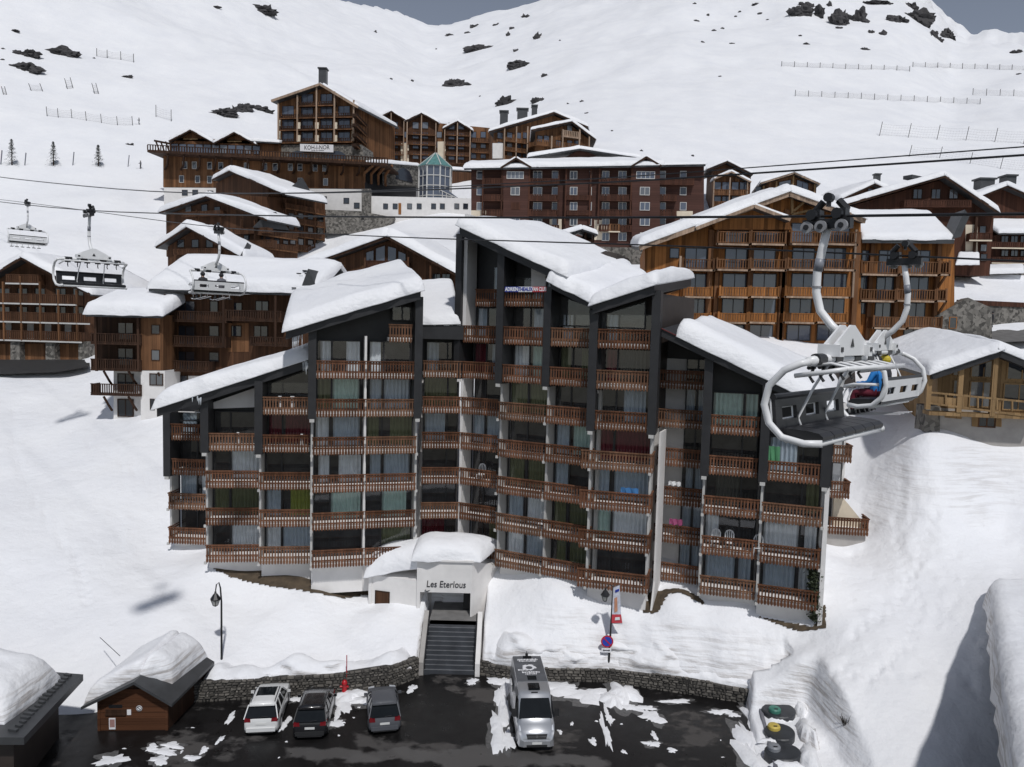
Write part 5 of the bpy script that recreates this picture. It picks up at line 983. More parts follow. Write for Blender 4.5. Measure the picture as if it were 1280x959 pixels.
win(F, 974, 225, 988, 238, r, .05, WOODD, PANEB, 1, (228, 225)); win(F, 996, 225, 1010, 240, r, .05, WOODD, PANEB, 1, (225, 229)); win(F, 945, 234, 951, 242, r, .05, DARK, PANE, 0)
for x in (955, 971, 992, 1019): post(F, x, 219 + abs(x - 993) * .35, 250, r, .5, .25, WOODP)
bal(F, 956, 1020, 240, 248, r, 1.0, WOODK, None, .5, .4)
# ------------------------------------------------------------------ glazed chalet on the right
F = Frame(Wy(1162, 500, 57.5)[:2], Wy(1300, 500, 56)[:2])
r = thing('glazed_chalet', 'pale timber chalet with tall dark glazing and thick snow roof at the right edge', 'chalet', F.P(*F.px(1240, 530)))
solid(F, ((1172, 580), (1330, 580), (1330, 470), (1250, 442), (1172, 466)), Vector((3, 12, 0)), WOODP, r); panel('base_wall', F, ((1166, 509), (1330, 522), (1330, 600), (1166, 600)), r, GREYR, -.2, .05)
a, p, b = F.P(*F.px(1165, 466, 1.6), 1.6), F.P(*F.px(1250, 437, 1.6), 1.6), F.P(*F.px(1345, 476, 1.6), 1.6); E = Vector((1.5, 13, .9))
slope(F, a, p, E, r, .5, DARK, .75, 120, .3, DARK, 20); slope(F, p, b, E, r, .5, DARK, .75, 121, .3, DARK, 20)
win(F, 1192, 464, 1202, 469, r, .05, WOODP, PANE, 0); win(F, 1192, 476, 1200, 500, r, .05, WOODP, PANE, 0)
win(F, 1215, 450, 1245, 471, r, .05, WOODP, PANE, 1, (459, 449)); win(F, 1260, 452, 1296, 474, r, .05, WOODP, PANE, 1, (450, 463)); win(F, 1213, 478, 1244, 508, r, .05, WOODP, PANE, 1); win(F, 1255, 481, 1292, 512, r, .05, WOODP, PANE, 1)
for x, yt, yb in ((1163, 466, 512), (1203, 456, 516), (1246, 444, 521)): post(F, x, yt, yb, r, 1.35, .34, WOODP)
m = MB()
for y0, y1 in (((490.5), (504)), ((504), (519))): m.bar(F.P(*F.px(1162, y0, 1.3), 1.3), F.P(*F.px(1300, y1 + (3 if y0 > 500 else -0), 1.3), 1.3), .12, .14)
for x, y in ((1182, 492), (1222, 496), (1265, 500), (1203, 494), (1246, 498)): m.bar(F.P(*F.px(x, y, 1.3), 1.3), F.P(*F.px(x, y + 14, 1.3), 1.3), .12, .12, Vector((0, 1, 0)))
a_, b_ = F.px(1162, 507, 1.3), F.px(1300, 521, 1.3); F.box(m, a_[0], b_[0], b_[1] - .25, b_[1] + .02, -.2, 1.3); obj('balcony', m, WOODP, r)
panel('panelling', F, ((1163, 495), (1202, 498), (1202, 508), (1163, 505)), r, WOODP, 1.2, 1.24)
for x0, x1, y0, y1 in ((1181, 1202, 514, 522), ): panel('shutter', F, ((x0, y0), (x1, y0), (x1, y1 + 2), (x0, y1)), r, WOODP, .0, .12)
win(F, 1224, 520, 1243, 533, r, .09, WOODM, PANE, 1); 
for x0 in (1215, 1243): panel('shutter', F, ((x0, 519), (x0 + 9, 519.5), (x0 + 9, 534), (x0, 533)), r, WOODP, .05, .13)
panel('stone_corner', F, ((1158, 508), (1175, 508), (1175, 540), (1155, 540)), r, RUBBLE, -2, .3)
# ------------------------------------------------------------------ foreground roofs
# bottom left building: only its eave and deep snow reach into the picture
r = thing('corner_building', 'dark eaved building under deep layered snow in the bottom left corner', 'building', (-27, 33, 0))
A, B, Cc, D = Wz(104, 843, 3.2), Wz(30, 922, 3.2), Wz(-200, 930, 3.2), Wz(-200, 760, 3.2)
B = Vector((B.x, B.y, 3.2)); P0 = Vector((A.x - 14, A.y + 1.5, 3.2)); P1 = Vector((B.x - 12, B.y - .5, 3.2))
m = MB(); dn = Vector((0, 0, -.35)); up = Vector((-.0, 0, 0)); m.hexa([P1 + dn, B + dn, A + dn, P0 + dn, P1 + up, B, A, P0 + up]); ro = obj('roof', m, ROOFM, r)
i1, i2 = (A + (P0 - A).normalized() * 1.0 - (A - B).normalized() * .8), (B + (P1 - B).normalized() * 1.5 + (A - B).normalized() * 1.2)
z = Vector((0, 0, .02)); snow_pad('roof_snow', i2 + z, i1 + z, P0 + z + Vector((0, -.8, .6)), P1 + z + Vector((0, 1.2, .6)), 1.9, ro, 26, 20, .1, 130, power=2, mat=SNOWD)
m = MB(); n_ = 16
for i in range(n_): p = A.lerp(B, (i + .7) / (n_ + 1)); q = p + Vector((-.95 + .12 * math.sin(i * 5), .1, .06)); m.bar(p + Vector((-.55, 0, .06)), q, .16, .1)
obj('snow_guard', m, ROOFM, ro)
m = MB(); w1 = [A + Vector((-1.0, -.6, -.36)), B + Vector((-.9, .6, -.36)), P1 + Vector((0, .8, -.36)), P0 + Vector((0, -.8, -.36))]; m.loft([[Vector((p.x, p.y, -.5)) for p in w1], w1]); obj('wall', m, DARKB, r)
# bin hut
hutY = Wz(165, 916, 0).y; F = Frame((Wz(119, 917, 0).x, hutY + .1), (Wz(211, 912, 0).x, hutY + .35))
r = thing('bin_hut', 'small brown wooden hut with dark metal roof and notices beside the parking lot', 'hut', F.P(F.len / 2, 0))
pL, pA, pR = F.px(101, 884, .5), F.px(167, 852.5, .5), F.px(214.5, 880.5, .5); Ed = Vector((.25, 5.2, 0)); zb = -.05
def rz(u): return (pL[1] + (pA[1] - pL[1]) * (u - pL[0]) / (pA[0] - pL[0]) if u < pA[0] else pA[1] + (pR[1] - pA[1]) * (u - pA[0]) / (pR[0] - pA[0])) - .2
WOODX = wood('hut_wood', (.085, .035, .017), 3, .35, True)
n_ = 9
for i in range(n_):       # horizontal boards, each its own part, cut to the gable
    z0 = i * .26; z1 = z0 + .25; ul, ur = 0.0, F.len
    def lim(z):
        l, r_ = ul, ur
        if z > rz(0): l = (z + .2 - pL[1]) / (pA[1] - pL[1]) * (pA[0] - pL[0]) + pL[0]
        if z > rz(F.len): r_ = pA[0] + (z + .2 - pA[1]) / (pR[1] - pA[1]) * (pR[0] - pA[0])
        return max(l, 0), min(r_, F.len)
    a, b = lim(z0), lim(z1)
    if b[1] - b[0] < .1: break
    m = MB(); F.poly(m, [(a[0], z0), (a[1], z0), (b[1], z1), (b[0], z1)], -.05, random.uniform(-.006, .006)); obj('board', m, WOODX, r)
m = MB(); m.prism([F.P(u, z, -.055) for u, z in ((.02, zb), (F.len - .02, zb), (F.len - .02, rz(F.len) - .05), (pA[0], rz(pA[0]) - .05), (.02, rz(0) - .05))], Ed * .94); obj('wall', m, WOODD, r)
for u in (.0, F.len - .14): m = MB(); F.box(m, u, u + .14, -.05, rz(u + .07) - .02, -.1, .05); obj('corner_post', m, WOODX, r, flip=False)
A, P_, B = F.P(*pL, .5), F.P(*pA, .5), F.P(*pR, .5); dn = Vector((0, 0, -.16))
for a, b in ((A, P_), (P_, B)): m = MB(); m.hexa([a + dn, b + dn, b + dn + Ed, a + dn + Ed, a, b, b + Ed, a + Ed]); ro = obj('roof', m, ROOFM, r)
z = Vector((0, 0, .02)); L0 = A.lerp(P_, -.02) + Ed * .09; snow_pad('roof_snow', L0 + z, P_ + Ed * .16 + z + Vector((.0, 0, .0)), P_ + Ed * 1.02 + z, A + Ed * 1.02 + z, .95, ro, 18, 14, .05, 131, mat=SNOWD)
snow_pad('roof_snow', P_ + Ed * .2 + z, P_.lerp(B, .62) + Ed * .3 + z, P_.lerp(B, .72) + Ed * 1.0 + z, P_ + Ed * 1.02 + z, .95, ro, 16, 14, .12, 132, mat=SNOWD)
q = F.rect(132, 887, 158, 893); m = MB(); F.box(m, q[0], q[1], q[2] - .02, q[2] + .05, -.02, .1); F.box(m, q[0], q[1], q[2] + .05, q[3], -.02, .006); obj('slot', m, WOODD, r, flip=False); q = F.rect(136, 881, 153, 885); m = MB(); F.box(m, q[0], q[1], q[2], q[3], -.02, .012); obj('slot', m, BLACK, r, flip=False)
for x0, y0, x1, y1 in ((136.5, 897.5, 144.5, 911.5), (159, 887, 164, 893.5)):
    q = F.rect(x0, y0, x1, y1); m = MB(); F.box(m, q[0], q[1], q[2], q[3], 0, .03); nt_ = obj('notice', m, PAPER, r, flip=False)
    if x1 < 150: m = MB(); F.box(m, q[0] + .04, q[1] - .03, q[2] + .12, q[3] - .07, .03, .034); obj('notice_print', m, flat('print_grey', (.35, .2, .18), .7), nt_, flip=False)
c = F.px(174, 885.5, .03); m = MB(); cc = F.P(c[0], c[1], .03); dsk = lambda R, w, col, par: obj('disc', MB().loft([[cc + F.u * (R * math.cos(t)) + Vector((0, 0, R * math.sin(t))) + F.n * ww for t in np.linspace(0, 2 * math.pi, 20)[:-1]] for ww in (w, w + .012)]), col, par)
d0 = dsk(.16, 0, PAPER, r); m = MB()
m.tube([cc + F.n * .018 + F.u * (.12 * math.cos(t)) + Vector((0, 0, .12 * math.sin(t))) for t in np.linspace(0, 2 * math.pi, 17)], .016, 5); m.bar(cc + F.n * .02 + F.u * -.08 + Vector((0, 0, .08)), cc + F.n * .02 + F.u * .08 + Vector((0, 0, -.08)), .03, .02); obj('sign_ring', m, INK, d0)
# right foreground: roof under a huge snow load, casting its shadow on the slope
r = thing('snow_laden_roof', 'large snow laden roof edge in the lower right corner casting a shadow on the slope', 'building', (31, 38, 5))
q0, q1 = Wz(1240, 752, 6.6), Wz(1266, 960, 6.6); q1 = Vector((q1.x, q1.y, 6.6)); k0, k1 = q0 + Vector((12, 2, .8)), q1 + Vector((12, -2, .8)); dn = Vector((0, 0, -.4))
q0 = Vector((q0.x, q0.y, 6.6)); q2 = q1 + (q1 - q0).normalized() * 6; k2 = q2 + Vector((12, -2, .8))
m = MB(); m.hexa([q2 + dn, k2 + dn, k0 + dn, q0 + dn, q2, k2, k0, q0]); ro = obj('roof', m, ROOFM, r)
snow_pad('roof_snow', q2 + Vector((0, 0, .02)), q0 + Vector((0, 0, .02)), k0 + Vector((0, 0, .02)), k2 + Vector((0, 0, .02)), 1.5, ro, 40, 24, .5, 133, power=2.2, mat=SNOWD)
m = MB(); w1 = [q2 + Vector((1.2, .5, -.41)), k2 + Vector((0, .5, -.41)), k0 + Vector((0, -.8, -.41)), q0 + Vector((1.2, -.8, -.41))]; m.loft([[Vector((p.x, p.y, -1)) for p in w1], w1]); obj('wall', m, DARKB, r)
# ------------------------------------------------------------------ people
JB = flat('blue_jacket', (.02, .22, .62), .7, var=.15); JK = flat('black_jacket', (.02, .02, .025), .7); JR = flat('red_trousers', (.16, .012, .03), .7); JY = flat('yellow_trim', (.55, .42, .03), .6); SKIN = flat('skin', (.55, .33, .24), .6, var=.08); GOG = flat('goggles', (.05, .03, .10), .15); SKIM = flat('ski_white', (.6, .6, .62), .4); JG = flat('grey_jacket', (.12, .12, .14), .7)
def skin_mesh(name, joints, edges, radii, root):
    me = bpy.data.meshes.new(name); me.from_pydata(joints, edges, []); o = bpy.data.objects.new(name, me); COL.objects.link(o)
    md = o.modifiers.new('skin', 'SKIN'); ss = o.modifiers.new('sub', 'SUBSURF'); ss.levels = 1; ss.render_levels = 1
    for i, r in enumerate(radii): me.skin_vertices[0].data[i].radius = (r, r)
    me.skin_vertices[0].data[root].use_root = True
    bpy.context.view_layer.update(); dg = bpy.context.evaluated_depsgraph_get(); m2 = bpy.data.meshes.new_from_object(o.evaluated_get(dg)); bpy.data.objects.remove(o); return m2
def person(label, loc, rz, jacket, trousers, pose='sit', skis=True, group=None, helmet=None, cat='person'):
    """local: +y is where the person looks, origin at pelvis (sit) or at the feet (stand)"""
    J = []; E_ = []; R = []
    def j(p, r, par=None):
        J.append(p); R.append(r)
        if par is not None: E_.append((par, len(J) - 1))
        return len(J) - 1
    z = 0 if pose == 'sit' else .92
    pel = j((0, 0, z + .05), .15); wa = j((0, -.0, z + .25), .155, pel); ch = j((0, .03, z + .47), .185, wa); nk = j((0, .04, z + .62), .07, ch); hd = j((0, .05, z + .73), .095, nk); j((0, .06, z + .83), .085, hd)
    hands = []
    for s in (-1, 1):
        sh = j((s * .19, .0, z + .53), .075, ch); el = j((s * .27, .10, z + .27), .055, sh); wr = j((s * .18, .33, z + .24), .04, el); hn = j((s * .15, .41, z + .24), .045, wr)
        hands.append((s * .15, .41, z + .24))
        hp = j((s * .10, .02, z), .11, pel)
        if pose == 'sit': kn = j((s * .13, .45, z + .03), .085, hp); an = j((s * .13, .50, z - .42), .06, kn); j((s * .13, .64, z - .47), .055, an)
        else: kn = j((s * .12, .08, z - .43), .08, hp); an = j((s * .13, -.02, z - .84), .058, kn); j((s * .13, .14, z - .87), .05, an)
    me = skin_mesh('body', J, E_, R, 0); r = thing('person', label, cat, loc, group, rz)
    o = link('body', me, None, r, True)
    for mt in (jacket, trousers, SKIN, JK): me.materials.append(mt)
    for p in me.polygons:
        c = p.center
        if c.z > z + .66: p.material_index = 2
        elif pose == 'sit': p.material_index = 1 if (c.z < z + .12 and abs(c.y - .1) < .9 and not (c.z > z + .1)) else 0
        else: p.material_index = 1 if c.z < z + .1 else 0
        if (pose == 'sit' and c.z < z - .36) or (pose != 'sit' and c.z < .14): p.material_index = 3
    b = r.location
    m = MB(); m.ball((0, .035, z + .80), (.125, .14, .125), 12, 8); h = obj_local('helmet', m, helmet or JK, r)
    m = MB(); m.ball((0, .13, z + .78), (.09, .06, .045), 10, 5); obj_local('goggles', m, GOG, r)
    m = MB(); m.ball((0, .16, z + .735), (.018, .03, .02), 6, 4); obj_local('nose', m, SKIN, r)
    for hx, hy, hz in hands:      # five mittened fingers round the bar
        m = MB()
        for q in range(4): m.tube([(hx - .03 + q * .02, hy, hz), (hx - .03 + q * .02, hy + .06, hz + .01), (hx - .03 + q * .02, hy + .075, hz - .035)], .012, 5)
        m.tube([(hx - .04, hy - .02, hz), (hx - .065, hy + .02, hz + .01), (hx - .05, hy + .05, hz)], .013, 5); obj_local('glove', m, JK, r, True)
    if skis:
        for s in (-1, 1):
            zz = z - .53 if pose == 'sit' else .03; t = -.1 if pose == 'sit' else 0
            m = MB(); m.loft([[(s * .13 - .045, y, zz + dz + (y - .3) * t), (s * .13 + .045, y, zz + dz + (y - .3) * t), (s * .13 + .045, y, zz + dz + .02 + (y - .3) * t), (s * .13 - .045, y, zz + dz + .02 + (y - .3) * t)] for y, dz in ((-.6, .01), (0, 0), (.8, 0), (1.05, .05), (1.15, .12))]); k = obj_local('ski', m, SKIM, r)
            m = MB(); m.hexa([(s * .13 - .05, .36, zz + .02), (s * .13 + .05, .36, zz + .02), (s * .13 + .05, .66, zz + .02), (s * .13 - .05, .66, zz + .02), (s * .13 - .04, .4, zz + .12), (s * .13 + .04, .4, zz + .12), (s * .13 + .04, .6, zz + .1), (s * .13 - .04, .6, zz + .1)] if pose == 'sit' else [(s * .13 - .05, -.1, zz), (s * .13 + .05, -.1, zz), (s * .13 + .05, .2, zz), (s * .13 - .05, .2, zz), (s * .13 - .04, -.08, zz + .12), (s * .13 + .04, -.08, zz + .12), (s * .13 + .04, .16, zz + .1), (s * .13 - .04, .16, zz + .1)]); obj_local('binding', m, BLACK, k)
    return r
def obj_local(name, m, mat, parent, smooth=False):       # vertices already in the parent's own frame
    me = bpy.data.meshes.new(name); me.from_pydata([tuple(v) for v in m.v], [], m.f); bm = bmesh.new(); bm.from_mesh(me); bmesh.ops.recalc_face_normals(bm, faces=bm.faces); bm.to_mesh(me); bm.free()
    return link(name, me, mat, parent, smooth)
# ------------------------------------------------------------------ chairlift
CW = flat('chair_white', (.80, .80, .80), .35, var=.06); CK = flat('chair_black', (.014, .014, .016), .45); CG = flat('chair_grey', (.22, .23, .26), .4); RUB = flat('rubber_grey', (.30, .30, .31), .6)
SH = .26
def shift_mesh(o, dy):
    for v in o.data.vertices: v.co.y += dy; v.co.x *= .9
    for c in o.children: shift_mesh(c, dy)
def make_chair(name, label, up=True):
    """local: origin on the cable, +y the way the seats face, x across"""
    r = thing(name, label, 'chairlift chair', group='chairs hanging on the lift cables')
    g = MB(); g.wbox((0, 0, -.12), (.16, .75, .16)); g.wbox((0, .2, .0), (.18, .2, .22)); g.wbox((0, -.2, .0), (.18, .2, .22))
    for y in (-.2, .2): g.tube([(-.17, y, .02), (.2, y, .02)], .085, 10); g.tube([(-.1, y * 1.3, .1), (-.1, y * .6, .26)], .06, 8)
    grip = obj_local('grip', g, CK, r)
    for y in (-.34, .34, -.06):
        m = MB(); m.tube([(.12, y * .8, -.17), (.18, y * .8, -.17)], .095, 14); wv = obj_local('roller', m, RUB, grip); m = MB(); m.tube([(.18, y * .8, -.17), (.2, y * .8, -.17)], .045, 8); obj_local('hub', m, CK, wv)
    m = MB(); m.tube([(0, 0, .16), (0, 0, .3)], .04, 8); m.tube([(-.06, 0, .3), (.06, 0, .3)], .075, 10); obj_local('guide_wheel', m, CK, grip)
    st = [(0, 0, -.18), (0, -.06, -.5), (0, -.12, -.85), (0, -.12, -1.2), (0, -.04, -1.5), (0, .16, -1.74), (0, .36, -1.9)]
    m = MB(); m.tube(st, .066, 12); sm = obj_local('hanger_arm', m, CW, r, True)
    m = MB(); m.tube([(0, -.085, -.66), (0, -.115, -.86)], .072, 12); obj_local('arm_band', m, CG, sm, True); m = MB(); m.tube([(0, -.12, -1.1), (0, -.12, -1.13)], .08, 10); obj_local('clamp_ring', m, RUB, sm)
    # triangular bracket
    m = MB()
    for y in (.05, .2): m.prism([(-.10, y, -1.72), (.10, y, -1.72), (.78, y, -2.02), (.78, y, -2.2), (-.78, y, -2.2), (-.78, y, -2.02)], (0, .03, 0))
    for x in (-.7, .7): m.wbox((x, .14, -2.12), (.2, .34, .18))
    bk = obj_local('bracket', m, CW, r); m = MB()
    m.prism([(-.08, .234, -2.06), (.08, .234, -2.06), (0, .234, -1.93)], (0, .008, 0)); m.prism([(-.08, .046, -2.06), (.08, .046, -2.06), (0, .046, -1.93)], (0, -.008, 0))
    for x in (-.72, .72): m.wbox((x, .315, -2.1), (.1, .012, .07)); m.wbox((x, -.035, -2.1), (.1, .012, .07))
    obj_local('bracket_mark', m, CK, bk)
    m = MB(); m.tube([(-1.5, .1, -2.28), (-1.0, .12, -2.25), (1.0, .12, -2.25), (1.5, .1, -2.28)], .075, 10); cb = obj_local('crossbar', m, CW, r, True)
    m = MB()
    for x in (-1.15, -.45, .45, 1.15): m.tube([(x - .16, .12, -2.25), (x + .16, .12, -2.25)], .088, 10)
    stuff(obj_local('bar_sleeve', m, CK, cb))
    for s in (-1, 1):
        pts = [(s * 1.5, .1, -2.28), (s * 1.62, .02, -2.31), (s * 1.66, -.2, -2.42), (s * 1.66, -.42, -2.66), (s * 1.66, -.48, -2.95), (s * 1.65, -.40, -3.22), (s * 1.62, -.2, -3.42), (s * 1.58, .12, -3.48), (s * 1.5, .36, -3.46)]
        m = MB(); m.tube(pts, .055, 10); obj_local('side_frame', m, CW, r, True)
        m = MB(); m.tube([(s * .55, .1, -2.28), (s * .6, -.12, -2.7), (s * .62, -.34, -3.2), (s * .62, -.25, -3.4)], .022, 8); obj_local('strut', m, CW, r, True)
    # backrest: black front, white shell behind, three see-through slots
    def slotted(mb, y, th, z0, z1, lean=.12):
        xs = [-1.55, -1.3, -.7, -.3, .3, .7, 1.3, 1.55]; hz0, hz1 = z0 + (z1 - z0) * .32, z0 + (z1 - z0) * .66
        def bx(xa, xb, za, zb_): f = lambda z: y - lean * (z - z0); mb.hexa([(xa, f(za) - th, za), (xb, f(za) - th, za), (xb, f(za), za), (xa, f(za), za), (xa, f(zb_) - th, zb_), (xb, f(zb_) - th, zb_), (xb, f(zb_), zb_), (xa, f(zb_), zb_)])
        bx(xs[0], xs[7], z0, hz0); bx(xs[0], xs[7], hz1, z1)
        for a, b in ((0, 1), (2, 3), (4, 5), (6, 7)): bx(xs[a], xs[b], hz0 + .001, hz1 - .001)
    m = MB(); slotted(m, -.30, .06, -3.38, -2.80); br = obj_local('backrest', m, CK, r); m = MB(); slotted(m, -.363, .03, -3.33, -2.86); obj_local('back_shell', m, CW, br)
    m = MB(); m.tube([(-1.56, -.39, -2.84), (1.56, -.39, -2.84)], .05, 8); m.tube([(-1.56, -.34, -3.36), (1.56, -.34, -3.36)], .03, 8); obj_local('top_roll', m, CK, br)
    for i in range(6):
        x = -1.5 + i * .5; m = MB(); m.loft([[(x + .012, y, z0), (x + .488, y, z0), (x + .488, y, z1), (x + .012, y, z1)] for y, z0, z1 in ((-.26, -3.42, -3.32), (-.2, -3.43, -3.29), (.15, -3.43, -3.30), (.3, -3.43, -3.32), (.36, -3.42, -3.37))]); obj_local('seat', m, CK, r)
    m = MB(); m.tube([(-1.55, .3, -3.47), (1.55, .3, -3.47)], .05, 8); m.tube([(-1.55, -.15, -3.47), (1.55, -.15, -3.47)], .04, 8); obj_local('seat_frame', m, CW, r, True)
    b = MB(); f = MB()
    if up:
        for s in (-1, 1): b.tube([(s * 1.5, -.1, -2.5), (s * 1.5, .35, -2.42), (s * 1.45, .62, -2.36)], .035, 8)
        b.tube([(-1.45, .62, -2.36), (1.45, .62, -2.36)], .038, 8)
        for x in (-1.15, -.7, -.25, .25, .7, 1.15): b.tube([(x, .62, -2.36), (x, .30, -2.30), (x, .02, -2.36)], .022, 6); f.tube([(x - .13, .02, -2.38), (x + .13, .02, -2.38)], .03, 6); f.tube([(x, .06, -2.36), (x, .0, -2.52), (x, .06, -2.6)], .024, 6); f.wbox((x, .5, -2.36), (.1, .12, .05))
    else:
        for s in (-1, 1): b.tube([(s * 1.58, -.3, -2.95), (s * 1.52, .25, -2.98), (s * 1.45, .5, -3.05)], .035, 8)
        b.tube([(-1.45, .5, -3.05), (1.45, .5, -3.05)], .038, 8)
        for x in (-1.15, -.7, -.25, .25, .7, 1.15): b.tube([(x, .5, -3.05), (x, .62, -3.4), (x, .55, -3.72)], .022, 6); f.tube([(x - .15, .55, -3.74), (x + .15, .55, -3.74)], .03, 6)
    sb = stuff(obj_local('safety_bar', b, CW, r, True)); stuff(obj_local('footrest', f, CK, sb))
    for ch in r.children:
        if ch.name.split('.')[0] not in ('grip', 'hanger_arm'): shift_mesh(ch, SH)
    return r
def copy_tree(o, parent=None):
    c = o.copy(); COL.objects.link(c)
    if parent is not None: c.parent = parent
    for ch in list(o.children): copy_tree(ch, c)
    return c
DL = Vector((-.73, .683, 0)).normalized()
def on_line(px, py, P):       # point of the vertical plane through P along the lift line that is seen at px,py
    n = Vector((DL.y, -DL.x, 0)); d = ray(px, py); t = (P - CAM).dot(n) / d.dot(n); return CAM + d * t
PA = Wy(1035, 271, 12.2); PB = Wy(1131, 321, 17.8)
rzA = math.atan2(-DL.y, -DL.x) - math.pi / 2; rzB = rzA + math.pi      # A comes down towards us, B goes away
cA = make_chair('lift_chair', 'nearest empty black and white lift chair, grip and raised bar towering before the orange hotel', True); cA.location = PA; cA.rotation_euler = (0, 0, rzA)
cA['label'] = 'nearest lift chair, empty with black seats and raised safety bar'
cB = make_chair('lift_chair', 'lift chair with skier in blue jacket hanging just behind the nearest chair', False); cB.location = PB; cB.rotation_euler = (0, 0, rzB)
c2 = copy_tree(cA); c2.location = on_line(112, 265, PA); c2['label'] = 'empty lift chair hanging before the far left garage chalet, black slotted backrest'
c3 = copy_tree(cB); c3.location = on_line(273, 287, PB); c3['label'] = 'lift chair carrying two skiers above the long chalet roof'
c4 = copy_tree(cB); c4.location = on_line(34, 254, PB); c4['label'] = 'smallest and farthest lift chair at the far left over the slope'
def seat_person(ch, x, label, jk, tr, helmet=None, group=None):
    q = ch.matrix_basis @ Vector((x, .36, -3.24)); return person(label, q, ch.rotation_euler.z, jk, tr, 'sit', True, group, helmet)
seat_person(cB, -.3, 'skier in a bright blue jacket and black helmet on the occupied near chair', JB, JR)
seat_person(cB, .35, 'skier in black with a yellow helmet beside the blue jacket', JK, JK, JY)
seat_person(c3, -.7, 'skier in black seated left on the distant occupied chair', JK, JK); seat_person(c3, .35, 'skier in grey seated right on the distant occupied chair', JG, JK)
def cable(pts, r, label, cat='cable', name='lift_cable', group='chairlift cables'):
    m = MB(); P = []
    for i in range(len(pts) - 1):
        for t in np.linspace(0, 1, 6)[:-1]: P.append(pts[i].lerp(pts[i + 1], t))
    P.append(pts[-1]); m.tube(P, r, 6); return tobj(name, m, BLACK, label, cat, group, True)
def smooth_pts(keys, f):        # quadratic-ish smoothing through pixel keys
    xs = [k[0] for k in keys]; ys = [k[1] for k in keys]; X = np.linspace(xs[0], xs[-1], 40); Y = np.interp(X, xs, ys); 
    for _ in range(3): Y[1:-1] = (Y[:-2] + 2 * Y[1:-1] + Y[2:]) / 4
    return [f(x, y) for x, y in zip(X, Y)]
cable(smooth_pts([(-150, 233), (0, 253), (112, 265), (400, 271), (700, 272.5), (1035, 270.5), (1210, 268), (1500, 266)], lambda x, y: on_line(x, y, PA)), .022, 'dark lift cable carrying the nearest empty chair')
cable(smooth_pts([(-150, 233), (34, 253), (273, 286), (500, 297), (860, 308), (1131, 320), (1400, 332)], lambda x, y: on_line(x, y, PB)), .022, 'lowest dark lift cable carrying the occupied chair')
PC = Wy(1280, 190, 26)
cable(smooth_pts([(-150, 200), (0, 223), (200, 242), (400, 242), (500, 239), (790, 227), (1280, 194), (1500, 178)], lambda x, y: on_line(x, y, PC)), .04, 'thick upper cable sloping across in front of the maroon residence')
cable(smooth_pts([(-150, 199), (0, 222.5), (200, 241.5), (400, 241.5), (500, 237), (790, 221), (1280, 183.5), (1500, 167)], lambda x, y: on_line(x, y, PC + Vector((1.5, 1.5, 0)))), .026, 'thinner topmost cable just above the thick upper cable')
# ------------------------------------------------------------------ cars
def paint(name, c, metal=0.0, rough=.3):
    t = NT(name); f = t.noise(3, 4); t.col(t.mix(t.math('MULTIPLY', f, .25), c, tuple(min(1, x * .75 + .02) for x in c))); t.rough(rough); t.b.inputs['Metallic'].default_value = metal; t.b.inputs['Coat Weight'].default_value = .4; t.b.inputs['Coat Roughness'].default_value = .1; return t.m
PW = paint('white_paint', (.72, .72, .71)); PK = paint('black_paint', (.012, .012, .014), 0, .22); PG = paint('grey_paint', (.09, .094, .105), .0, .55); PG.node_tree.nodes['Principled BSDF'].inputs['Coat Weight'].default_value = .05; PG.node_tree.nodes['Principled BSDF'].inputs['Specular IOR Level'].default_value = .25; PS = paint('silver_paint', (.50, .51, .53), .6, .32)
CGL = flat('car_glass', (.010, .012, .014), .05, spec=.22); TYRE = flat('tyre', (.015, .015, .015), .8); RIM = flat('alloy', (.4, .4, .42), .35, .7); TAIL = flat('tail_light', (.16, .008, .012), .2); HEAD = flat('head_light', (.55, .57, .6), .1); PLATE = flat('number_plate', (.7, .7, .68), .5, var=.05); TRIM = flat('black_trim', (.02, .02, .021), .6); CHROME = flat('chrome', (.6, .6, .6), .15, .9)
def ring(y, zb, zt, hw, rnd=.12, top=1.0):
    """rounded cross-section, flared low and narrower on top"""
    return [(-hw * .93, y, zb), (-hw, y, zb + rnd), (-hw, y, zb + (zt - zb) * .55), (-hw * .985, y, zt - rnd * .8), (-hw * top * .93, y, zt - .02), (-hw * .5 * top, y, zt), (hw * .5 * top, y, zt), (hw * top * .93, y, zt - .02), (hw * .985, y, zt - rnd * .8), (hw, y, zb + (zt - zb) * .55), (hw, y, zb + rnd), (hw * .93, y, zb)]
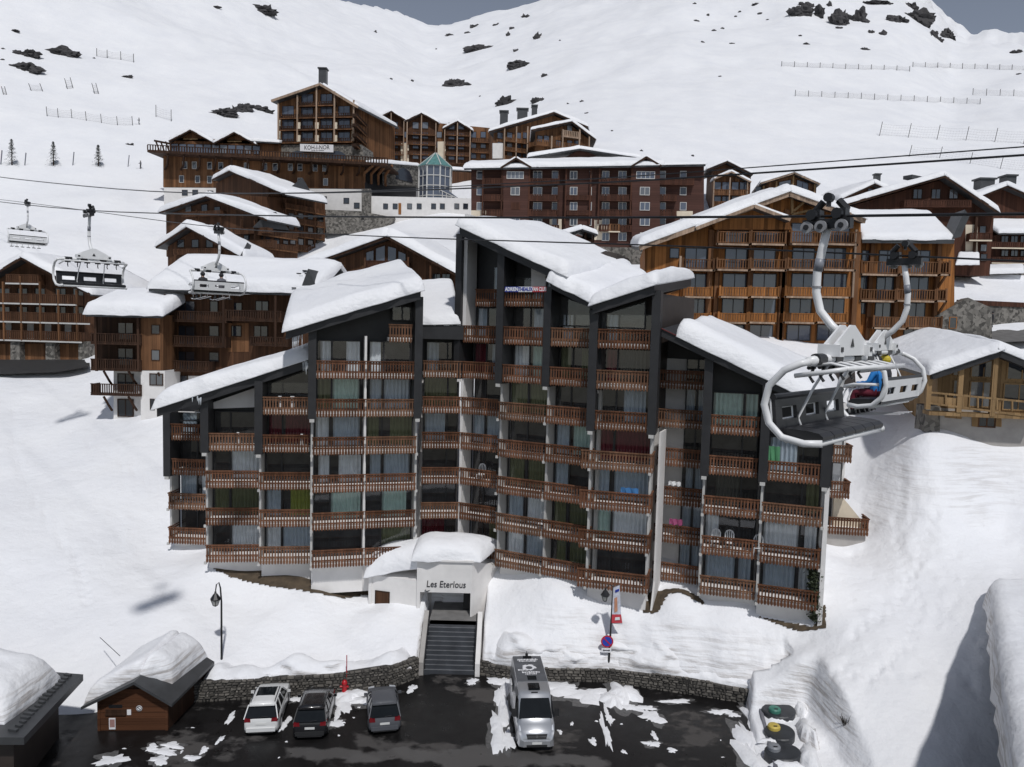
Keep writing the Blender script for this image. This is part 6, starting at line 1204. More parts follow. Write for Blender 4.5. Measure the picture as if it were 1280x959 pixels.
def car(label, loc, rz, pm, L, W, H, body, cabin, kind, sunroof=False):
    """local +y = nose.  body: (y, zb, zt, width factor); cabin: (y at belt, y at roof) for rear and front"""
    r = thing('parked_car', label, 'car', loc, 'cars parked along the stone wall', rz); hw = W / 2
    m = MB(); m.loft([ring(y * L, zb, zt, hw * f) for y, zb, zt, f in body]); bd = obj_local('body', m, pm, r, True); ed = bd.modifiers.new('e', 'EDGE_SPLIT'); ed.split_angle = math.radians(38)
    zb_ = cabin['belt']; yr0, yr1, yf1, yf0 = [v * L for v in cabin['y']]; wt = hw * cabin['wt']; wb = hw * .95; zr_ = H
    # glasshouse: dark glass shell, painted roof, pillars
    def cr(y, z, w_): return [(-w_, y, zb_ - .05 if z is None else z), (w_, y, zb_ - .05 if z is None else z)]
    gl = [(-wb, yr0, zb_ - .06), (wb, yr0, zb_ - .06), (wb, yf0, zb_ - .06), (-wb, yf0, zb_ - .06)]; gt = [(-wt, yr1, zr_ - .06), (wt, yr1, zr_ - .06), (wt, yf1, zr_ - .06), (-wt, yf1, zr_ - .06)]
    m = MB(); m.hexa(gl + gt); obj_local('windows', m, CGL, r)
    m = MB(); n = 7; rings = []
    for i in range(n): t = i / (n - 1); y = (yr1 - .04) + (yf1 - yr1 + .06) * t; arch = .05 * math.sin(math.pi * min(1, t * .9 + .08)); w_ = wt + .012; rings.append([(-w_, y, zr_ - .09), (-w_ * .95, y, zr_ - .03 + arch * .5), (-w_ * .5, y, zr_ + arch), (w_ * .5, y, zr_ + arch), (w_ * .95, y, zr_ - .03 + arch * .5), (w_, y, zr_ - .09)])
    m.loft(rings); rf = obj_local('roof', m, pm, r, True)
    m = MB(); P = lambda a, b, w_=.09: m.bar(Vector(a), Vector(b), w_, .05, Vector((1, 0, 0)) if abs(a[0]) > .3 else Vector((0, 0, 1)))
    for s in (-1, 1):
        P((s * (wb + .005), yr0, zb_ - .05), (s * (wt + .005), yr1, zr_ - .06), .17); P((s * (wb + .005), yf0, zb_ - .05), (s * (wt + .005), yf1, zr_ - .06), .09)
        for t in (.36, .66): yb_ = yr0 + (yf0 - yr0) * t; yt_ = yr1 + (yf1 - yr1) * t; P((s * (wb + .008), yb_, zb_ - .05), (s * (wt + .008), yt_, zr_ - .06), .07)
    obj_local('pillars', m, pm, r)
    if sunroof: m = MB(); m.hexa([(-wt * .72, yr1 + (yf1 - yr1) * .42, zr_ + .0), (wt * .72, yr1 + (yf1 - yr1) * .42, zr_ + .0), (wt * .72, yf1 - .15, zr_ + .0), (-wt * .72, yf1 - .15, zr_ + .0), (-wt * .72, yr1 + (yf1 - yr1) * .42, zr_ + .062), (wt * .72, yr1 + (yf1 - yr1) * .42, zr_ + .062), (wt * .72, yf1 - .15, zr_ + .055), (-wt * .72, yf1 - .15, zr_ + .055)]); obj_local('sunroof', m, CGL, rf)
    if kind != 'hatch':
        for s in (-1, 1): m = MB(); m.tube([(s * wt * .9, yr1 + .1, zr_ + .05), (s * wt * .9, yr1 + .2, zr_ + .09), (s * wt * .9, yf1 - .3, zr_ + .09), (s * wt * .9, yf1 - .15, zr_ + .05)], .022, 6); obj_local('roof_rail', m, TRIM if pm is not PG else pm, rf)
    m = MB(); m.hexa([(-wt * .95, yr1 - .16, zr_ - .07), (wt * .95, yr1 - .16, zr_ - .07), (wt * .95, yr1 + .1, zr_ - .05), (-wt * .95, yr1 + .1, zr_ - .05), (-wt * .95, yr1 - .16, zr_ - .03), (wt * .95, yr1 - .16, zr_ - .03), (wt * .95, yr1 + .1, zr_ + .0), (-wt * .95, yr1 + .1, zr_ + .0)]); obj_local('spoiler', m, pm, rf)
    wr = H * .215
    for y in (-.5 * L + cabin['axle'][0], .5 * L - cabin['axle'][1]):
        for s in (-1, 1):
            m = MB(); m.tube([(s * (hw - .2), y, wr), (s * (hw - .01), y, wr)], wr, 20); t_ = obj_local('wheel', m, TYRE, r); m = MB(); m.tube([(s * (hw - .02), y, wr), (s * (hw + .008), y, wr)], wr * .66, 14); obj_local('rim', m, RIM, t_)
            m = MB(); m.tube([(s * (hw - .1), y, wr + .02), (s * (hw + .004), y, wr + .02)], wr * 1.17, 20); obj_local('wheel_arch', m, TRIM, r)
    ye = body[0][0] * L
    for s in (-1, 1):
        m = MB(); z0 = cabin['tail']; m.hexa([(s * hw * .58, ye - .015, z0), (s * hw * .93, ye - .0, z0), (s * hw * .975, ye + .34, z0 + .02), (s * hw * .6, ye + .34, z0 + .02), (s * hw * .60, ye + .0, z0 + .17), (s * hw * .93, ye + .03, z0 + .19), (s * hw * .97, ye + .38, z0 + .17), (s * hw * .6, ye + .38, z0 + .15)]); obj_local('tail_light', m, TAIL, r)
        yf = body[-1][0] * L; m = MB(); m.hexa([(s * hw * .5, yf - .3, z0 - .12), (s * hw * .9, yf - .4, z0 - .12), (s * hw * .9, yf - .1, z0 - .15), (s * hw * .5, yf + .0, z0 - .15), (s * hw * .5, yf - .3, z0 + .03), (s * hw * .9, yf - .4, z0 + .03), (s * hw * .88, yf - .14, z0 - .0), (s * hw * .5, yf - .03, z0 - .0)]); obj_local('headlight', m, HEAD, r)
        m = MB(); y = yf0 - .25; m.loft([[(s * (hw + a), y + b, zb_ - .02 + c) for b, c in ((0, 0), (.1, .02), (.1, .13), (0, .15))] for a in (.0, .18)]); obj_local('mirror', m, pm, r)
    m = MB(); m.wbox((0, ye - .012, cabin['tail'] - .12), (.52, .025, .115)); obj_local('number_plate', m, PLATE, r)
    m = MB(); m.wbox((0, ye - .03, .40), (W * .82, .12, .2)); obj_local('rear_bumper', m, TRIM if kind == 'suv' and pm is PK else pm if kind != 'hatch' else pm, r)
    m = MB(); m.wbox((0, ye - .02, .27), (W * .7, .1, .1)); obj_local('diffuser', m, TRIM, r)
    # rear screen
    a, b = Vector((0, yr0 - .012, zb_ + .02)), Vector((0, yr1 - .012, zr_ - .11)); m = MB(); m.add([(-wb * .84, a.y, a.z), (wb * .84, a.y, a.z), (wt * .84, b.y, b.z), (-wt * .84, b.y, b.z)], [(0, 1, 2, 3)]); obj_local('rear_screen', m, CGL, r)
    m = MB(); m.tube([(0, yr0 - .03, zb_ + .06), (.36, yr0 - .02, zb_ + .1)], .012, 5); obj_local('wiper', m, TRIM, r)
    return r
SUVB = [(-.5, .42, .80, .86), (-.49, .30, .95, .93), (-.465, .22, 1.02, .97), (-.30, .2, 1.03, 1), (.10, .2, 1.0, 1), (.24, .2, .99, .99), (.36, .22, .95, .97), (.46, .26, .86, .92), (.49, .32, .74, .84), (.5, .42, .6, .76)]
def place(px, py, fx, fy, fz, L): 
    a = Wz(px, py, .35); b = Wz(fx, fy, fz); d = Vector((b.x - a.x, b.y - a.y, 0)); rz = math.atan2(d.y, d.x) - math.pi / 2; c = Vector((a.x, a.y, 0)) + d.normalized() * L / 2; return (c.x, c.y, .004), rz
p, rz = place(326, 913, 341, 860, .95, 4.65); car('white estate style car with roof rails and dark sunroof parked by the stone wall', p, rz, PW, 4.65, 1.86, 1.62, SUVB, dict(belt=1.0, y=(-.488, -.40, .02, .19), wt=.76, axle=(.86, .88), tail=.82), 'suv', True)
p, rz = place(387, 918, 398, 867, .95, 4.5); car('glossy black car with dark windows parked between the white and grey cars', p, rz, PK, 4.5, 1.84, 1.55, SUVB, dict(belt=.98, y=(-.485, -.36, .04, .20), wt=.78, axle=(.82, .9), tail=.80), 'suv')
HB = [(-.5, .4, .72, .86), (-.485, .28, .9, .94), (-.45, .2, .95, .98), (-.25, .18, .95, 1), (.12, .18, .93, 1), (.26, .18, .91, .98), (.38, .2, .85, .95), (.46, .24, .75, .9), (.49, .3, .66, .82), (.5, .4, .56, .74)]
p, rz = place(481, 911, 478, 864, .88, 4.25); car('grey hatchback parked nose to the wall left of the stairs', p, rz, PG, 4.25, 1.79, 1.47, HB, dict(belt=.93, y=(-.475, -.325, .05, .21), wt=.76, axle=(.78, .88), tail=.76), 'hatch')
# camper van, nose to the camera
a, b = Wz(671, 929, .5), Wz(658, 819, 2.6); d = Vector((a.x - b.x, a.y - b.y, 0)); rz = math.atan2(d.y, d.x) - math.pi / 2; L = 6.0; c = Vector((a.x, a.y, 0)) - d.normalized() * L / 2
r = thing('camper_van', 'silver camper van with white graphics on its grey roof parked facing the camera', 'van', (c.x, c.y, .004), None, rz)
hw = 1.02; H = 2.58
def vr(y, zt, w_, wt, zb=.3): return [(-w_ * .94, y, zb), (-w_, y, zb + .15), (-w_, y, min(1.25, zt - .12)), (-(w_ + wt) / 2, y, max(min(zt - .1, zt * .8), min(1.26, zt - .1))), (-wt, y, zt - .07), (-wt * .9, y, zt), (0, y, zt + .012), (wt * .9, y, zt), (wt, y, zt - .07), ((w_ + wt) / 2, y, max(min(zt - .1, zt * .8), min(1.26, zt - .1))), (w_, y, min(1.25, zt - .12)), (w_, y, zb + .15), (w_ * .94, y, zb)]
m = MB(); m.loft([vr(y, zt, w_, wt, zb) for y, zt, w_, wt, zb in ((-3.0, 2.5, .98, .86, .4), (-2.95, H, 1.0, .88, .32), (-1.5, H + .02, hw, .9, .28), (.6, H + .02, hw, .9, .28), (1.25, H - .04, hw, .89, .28), (1.55, 2.42, hw, .86, .28), (2.28, 1.42, 1.0, .84, .28), (2.5, 1.26, .99, .84, .28), (2.78, 1.1, .95, .80, .28), (2.93, .92, .88, .70, .3), (3.0, .7, .8, .6, .36))]); bd = obj_local('body', m, PS, r, True); es = bd.modifiers.new('e', 'EDGE_SPLIT'); es.split_angle = math.radians(40)
m = MB(); f = lambda y: H - .04 + (2.42 - (H - .04)) * (y - 1.25) / .3 if y < 1.55 else 2.42 + (1.42 - 2.42) * (y - 1.55) / .73
m.hexa([(-.80, 1.66, f(1.66) - .04), (.80, 1.66, f(1.66) - .04), (.90, 2.24, f(2.24) - .04), (-.90, 2.24, f(2.24) - .04), (-.76, 1.66, f(1.66) + .03), (.76, 1.66, f(1.66) + .03), (.86, 2.26, f(2.26) + .03), (-.86, 2.26, f(2.26) + .03)]); obj_local('windscreen', m, CGL, r)
m = MB(); m.hexa([(-.90, 1.58, 2.2), (-.95, 2.15, 1.45), (-1.0, 1.2, 1.42), (-.93, 1.2, 2.2)][::1] + [(-.93, 1.58, 2.2), (-1.035, 2.15, 1.45), (-1.05, 1.2, 1.42), (-1.0, 1.2, 2.2)]); obj_local('side_window', m, CGL, r)
m = MB(); m.hexa([(.90, 1.58, 2.2), (.95, 2.15, 1.45), (1.0, 1.2, 1.42), (.93, 1.2, 2.2)] + [(.93, 1.58, 2.2), (1.035, 2.15, 1.45), (1.05, 1.2, 1.42), (1.0, 1.2, 2.2)]); obj_local('side_window', m, CGL, r)
for s in (-1, 1):
    m = MB(); m.wbox((s * 1.03, -1.2, 1.75), (.03, 1.1, .5)); obj_local('side_window', m, CGL, r)
    m = MB(); m.hexa([(s * .52, 2.70, .98), (s * .90, 2.62, .98), (s * .88, 2.86, .80), (s * .5, 2.98, .80), (s * .55, 2.68, 1.14), (s * .92, 2.45, 1.2), (s * .92, 2.7, 1.05), (s * .52, 2.87, 1.02)]); obj_local('headlight', m, HEAD, r)
    m = MB(); m.loft([[(s * (1.03 + q), 2.0 + b_, 1.5 + e) for b_, e in ((0, 0), (.13, 0), (.13, .38), (0, .4))] for q in (0, .26)]); obj_local('mirror', m, TRIM, r)
    for y in (-1.75, 2.05): m = MB(); m.tube([(s * .8, y, .34), (s * 1.0, y, .34)], .34, 20); t_ = obj_local('wheel', m, TYRE, r); m = MB(); m.tube([(s * .99, y, .34), (s * 1.015, y, .34)], .21, 12); obj_local('rim', m, RIM, t_)
m = MB(); m.hexa([(-.52, 2.86, .74), (.52, 2.86, .74), (.5, 3.02, .72), (-.5, 3.02, .72), (-.6, 2.8, .96), (.6, 2.8, .96), (.56, 2.95, .94), (-.56, 2.95, .94)]); gr = obj_local('grille', m, TRIM, r); m = MB(); m.wbox((0, 2.98, .83), (.98, .04, .03)); m.wbox((0, 2.99, .84), (.12, .03, .12)); obj_local('grille_bar', m, CHROME, gr)
m = MB(); m.loft([[(-w_, y, z0), (w_, y, z0), (w_ * .95, y, z1), (-w_ * .95, y, z1)] for w_, y, z0, z1 in ((1.0, 2.55, .28, .7), (.93, 2.92, .28, .68), (.72, 3.08, .32, .62))]); bp_ = obj_local('front_bumper', m, PS, r); m = MB(); m.wbox((0, 3.07, .38), (1.1, .05, .12)); obj_local('intake', m, TRIM, bp_); m = MB(); m.wbox((0, 3.1, .53), (.52, .02, .11)); obj_local('number_plate', m, PLATE, bp_)
m = MB(); m.hexa([(-.85, -2.9, H + .002), (.85, -2.9, H + .002), (.87, .42, H + .012), (-.87, .42, H + .012), (-.82, -2.88, H + .03), (.82, -2.88, H + .03), (.84, .4, H + .045), (-.84, .4, H + .045)]); rp = obj_local('roof_panel', m, flat('roof_grey', (.10, .105, .115), .5), r)
m = MB(); n = 16      # white roof graphics: a rounded crest, two rows of script-like marks
for i in range(n): t0, t1 = 2 * math.pi * i / n, 2 * math.pi * (i + 1) / n; R0_, R1_ = .40 + .05 * math.sin(5 * t0), .2; m.add([(.02 + R0_ * math.cos(t0), -1.35 + R0_ * .9 * math.sin(t0), H + .048), (.02 + R0_ * math.cos(t1), -1.35 + R0_ * .9 * math.sin(t1), H + .048), (.02 + R1_ * math.cos(t1), -1.3 + R1_ * math.sin(t1), H + .048), (.02 + R1_ * math.cos(t0), -1.3 + R1_ * math.sin(t0), H + .048)], [(0, 1, 2, 3)])
rm = random.Random(4)
for y, x0, x1, hgt in ((-2.35, -.6, .6, .16), (-2.15, -.5, .55, .1), (-.72, -.55, .5, .12), (-.5, -.35, .3, .09), (-1.0, .1, .7, .12)):
    x = x0
    while x < x1: w_ = rm.uniform(.04, .12); m.add([(x, y - hgt * rm.uniform(.4, 1), H + .0485), (x + w_, y - hgt * rm.uniform(.4, 1), H + .0485), (x + w_ * .9, y + hgt * rm.uniform(.3, .9), H + .0485), (x + .01, y + hgt * rm.uniform(.3, .9), H + .0485)], [(0, 1, 2, 3)]); x += w_ + .02
obj_local('roof_graphic', m, PAPER, rp, False)
for y, w_, l_ in ((-2.62, .5, .32), (.02, .5, .4), (1.0, .62, .62)): m = MB(); m.wbox((0, y, H + .05), (w_, l_, .09)); obj_local('roof_light', m, CGL, r)
m = MB(); m.wbox((0, 1.44, 2.5), (.36, .04, .06)); m.tube([(0, -2.9, H), (0, -2.95, H + .3)], .02, 6); m.wbox((0, -2.93, H + .1), (.16, .12, .14)); obj_local('aerial', m, TRIM, r)
# ------------------------------------------------------------------ lumpy banks of ploughed snow above the walls
def bank(xa, xb, hfun, seed):
    n = int((xb - xa) / .16); k = 16; rings = []
    for i in range(n + 1):
        x = xa + (xb - xa) * i / n; e = min(1, (i / n) * 14, (1 - i / n) * 14) ** .5; h = hfun(x) * e; yw = wall_y(x); row = []
        for j in range(k + 1):
            t = j / k; a = t * math.pi * .5
            d = -.05 + 2.6 * (1 - math.cos(a)) ** 1.0; z = .62 + h * math.sin(a) ** .8
            q = float(fbm(np.array([x * 1.0]), np.array([z * 2.2 + seed * 9.]), 1.5, 4, seed)[0]) * 2; q2 = float(fbm(np.array([x * .8]), np.array([d * 1.2 + seed * 7.]), 2.6, 3, seed + 4)[0]) * 2
            f = math.sin(min(1, t * 3) * math.pi / 2) * (1 - .5 * t); y = yw + .36 + d + q * .5 * f
            zt = float(terrain_z([x], [y])[0]) if j > k * .55 else 0
            z = z + q2 * .22 * f
            if j > k * .55: w_ = smst(np.array((t - .55) / .45)); z = z * (1 - w_) + (zt - .12) * w_
            row.append((x + .12 * q2, y, z))
        rings.append(row)
    m = MB(); m.loft(rings, cap=False, close=False); return struct(obj('snow_bank', m, SNOWD, None, True))
bank(-18.2, -6.0, lambda x: 1.25 + .35 * math.sin(x * .9) + .25 * math.sin(x * 2.3), 51)
bank(-1.2, 15.3, lambda x: 1.75 + .3 * math.sin(x * .8 + 1) + .2 * math.sin(x * 2.1) - max(0, x - 11) * .2, 52)
# ------------------------------------------------------------------ bare earth melted out round the block
def earth(poly, name='bare_earth', mat=MUD, dz=.05, step=3):
    xs = [p[0] for p in poly]; ys = [p[1] for p in poly]; m = MB(); idx = {}
    def inside(x, y):
        c = False
        for (x0, y0), (x1, y1) in zip(poly, poly[1:] + poly[:1]):
            if (y0 > y) != (y1 > y) and x < (x1 - x0) * (y - y0) / (y1 - y0) + x0: c = not c
        return c
    def v(i, j):
        if (i, j) not in idx: p = land(i * step + random.uniform(-1, 1), j * step * .6 + random.uniform(-.5, .5)); idx[i, j] = len(m.v); m.v.append((p.x, p.y, p.z + dz + float(dented(np.array([p.x]), np.array([p.y]))[0])))
        return idx[i, j]
    for i in range(int(min(xs) / step), int(max(xs) / step) + 1):
        for j in range(int(min(ys) / step / .6), int(max(ys) / step / .6) + 1):
            if inside((i + .5) * step, (j + .5) * step * .6): m.f.append((v(i, j + 1), v(i + 1, j + 1), v(i + 1, j), v(i, j)))
    if m.f: struct(obj(name, m, mat, None, True, flip=False))
earth([(266, 712), (300, 710), (345, 715), (388, 722), (390, 735), (455, 738), (463, 734), (463, 744), (430, 750), (385, 746), (335, 735), (290, 723)])
earth([(812, 742), (850, 746), (880, 756), (880, 763), (835, 756), (822, 770), (804, 769)]); earth([(945, 772), (990, 780), (1018, 786), (1020, 765), (1031, 758), (1033, 786), (1000, 791)])
# ------------------------------------------------------------------ lamps, signs, marker
LGL = flat('lamp_glass', (.42, .42, .40), .2)
def lantern(r, c, s=1.0):
    m = MB(); m.lathe(c, [(.10 * s, -.30 * s), (.19 * s, -.02 * s)], 8); obj('lantern_glass', m, LGL, r)
    m = MB(); m.lathe(c, [(.22 * s, -.03 * s), (.24 * s, .02 * s), (.11 * s, .22 * s), (.05 * s, .28 * s), (.05 * s, .34 * s), (.01, .40 * s)], 8); m.lathe(c, [(.02, -.36 * s), (.11 * s, -.30 * s), (.11 * s, -.27 * s)], 8)
    for k in range(4): a = k * math.pi / 2 + .4; m.bar(Vector(c) + Vector((.105 * s * math.cos(a), .105 * s * math.sin(a), -.3 * s)), Vector(c) + Vector((.2 * s * math.cos(a), .2 * s * math.sin(a), -.01)), .025 * s, .025 * s)
    obj('lantern_cage', m, BLACK, r)
b = land(277, 824); b.z -= .3; Y = b.y
r = thing('street_lamp', 'black curved street lamp with hanging lantern standing in the snow left of the entrance', 'street lamp', b)
tp = Wy(276.5, 752, Y); t2 = Wy(275.5, 735, Y); t3 = Wy(273.5, 728, Y); t4 = Wy(270.5, 731, Y); t5 = Wy(269, 742, Y)
m = MB(); m.tube([b, b + Vector((0, 0, .5)), Vector((b.x, b.y, tp.z)), t2, t3, t4, t5], [.09, .07, .06, .05, .04, .04, .035], 8); obj('pole', m, BLACK, r, True); lantern(r, Wy(269.3, 749, Y), 1.35)
b = land(761, 826); b.z -= .4; Y = b.y; r = thing('lamp_post', 'black lamp post with banner and no parking sign rising from the right snow bank', 'street lamp', b)
top = Wy(766.5, 733, Y); bb = Vector((b.x, b.y, b.z)); m = MB(); m.tube([bb, top], [.075, .05], 8); m.tube([top, Wy(762, 731, Y), Wy(757, 736, Y)], .03, 6); pl = obj('pole', m, BLACK, r, True); lantern(r, Wy(756.5, 744, Y), 1.25)
fr = Frame((top.x + .05, Y - .05), (top.x + 1.05, Y - .05)); m = MB(); m.bar(Wy(766, 735, Y), Wy(775, 731.5, Y), .05, .05); m.bar(Wy(763, 779, Y), Wy(778, 780, Y), .03, .03); obj('banner_arm', m, CG, r)
FLG = [flat('flag_pale', (.60, .62, .70), .7, var=.3, sc=3), flat('flag_red', (.55, .05, .07), .7, var=.1), flat('flag_orange', (.55, .26, .16), .7, var=.3)]
fl = thing('advertising_banner', 'narrow vertical pale and red advertising banner hanging from the black lamp post', 'banner', Wy(770, 780, Y))
def quad(pts, mat, name, par, th=.02, n=5):
    P = [Wy(x, y, Y - .05) for x, y in pts]; m = MB(); m.prism(P, Vector((0, th, 0))); return obj(name, m, mat, par)
quad([(767, 735), (774.5, 732), (776.3, 768), (764.8, 768)], FLG[0], 'banner_cloth', fl); quad([(764.8, 768.2), (776.3, 768.2), (778, 779), (763.5, 779)], FLG[1], 'banner_foot', fl)
Y -= .04; quad([(768, 748), (771.5, 746.5), (772, 764), (768, 766)], FLG[2], 'banner_figure', fl, .015); quad([(769, 738), (774, 736), (774, 739), (769, 741)], BLUEP, 'banner_print', fl, .015); quad([(769, 772), (774.5, 771.5), (775, 775), (768.5, 775.5)], PAPER, 'banner_print', fl, .015); Y += .04
def disc(c, R, y0, mat, name, par, n=24): m = MB(); m.loft([[Vector((c.x + R * math.cos(t), y, c.z + R * math.sin(t))) for t in np.linspace(0, 2 * math.pi, n + 1)[:-1]] for y in (y0, y0 + .02)]); return obj(name, m, mat, par)
c = Wy(759, 802, Y - .12); sgn = disc(c, .40, c.y, REDP, 'no_parking_sign', r); disc(c, .31, c.y - .012, flat('sign_blue', (.02, .06, .42), .4, var=.06), 'sign_face', sgn); m = MB(); m.bar(c + Vector((-.22, -.02, .22)), c + Vector((.22, -.02, -.22)), .07, .014, Vector((0, 1, 0))); obj('sign_bar', m, REDP, sgn)
q = Wy(758, 813, Y - .12); m = MB(); m.wbox((q.x, q.y, q.z), (.62, .03, .28)); pz = obj('sign_plate', m, PAPER, r); m = MB()
m.bar(q + Vector((-.18, -.02, 0)), q + Vector((.18, -.02, 0)), .012, .05); 
for s in (-1, 1): m.prism([q + Vector((s * .24, -.02, 0)), q + Vector((s * .15, -.02, .08)), q + Vector((s * .15, -.02, -.08))], (0, .01, 0))
obj('plate_arrow', m, INK, pz)
# red hydrant with tall snow marker
h = Wz(430.5, 868, 0); r = thing('fire_hydrant', 'red fire hydrant in a patch of snow by the stone wall between two cars', 'hydrant', h); RH = flat('hydrant_red', (.42, .01, .018), .4, var=.1)
m = MB(); m.lathe(h, [(.2, 0), (.2, .05), (.15, .08), (.14, .62), (.18, .66), (.18, .72), (.12, .86), (.03, .92)], 12); obj('body', m, RH, r, True)
for s in (-1, 1): m = MB(); m.tube([h + Vector((s * .12, -.02, .5)), h + Vector((s * .26, -.04, .5))], .07, 10); obj('outlet', m, RH, r)
m = MB(); m.tube([h + Vector((.12, .1, 0)), Wy(433.5, 819, h.y + .1)], .028, 6); obj('marker_rod', m, RH, r)
# buried waste containers right of the lot with their plank edging
r = thing('concrete_edging', 'grey plank edging wall along the snow beside the round waste container lids', 'wall', Wz(948, 900, 0)); GP_ = flat('grey_plank', (.16, .16, .18), .8, var=.3)
p0, p1 = Wz(947.5, 873, .62), Wz(957, 962, .62)
for k in range(3):
    z0 = k * .2; m = MB(); a = Vector((p0.x, p0.y, z0)); b_ = Vector((p1.x, p1.y - 3, z0)); m.bar(a + Vector((0, 0, .1)), b_ + Vector((0, 0, .1)), .16 + .01 * k, .19); obj('plank', m, GP_, r)
LIDC = [flat('lid_green', (.05, .19, .14), .5), flat('lid_yellow', (.50, .38, .08), .6), flat('lid_grey', (.22, .23, .25), .5)]; PLT = flat('container_top', (.030, .033, .038), .5, var=.4)
for (cx, cy, wx, wy, rot, lx, ly, mt, lb, ct) in ((974, 887, 21, 9.5, -.05, 968.5, 887, 0, 'buried waste container top with a green round lid, farthest of three in the snow', 'waste container'), (975, 914, 19, 10, -.25, 967.5, 908.5, 1, 'buried waste container top with a yellow round lid between the green and grey ones', 'waste container'), (979, 939, 23, 10, -.22, 967.5, 934, 2, 'buried waste container top with a grey round lid, nearest of three in the snow', 'waste container')):
    c = Wz(cx, cy, .8); r = thing('waste_container', lb, ct, (c.x, c.y, .2), 'buried waste containers right of the lot'); sc_ = c.y / 940
    m = MB(); prof = []
    for R_, z in ((1, .2), (1, .74), (.93, .80)): prof.append([Vector((c.x + wx * sc_ * R_ * math.cos(t) * (1 + .04 * math.sin(3 * t)), c.y + (wy * sc_ * 2.0) * R_ * math.sin(t), z + .06 * math.sin(t + 1))) for t in np.linspace(0, 2 * math.pi, 25)[:-1]])
    m.loft(prof); obj('top_plate', m, PLT, r); l = Wz(lx, ly, .88); m = MB(); m.lathe(l, [(.34, -.12), (.34, .05), (.28, .12), (.05, .15)], 16); ld = obj('lid', m, LIDC[mt], r, False); m = MB(); m.wbox((l.x, l.y - .2, l.z + .14), (.2, .06, .05)); obj('lid_handle', m, BLACK, ld)
m = MB(); sd = 200
for px, py, wx, wy, h_ in ((1001, 892, .45, 1.0, .7), (1009, 922, .5, 1.3, .8), (1012, 952, .5, 1.4, .7), (975, 901, .7, .22, .2), (962, 927, .6, .22, .2), (965, 874, .9, .4, .3), (985, 957, .9, .4, .25)):
    sd += 1; p = Wz(px, py, .5); blob(m, p.x, p.y, wx, wy, .45, h_, 22, sd, 0, .25)
struct(obj('snow_heap', m, SNOWD, None, True))
# hedge climbing the right corner of the block
b = land(1024, 780); r = thing('corner_hedge', 'dark narrow evergreen hedge against the lower right corner of the apartment block', 'hedge', b); m = MB(); rh = random.Random(3); LEAF = flat('dark_leaf', (.035, .045, .02), .7, var=.6, sc=6)
for i in range(1400):
    t = rh.random(); c = b + Vector((rh.gauss(-.2 - .25 * t, .14), rh.gauss(.3, .3), .1 + 3.2 * t)); s = rh.uniform(.06, .14); u = Vector((rh.gauss(0, 1), rh.gauss(0, 1), rh.gauss(0, 1))).normalized(); v = u.orthogonal().normalized()
    m.add([c - u * s, c + v * s * .5, c + u * s, c - v * s * .5], [(0, 1, 2, 3)])
stuff(obj('foliage', m, LEAF, r, flip=False)); m = MB(); m.tube([b + Vector((0, .3, -.2)), b + Vector((-.2, .3, 3.0))], [.05, .02], 6); obj('trunk', m, WOODD, r)
# bare bush poking out of the snow bottom right
b = land(1057, 905); r = thing('bare_bush', 'small dark bush tips sticking out of the snow at the lower right', 'bush', b); m = MB()
for i in range(26): a = rh.uniform(0, 6.28); q = b + Vector((math.cos(a) * rh.uniform(.1, .4), math.sin(a) * .3, rh.uniform(.2, .6))); m.tube([b + Vector((q.x - b.x, q.y - b.y, 0)) * .3 - Vector((0, 0, .1)), q], [.02, .008], 4)
obj('twigs', m, flat('twig', (.05, .04, .035), .9), r)
m = MB(); p = land(135, 802); m.tube([Wz(125, 797, p.z + .9), Wz(150, 820, 3.1)], .02, 5); tobj('snow_stake', m, BLACK, 'thin dark stake leaning above the snowy hut roof', 'stake')
# ------------------------------------------------------------------ things left on the balconies
PLW = flat('white_plastic', (.75, .75, .75), .4, var=.05)
def plastic_chair(F, px, py, k, label, dw=-.7):
    u, _ = F.px(px, py, dw); z = zr(k) - .9; o = F.P(u, z, dw); r = thing('plastic_chair', label, 'chair', o, 'white plastic chairs on the balconies')
    P = lambda a, b, c: o + F.u * a + F.n * b + Vector((0, 0, c)); m = MB(); m.hexa([P(-.26, .24, .42), P(.26, .24, .42), P(.26, -.24, .42), P(-.26, -.24, .42), P(-.26, .24, .46), P(.26, .24, .46), P(.26, -.24, .46), P(-.26, -.24, .46)]); obj('seat', m, PLW, r)
    m = MB(); arc = [P(-.26, -.24, .46), P(-.27, -.28, .95), P(-.18, -.3, 1.14), P(0, -.31, 1.2), P(.18, -.3, 1.14), P(.27, -.28, .95), P(.26, -.24, .46)]; m.tube(arc, .045, 6)
    for x in (-.13, 0, .13): m.tube([P(x, -.25, .46), P(x, -.3, 1.14)], .032, 5)
    obj('backrest', m, PLW, r)
    for x in (-.23, .23):
        for y in (-.21, .21): m = MB(); m.tube([P(x, y, .43), P(x * 1.1, y * 1.1, 0)], .028, 5); obj('leg', m, PLW, r)
plastic_chair(fJ, 895, 668, 1, 'left white plastic chair of the pair on the right wing balcony'); plastic_chair(fJ, 912, 669, 1, 'right white plastic chair of the pair on the right wing balcony'); plastic_chair(fK, 948, 678, 1, 'white plastic chair at the balcony left edge beside the pair of chairs'); plastic_chair(fE2, 601, 586, 2, 'white plastic chair on the recessed balcony above the entrance')
plastic_chair(fF, 678, 637, 1, 'white plastic chair on the balcony right of the recess')
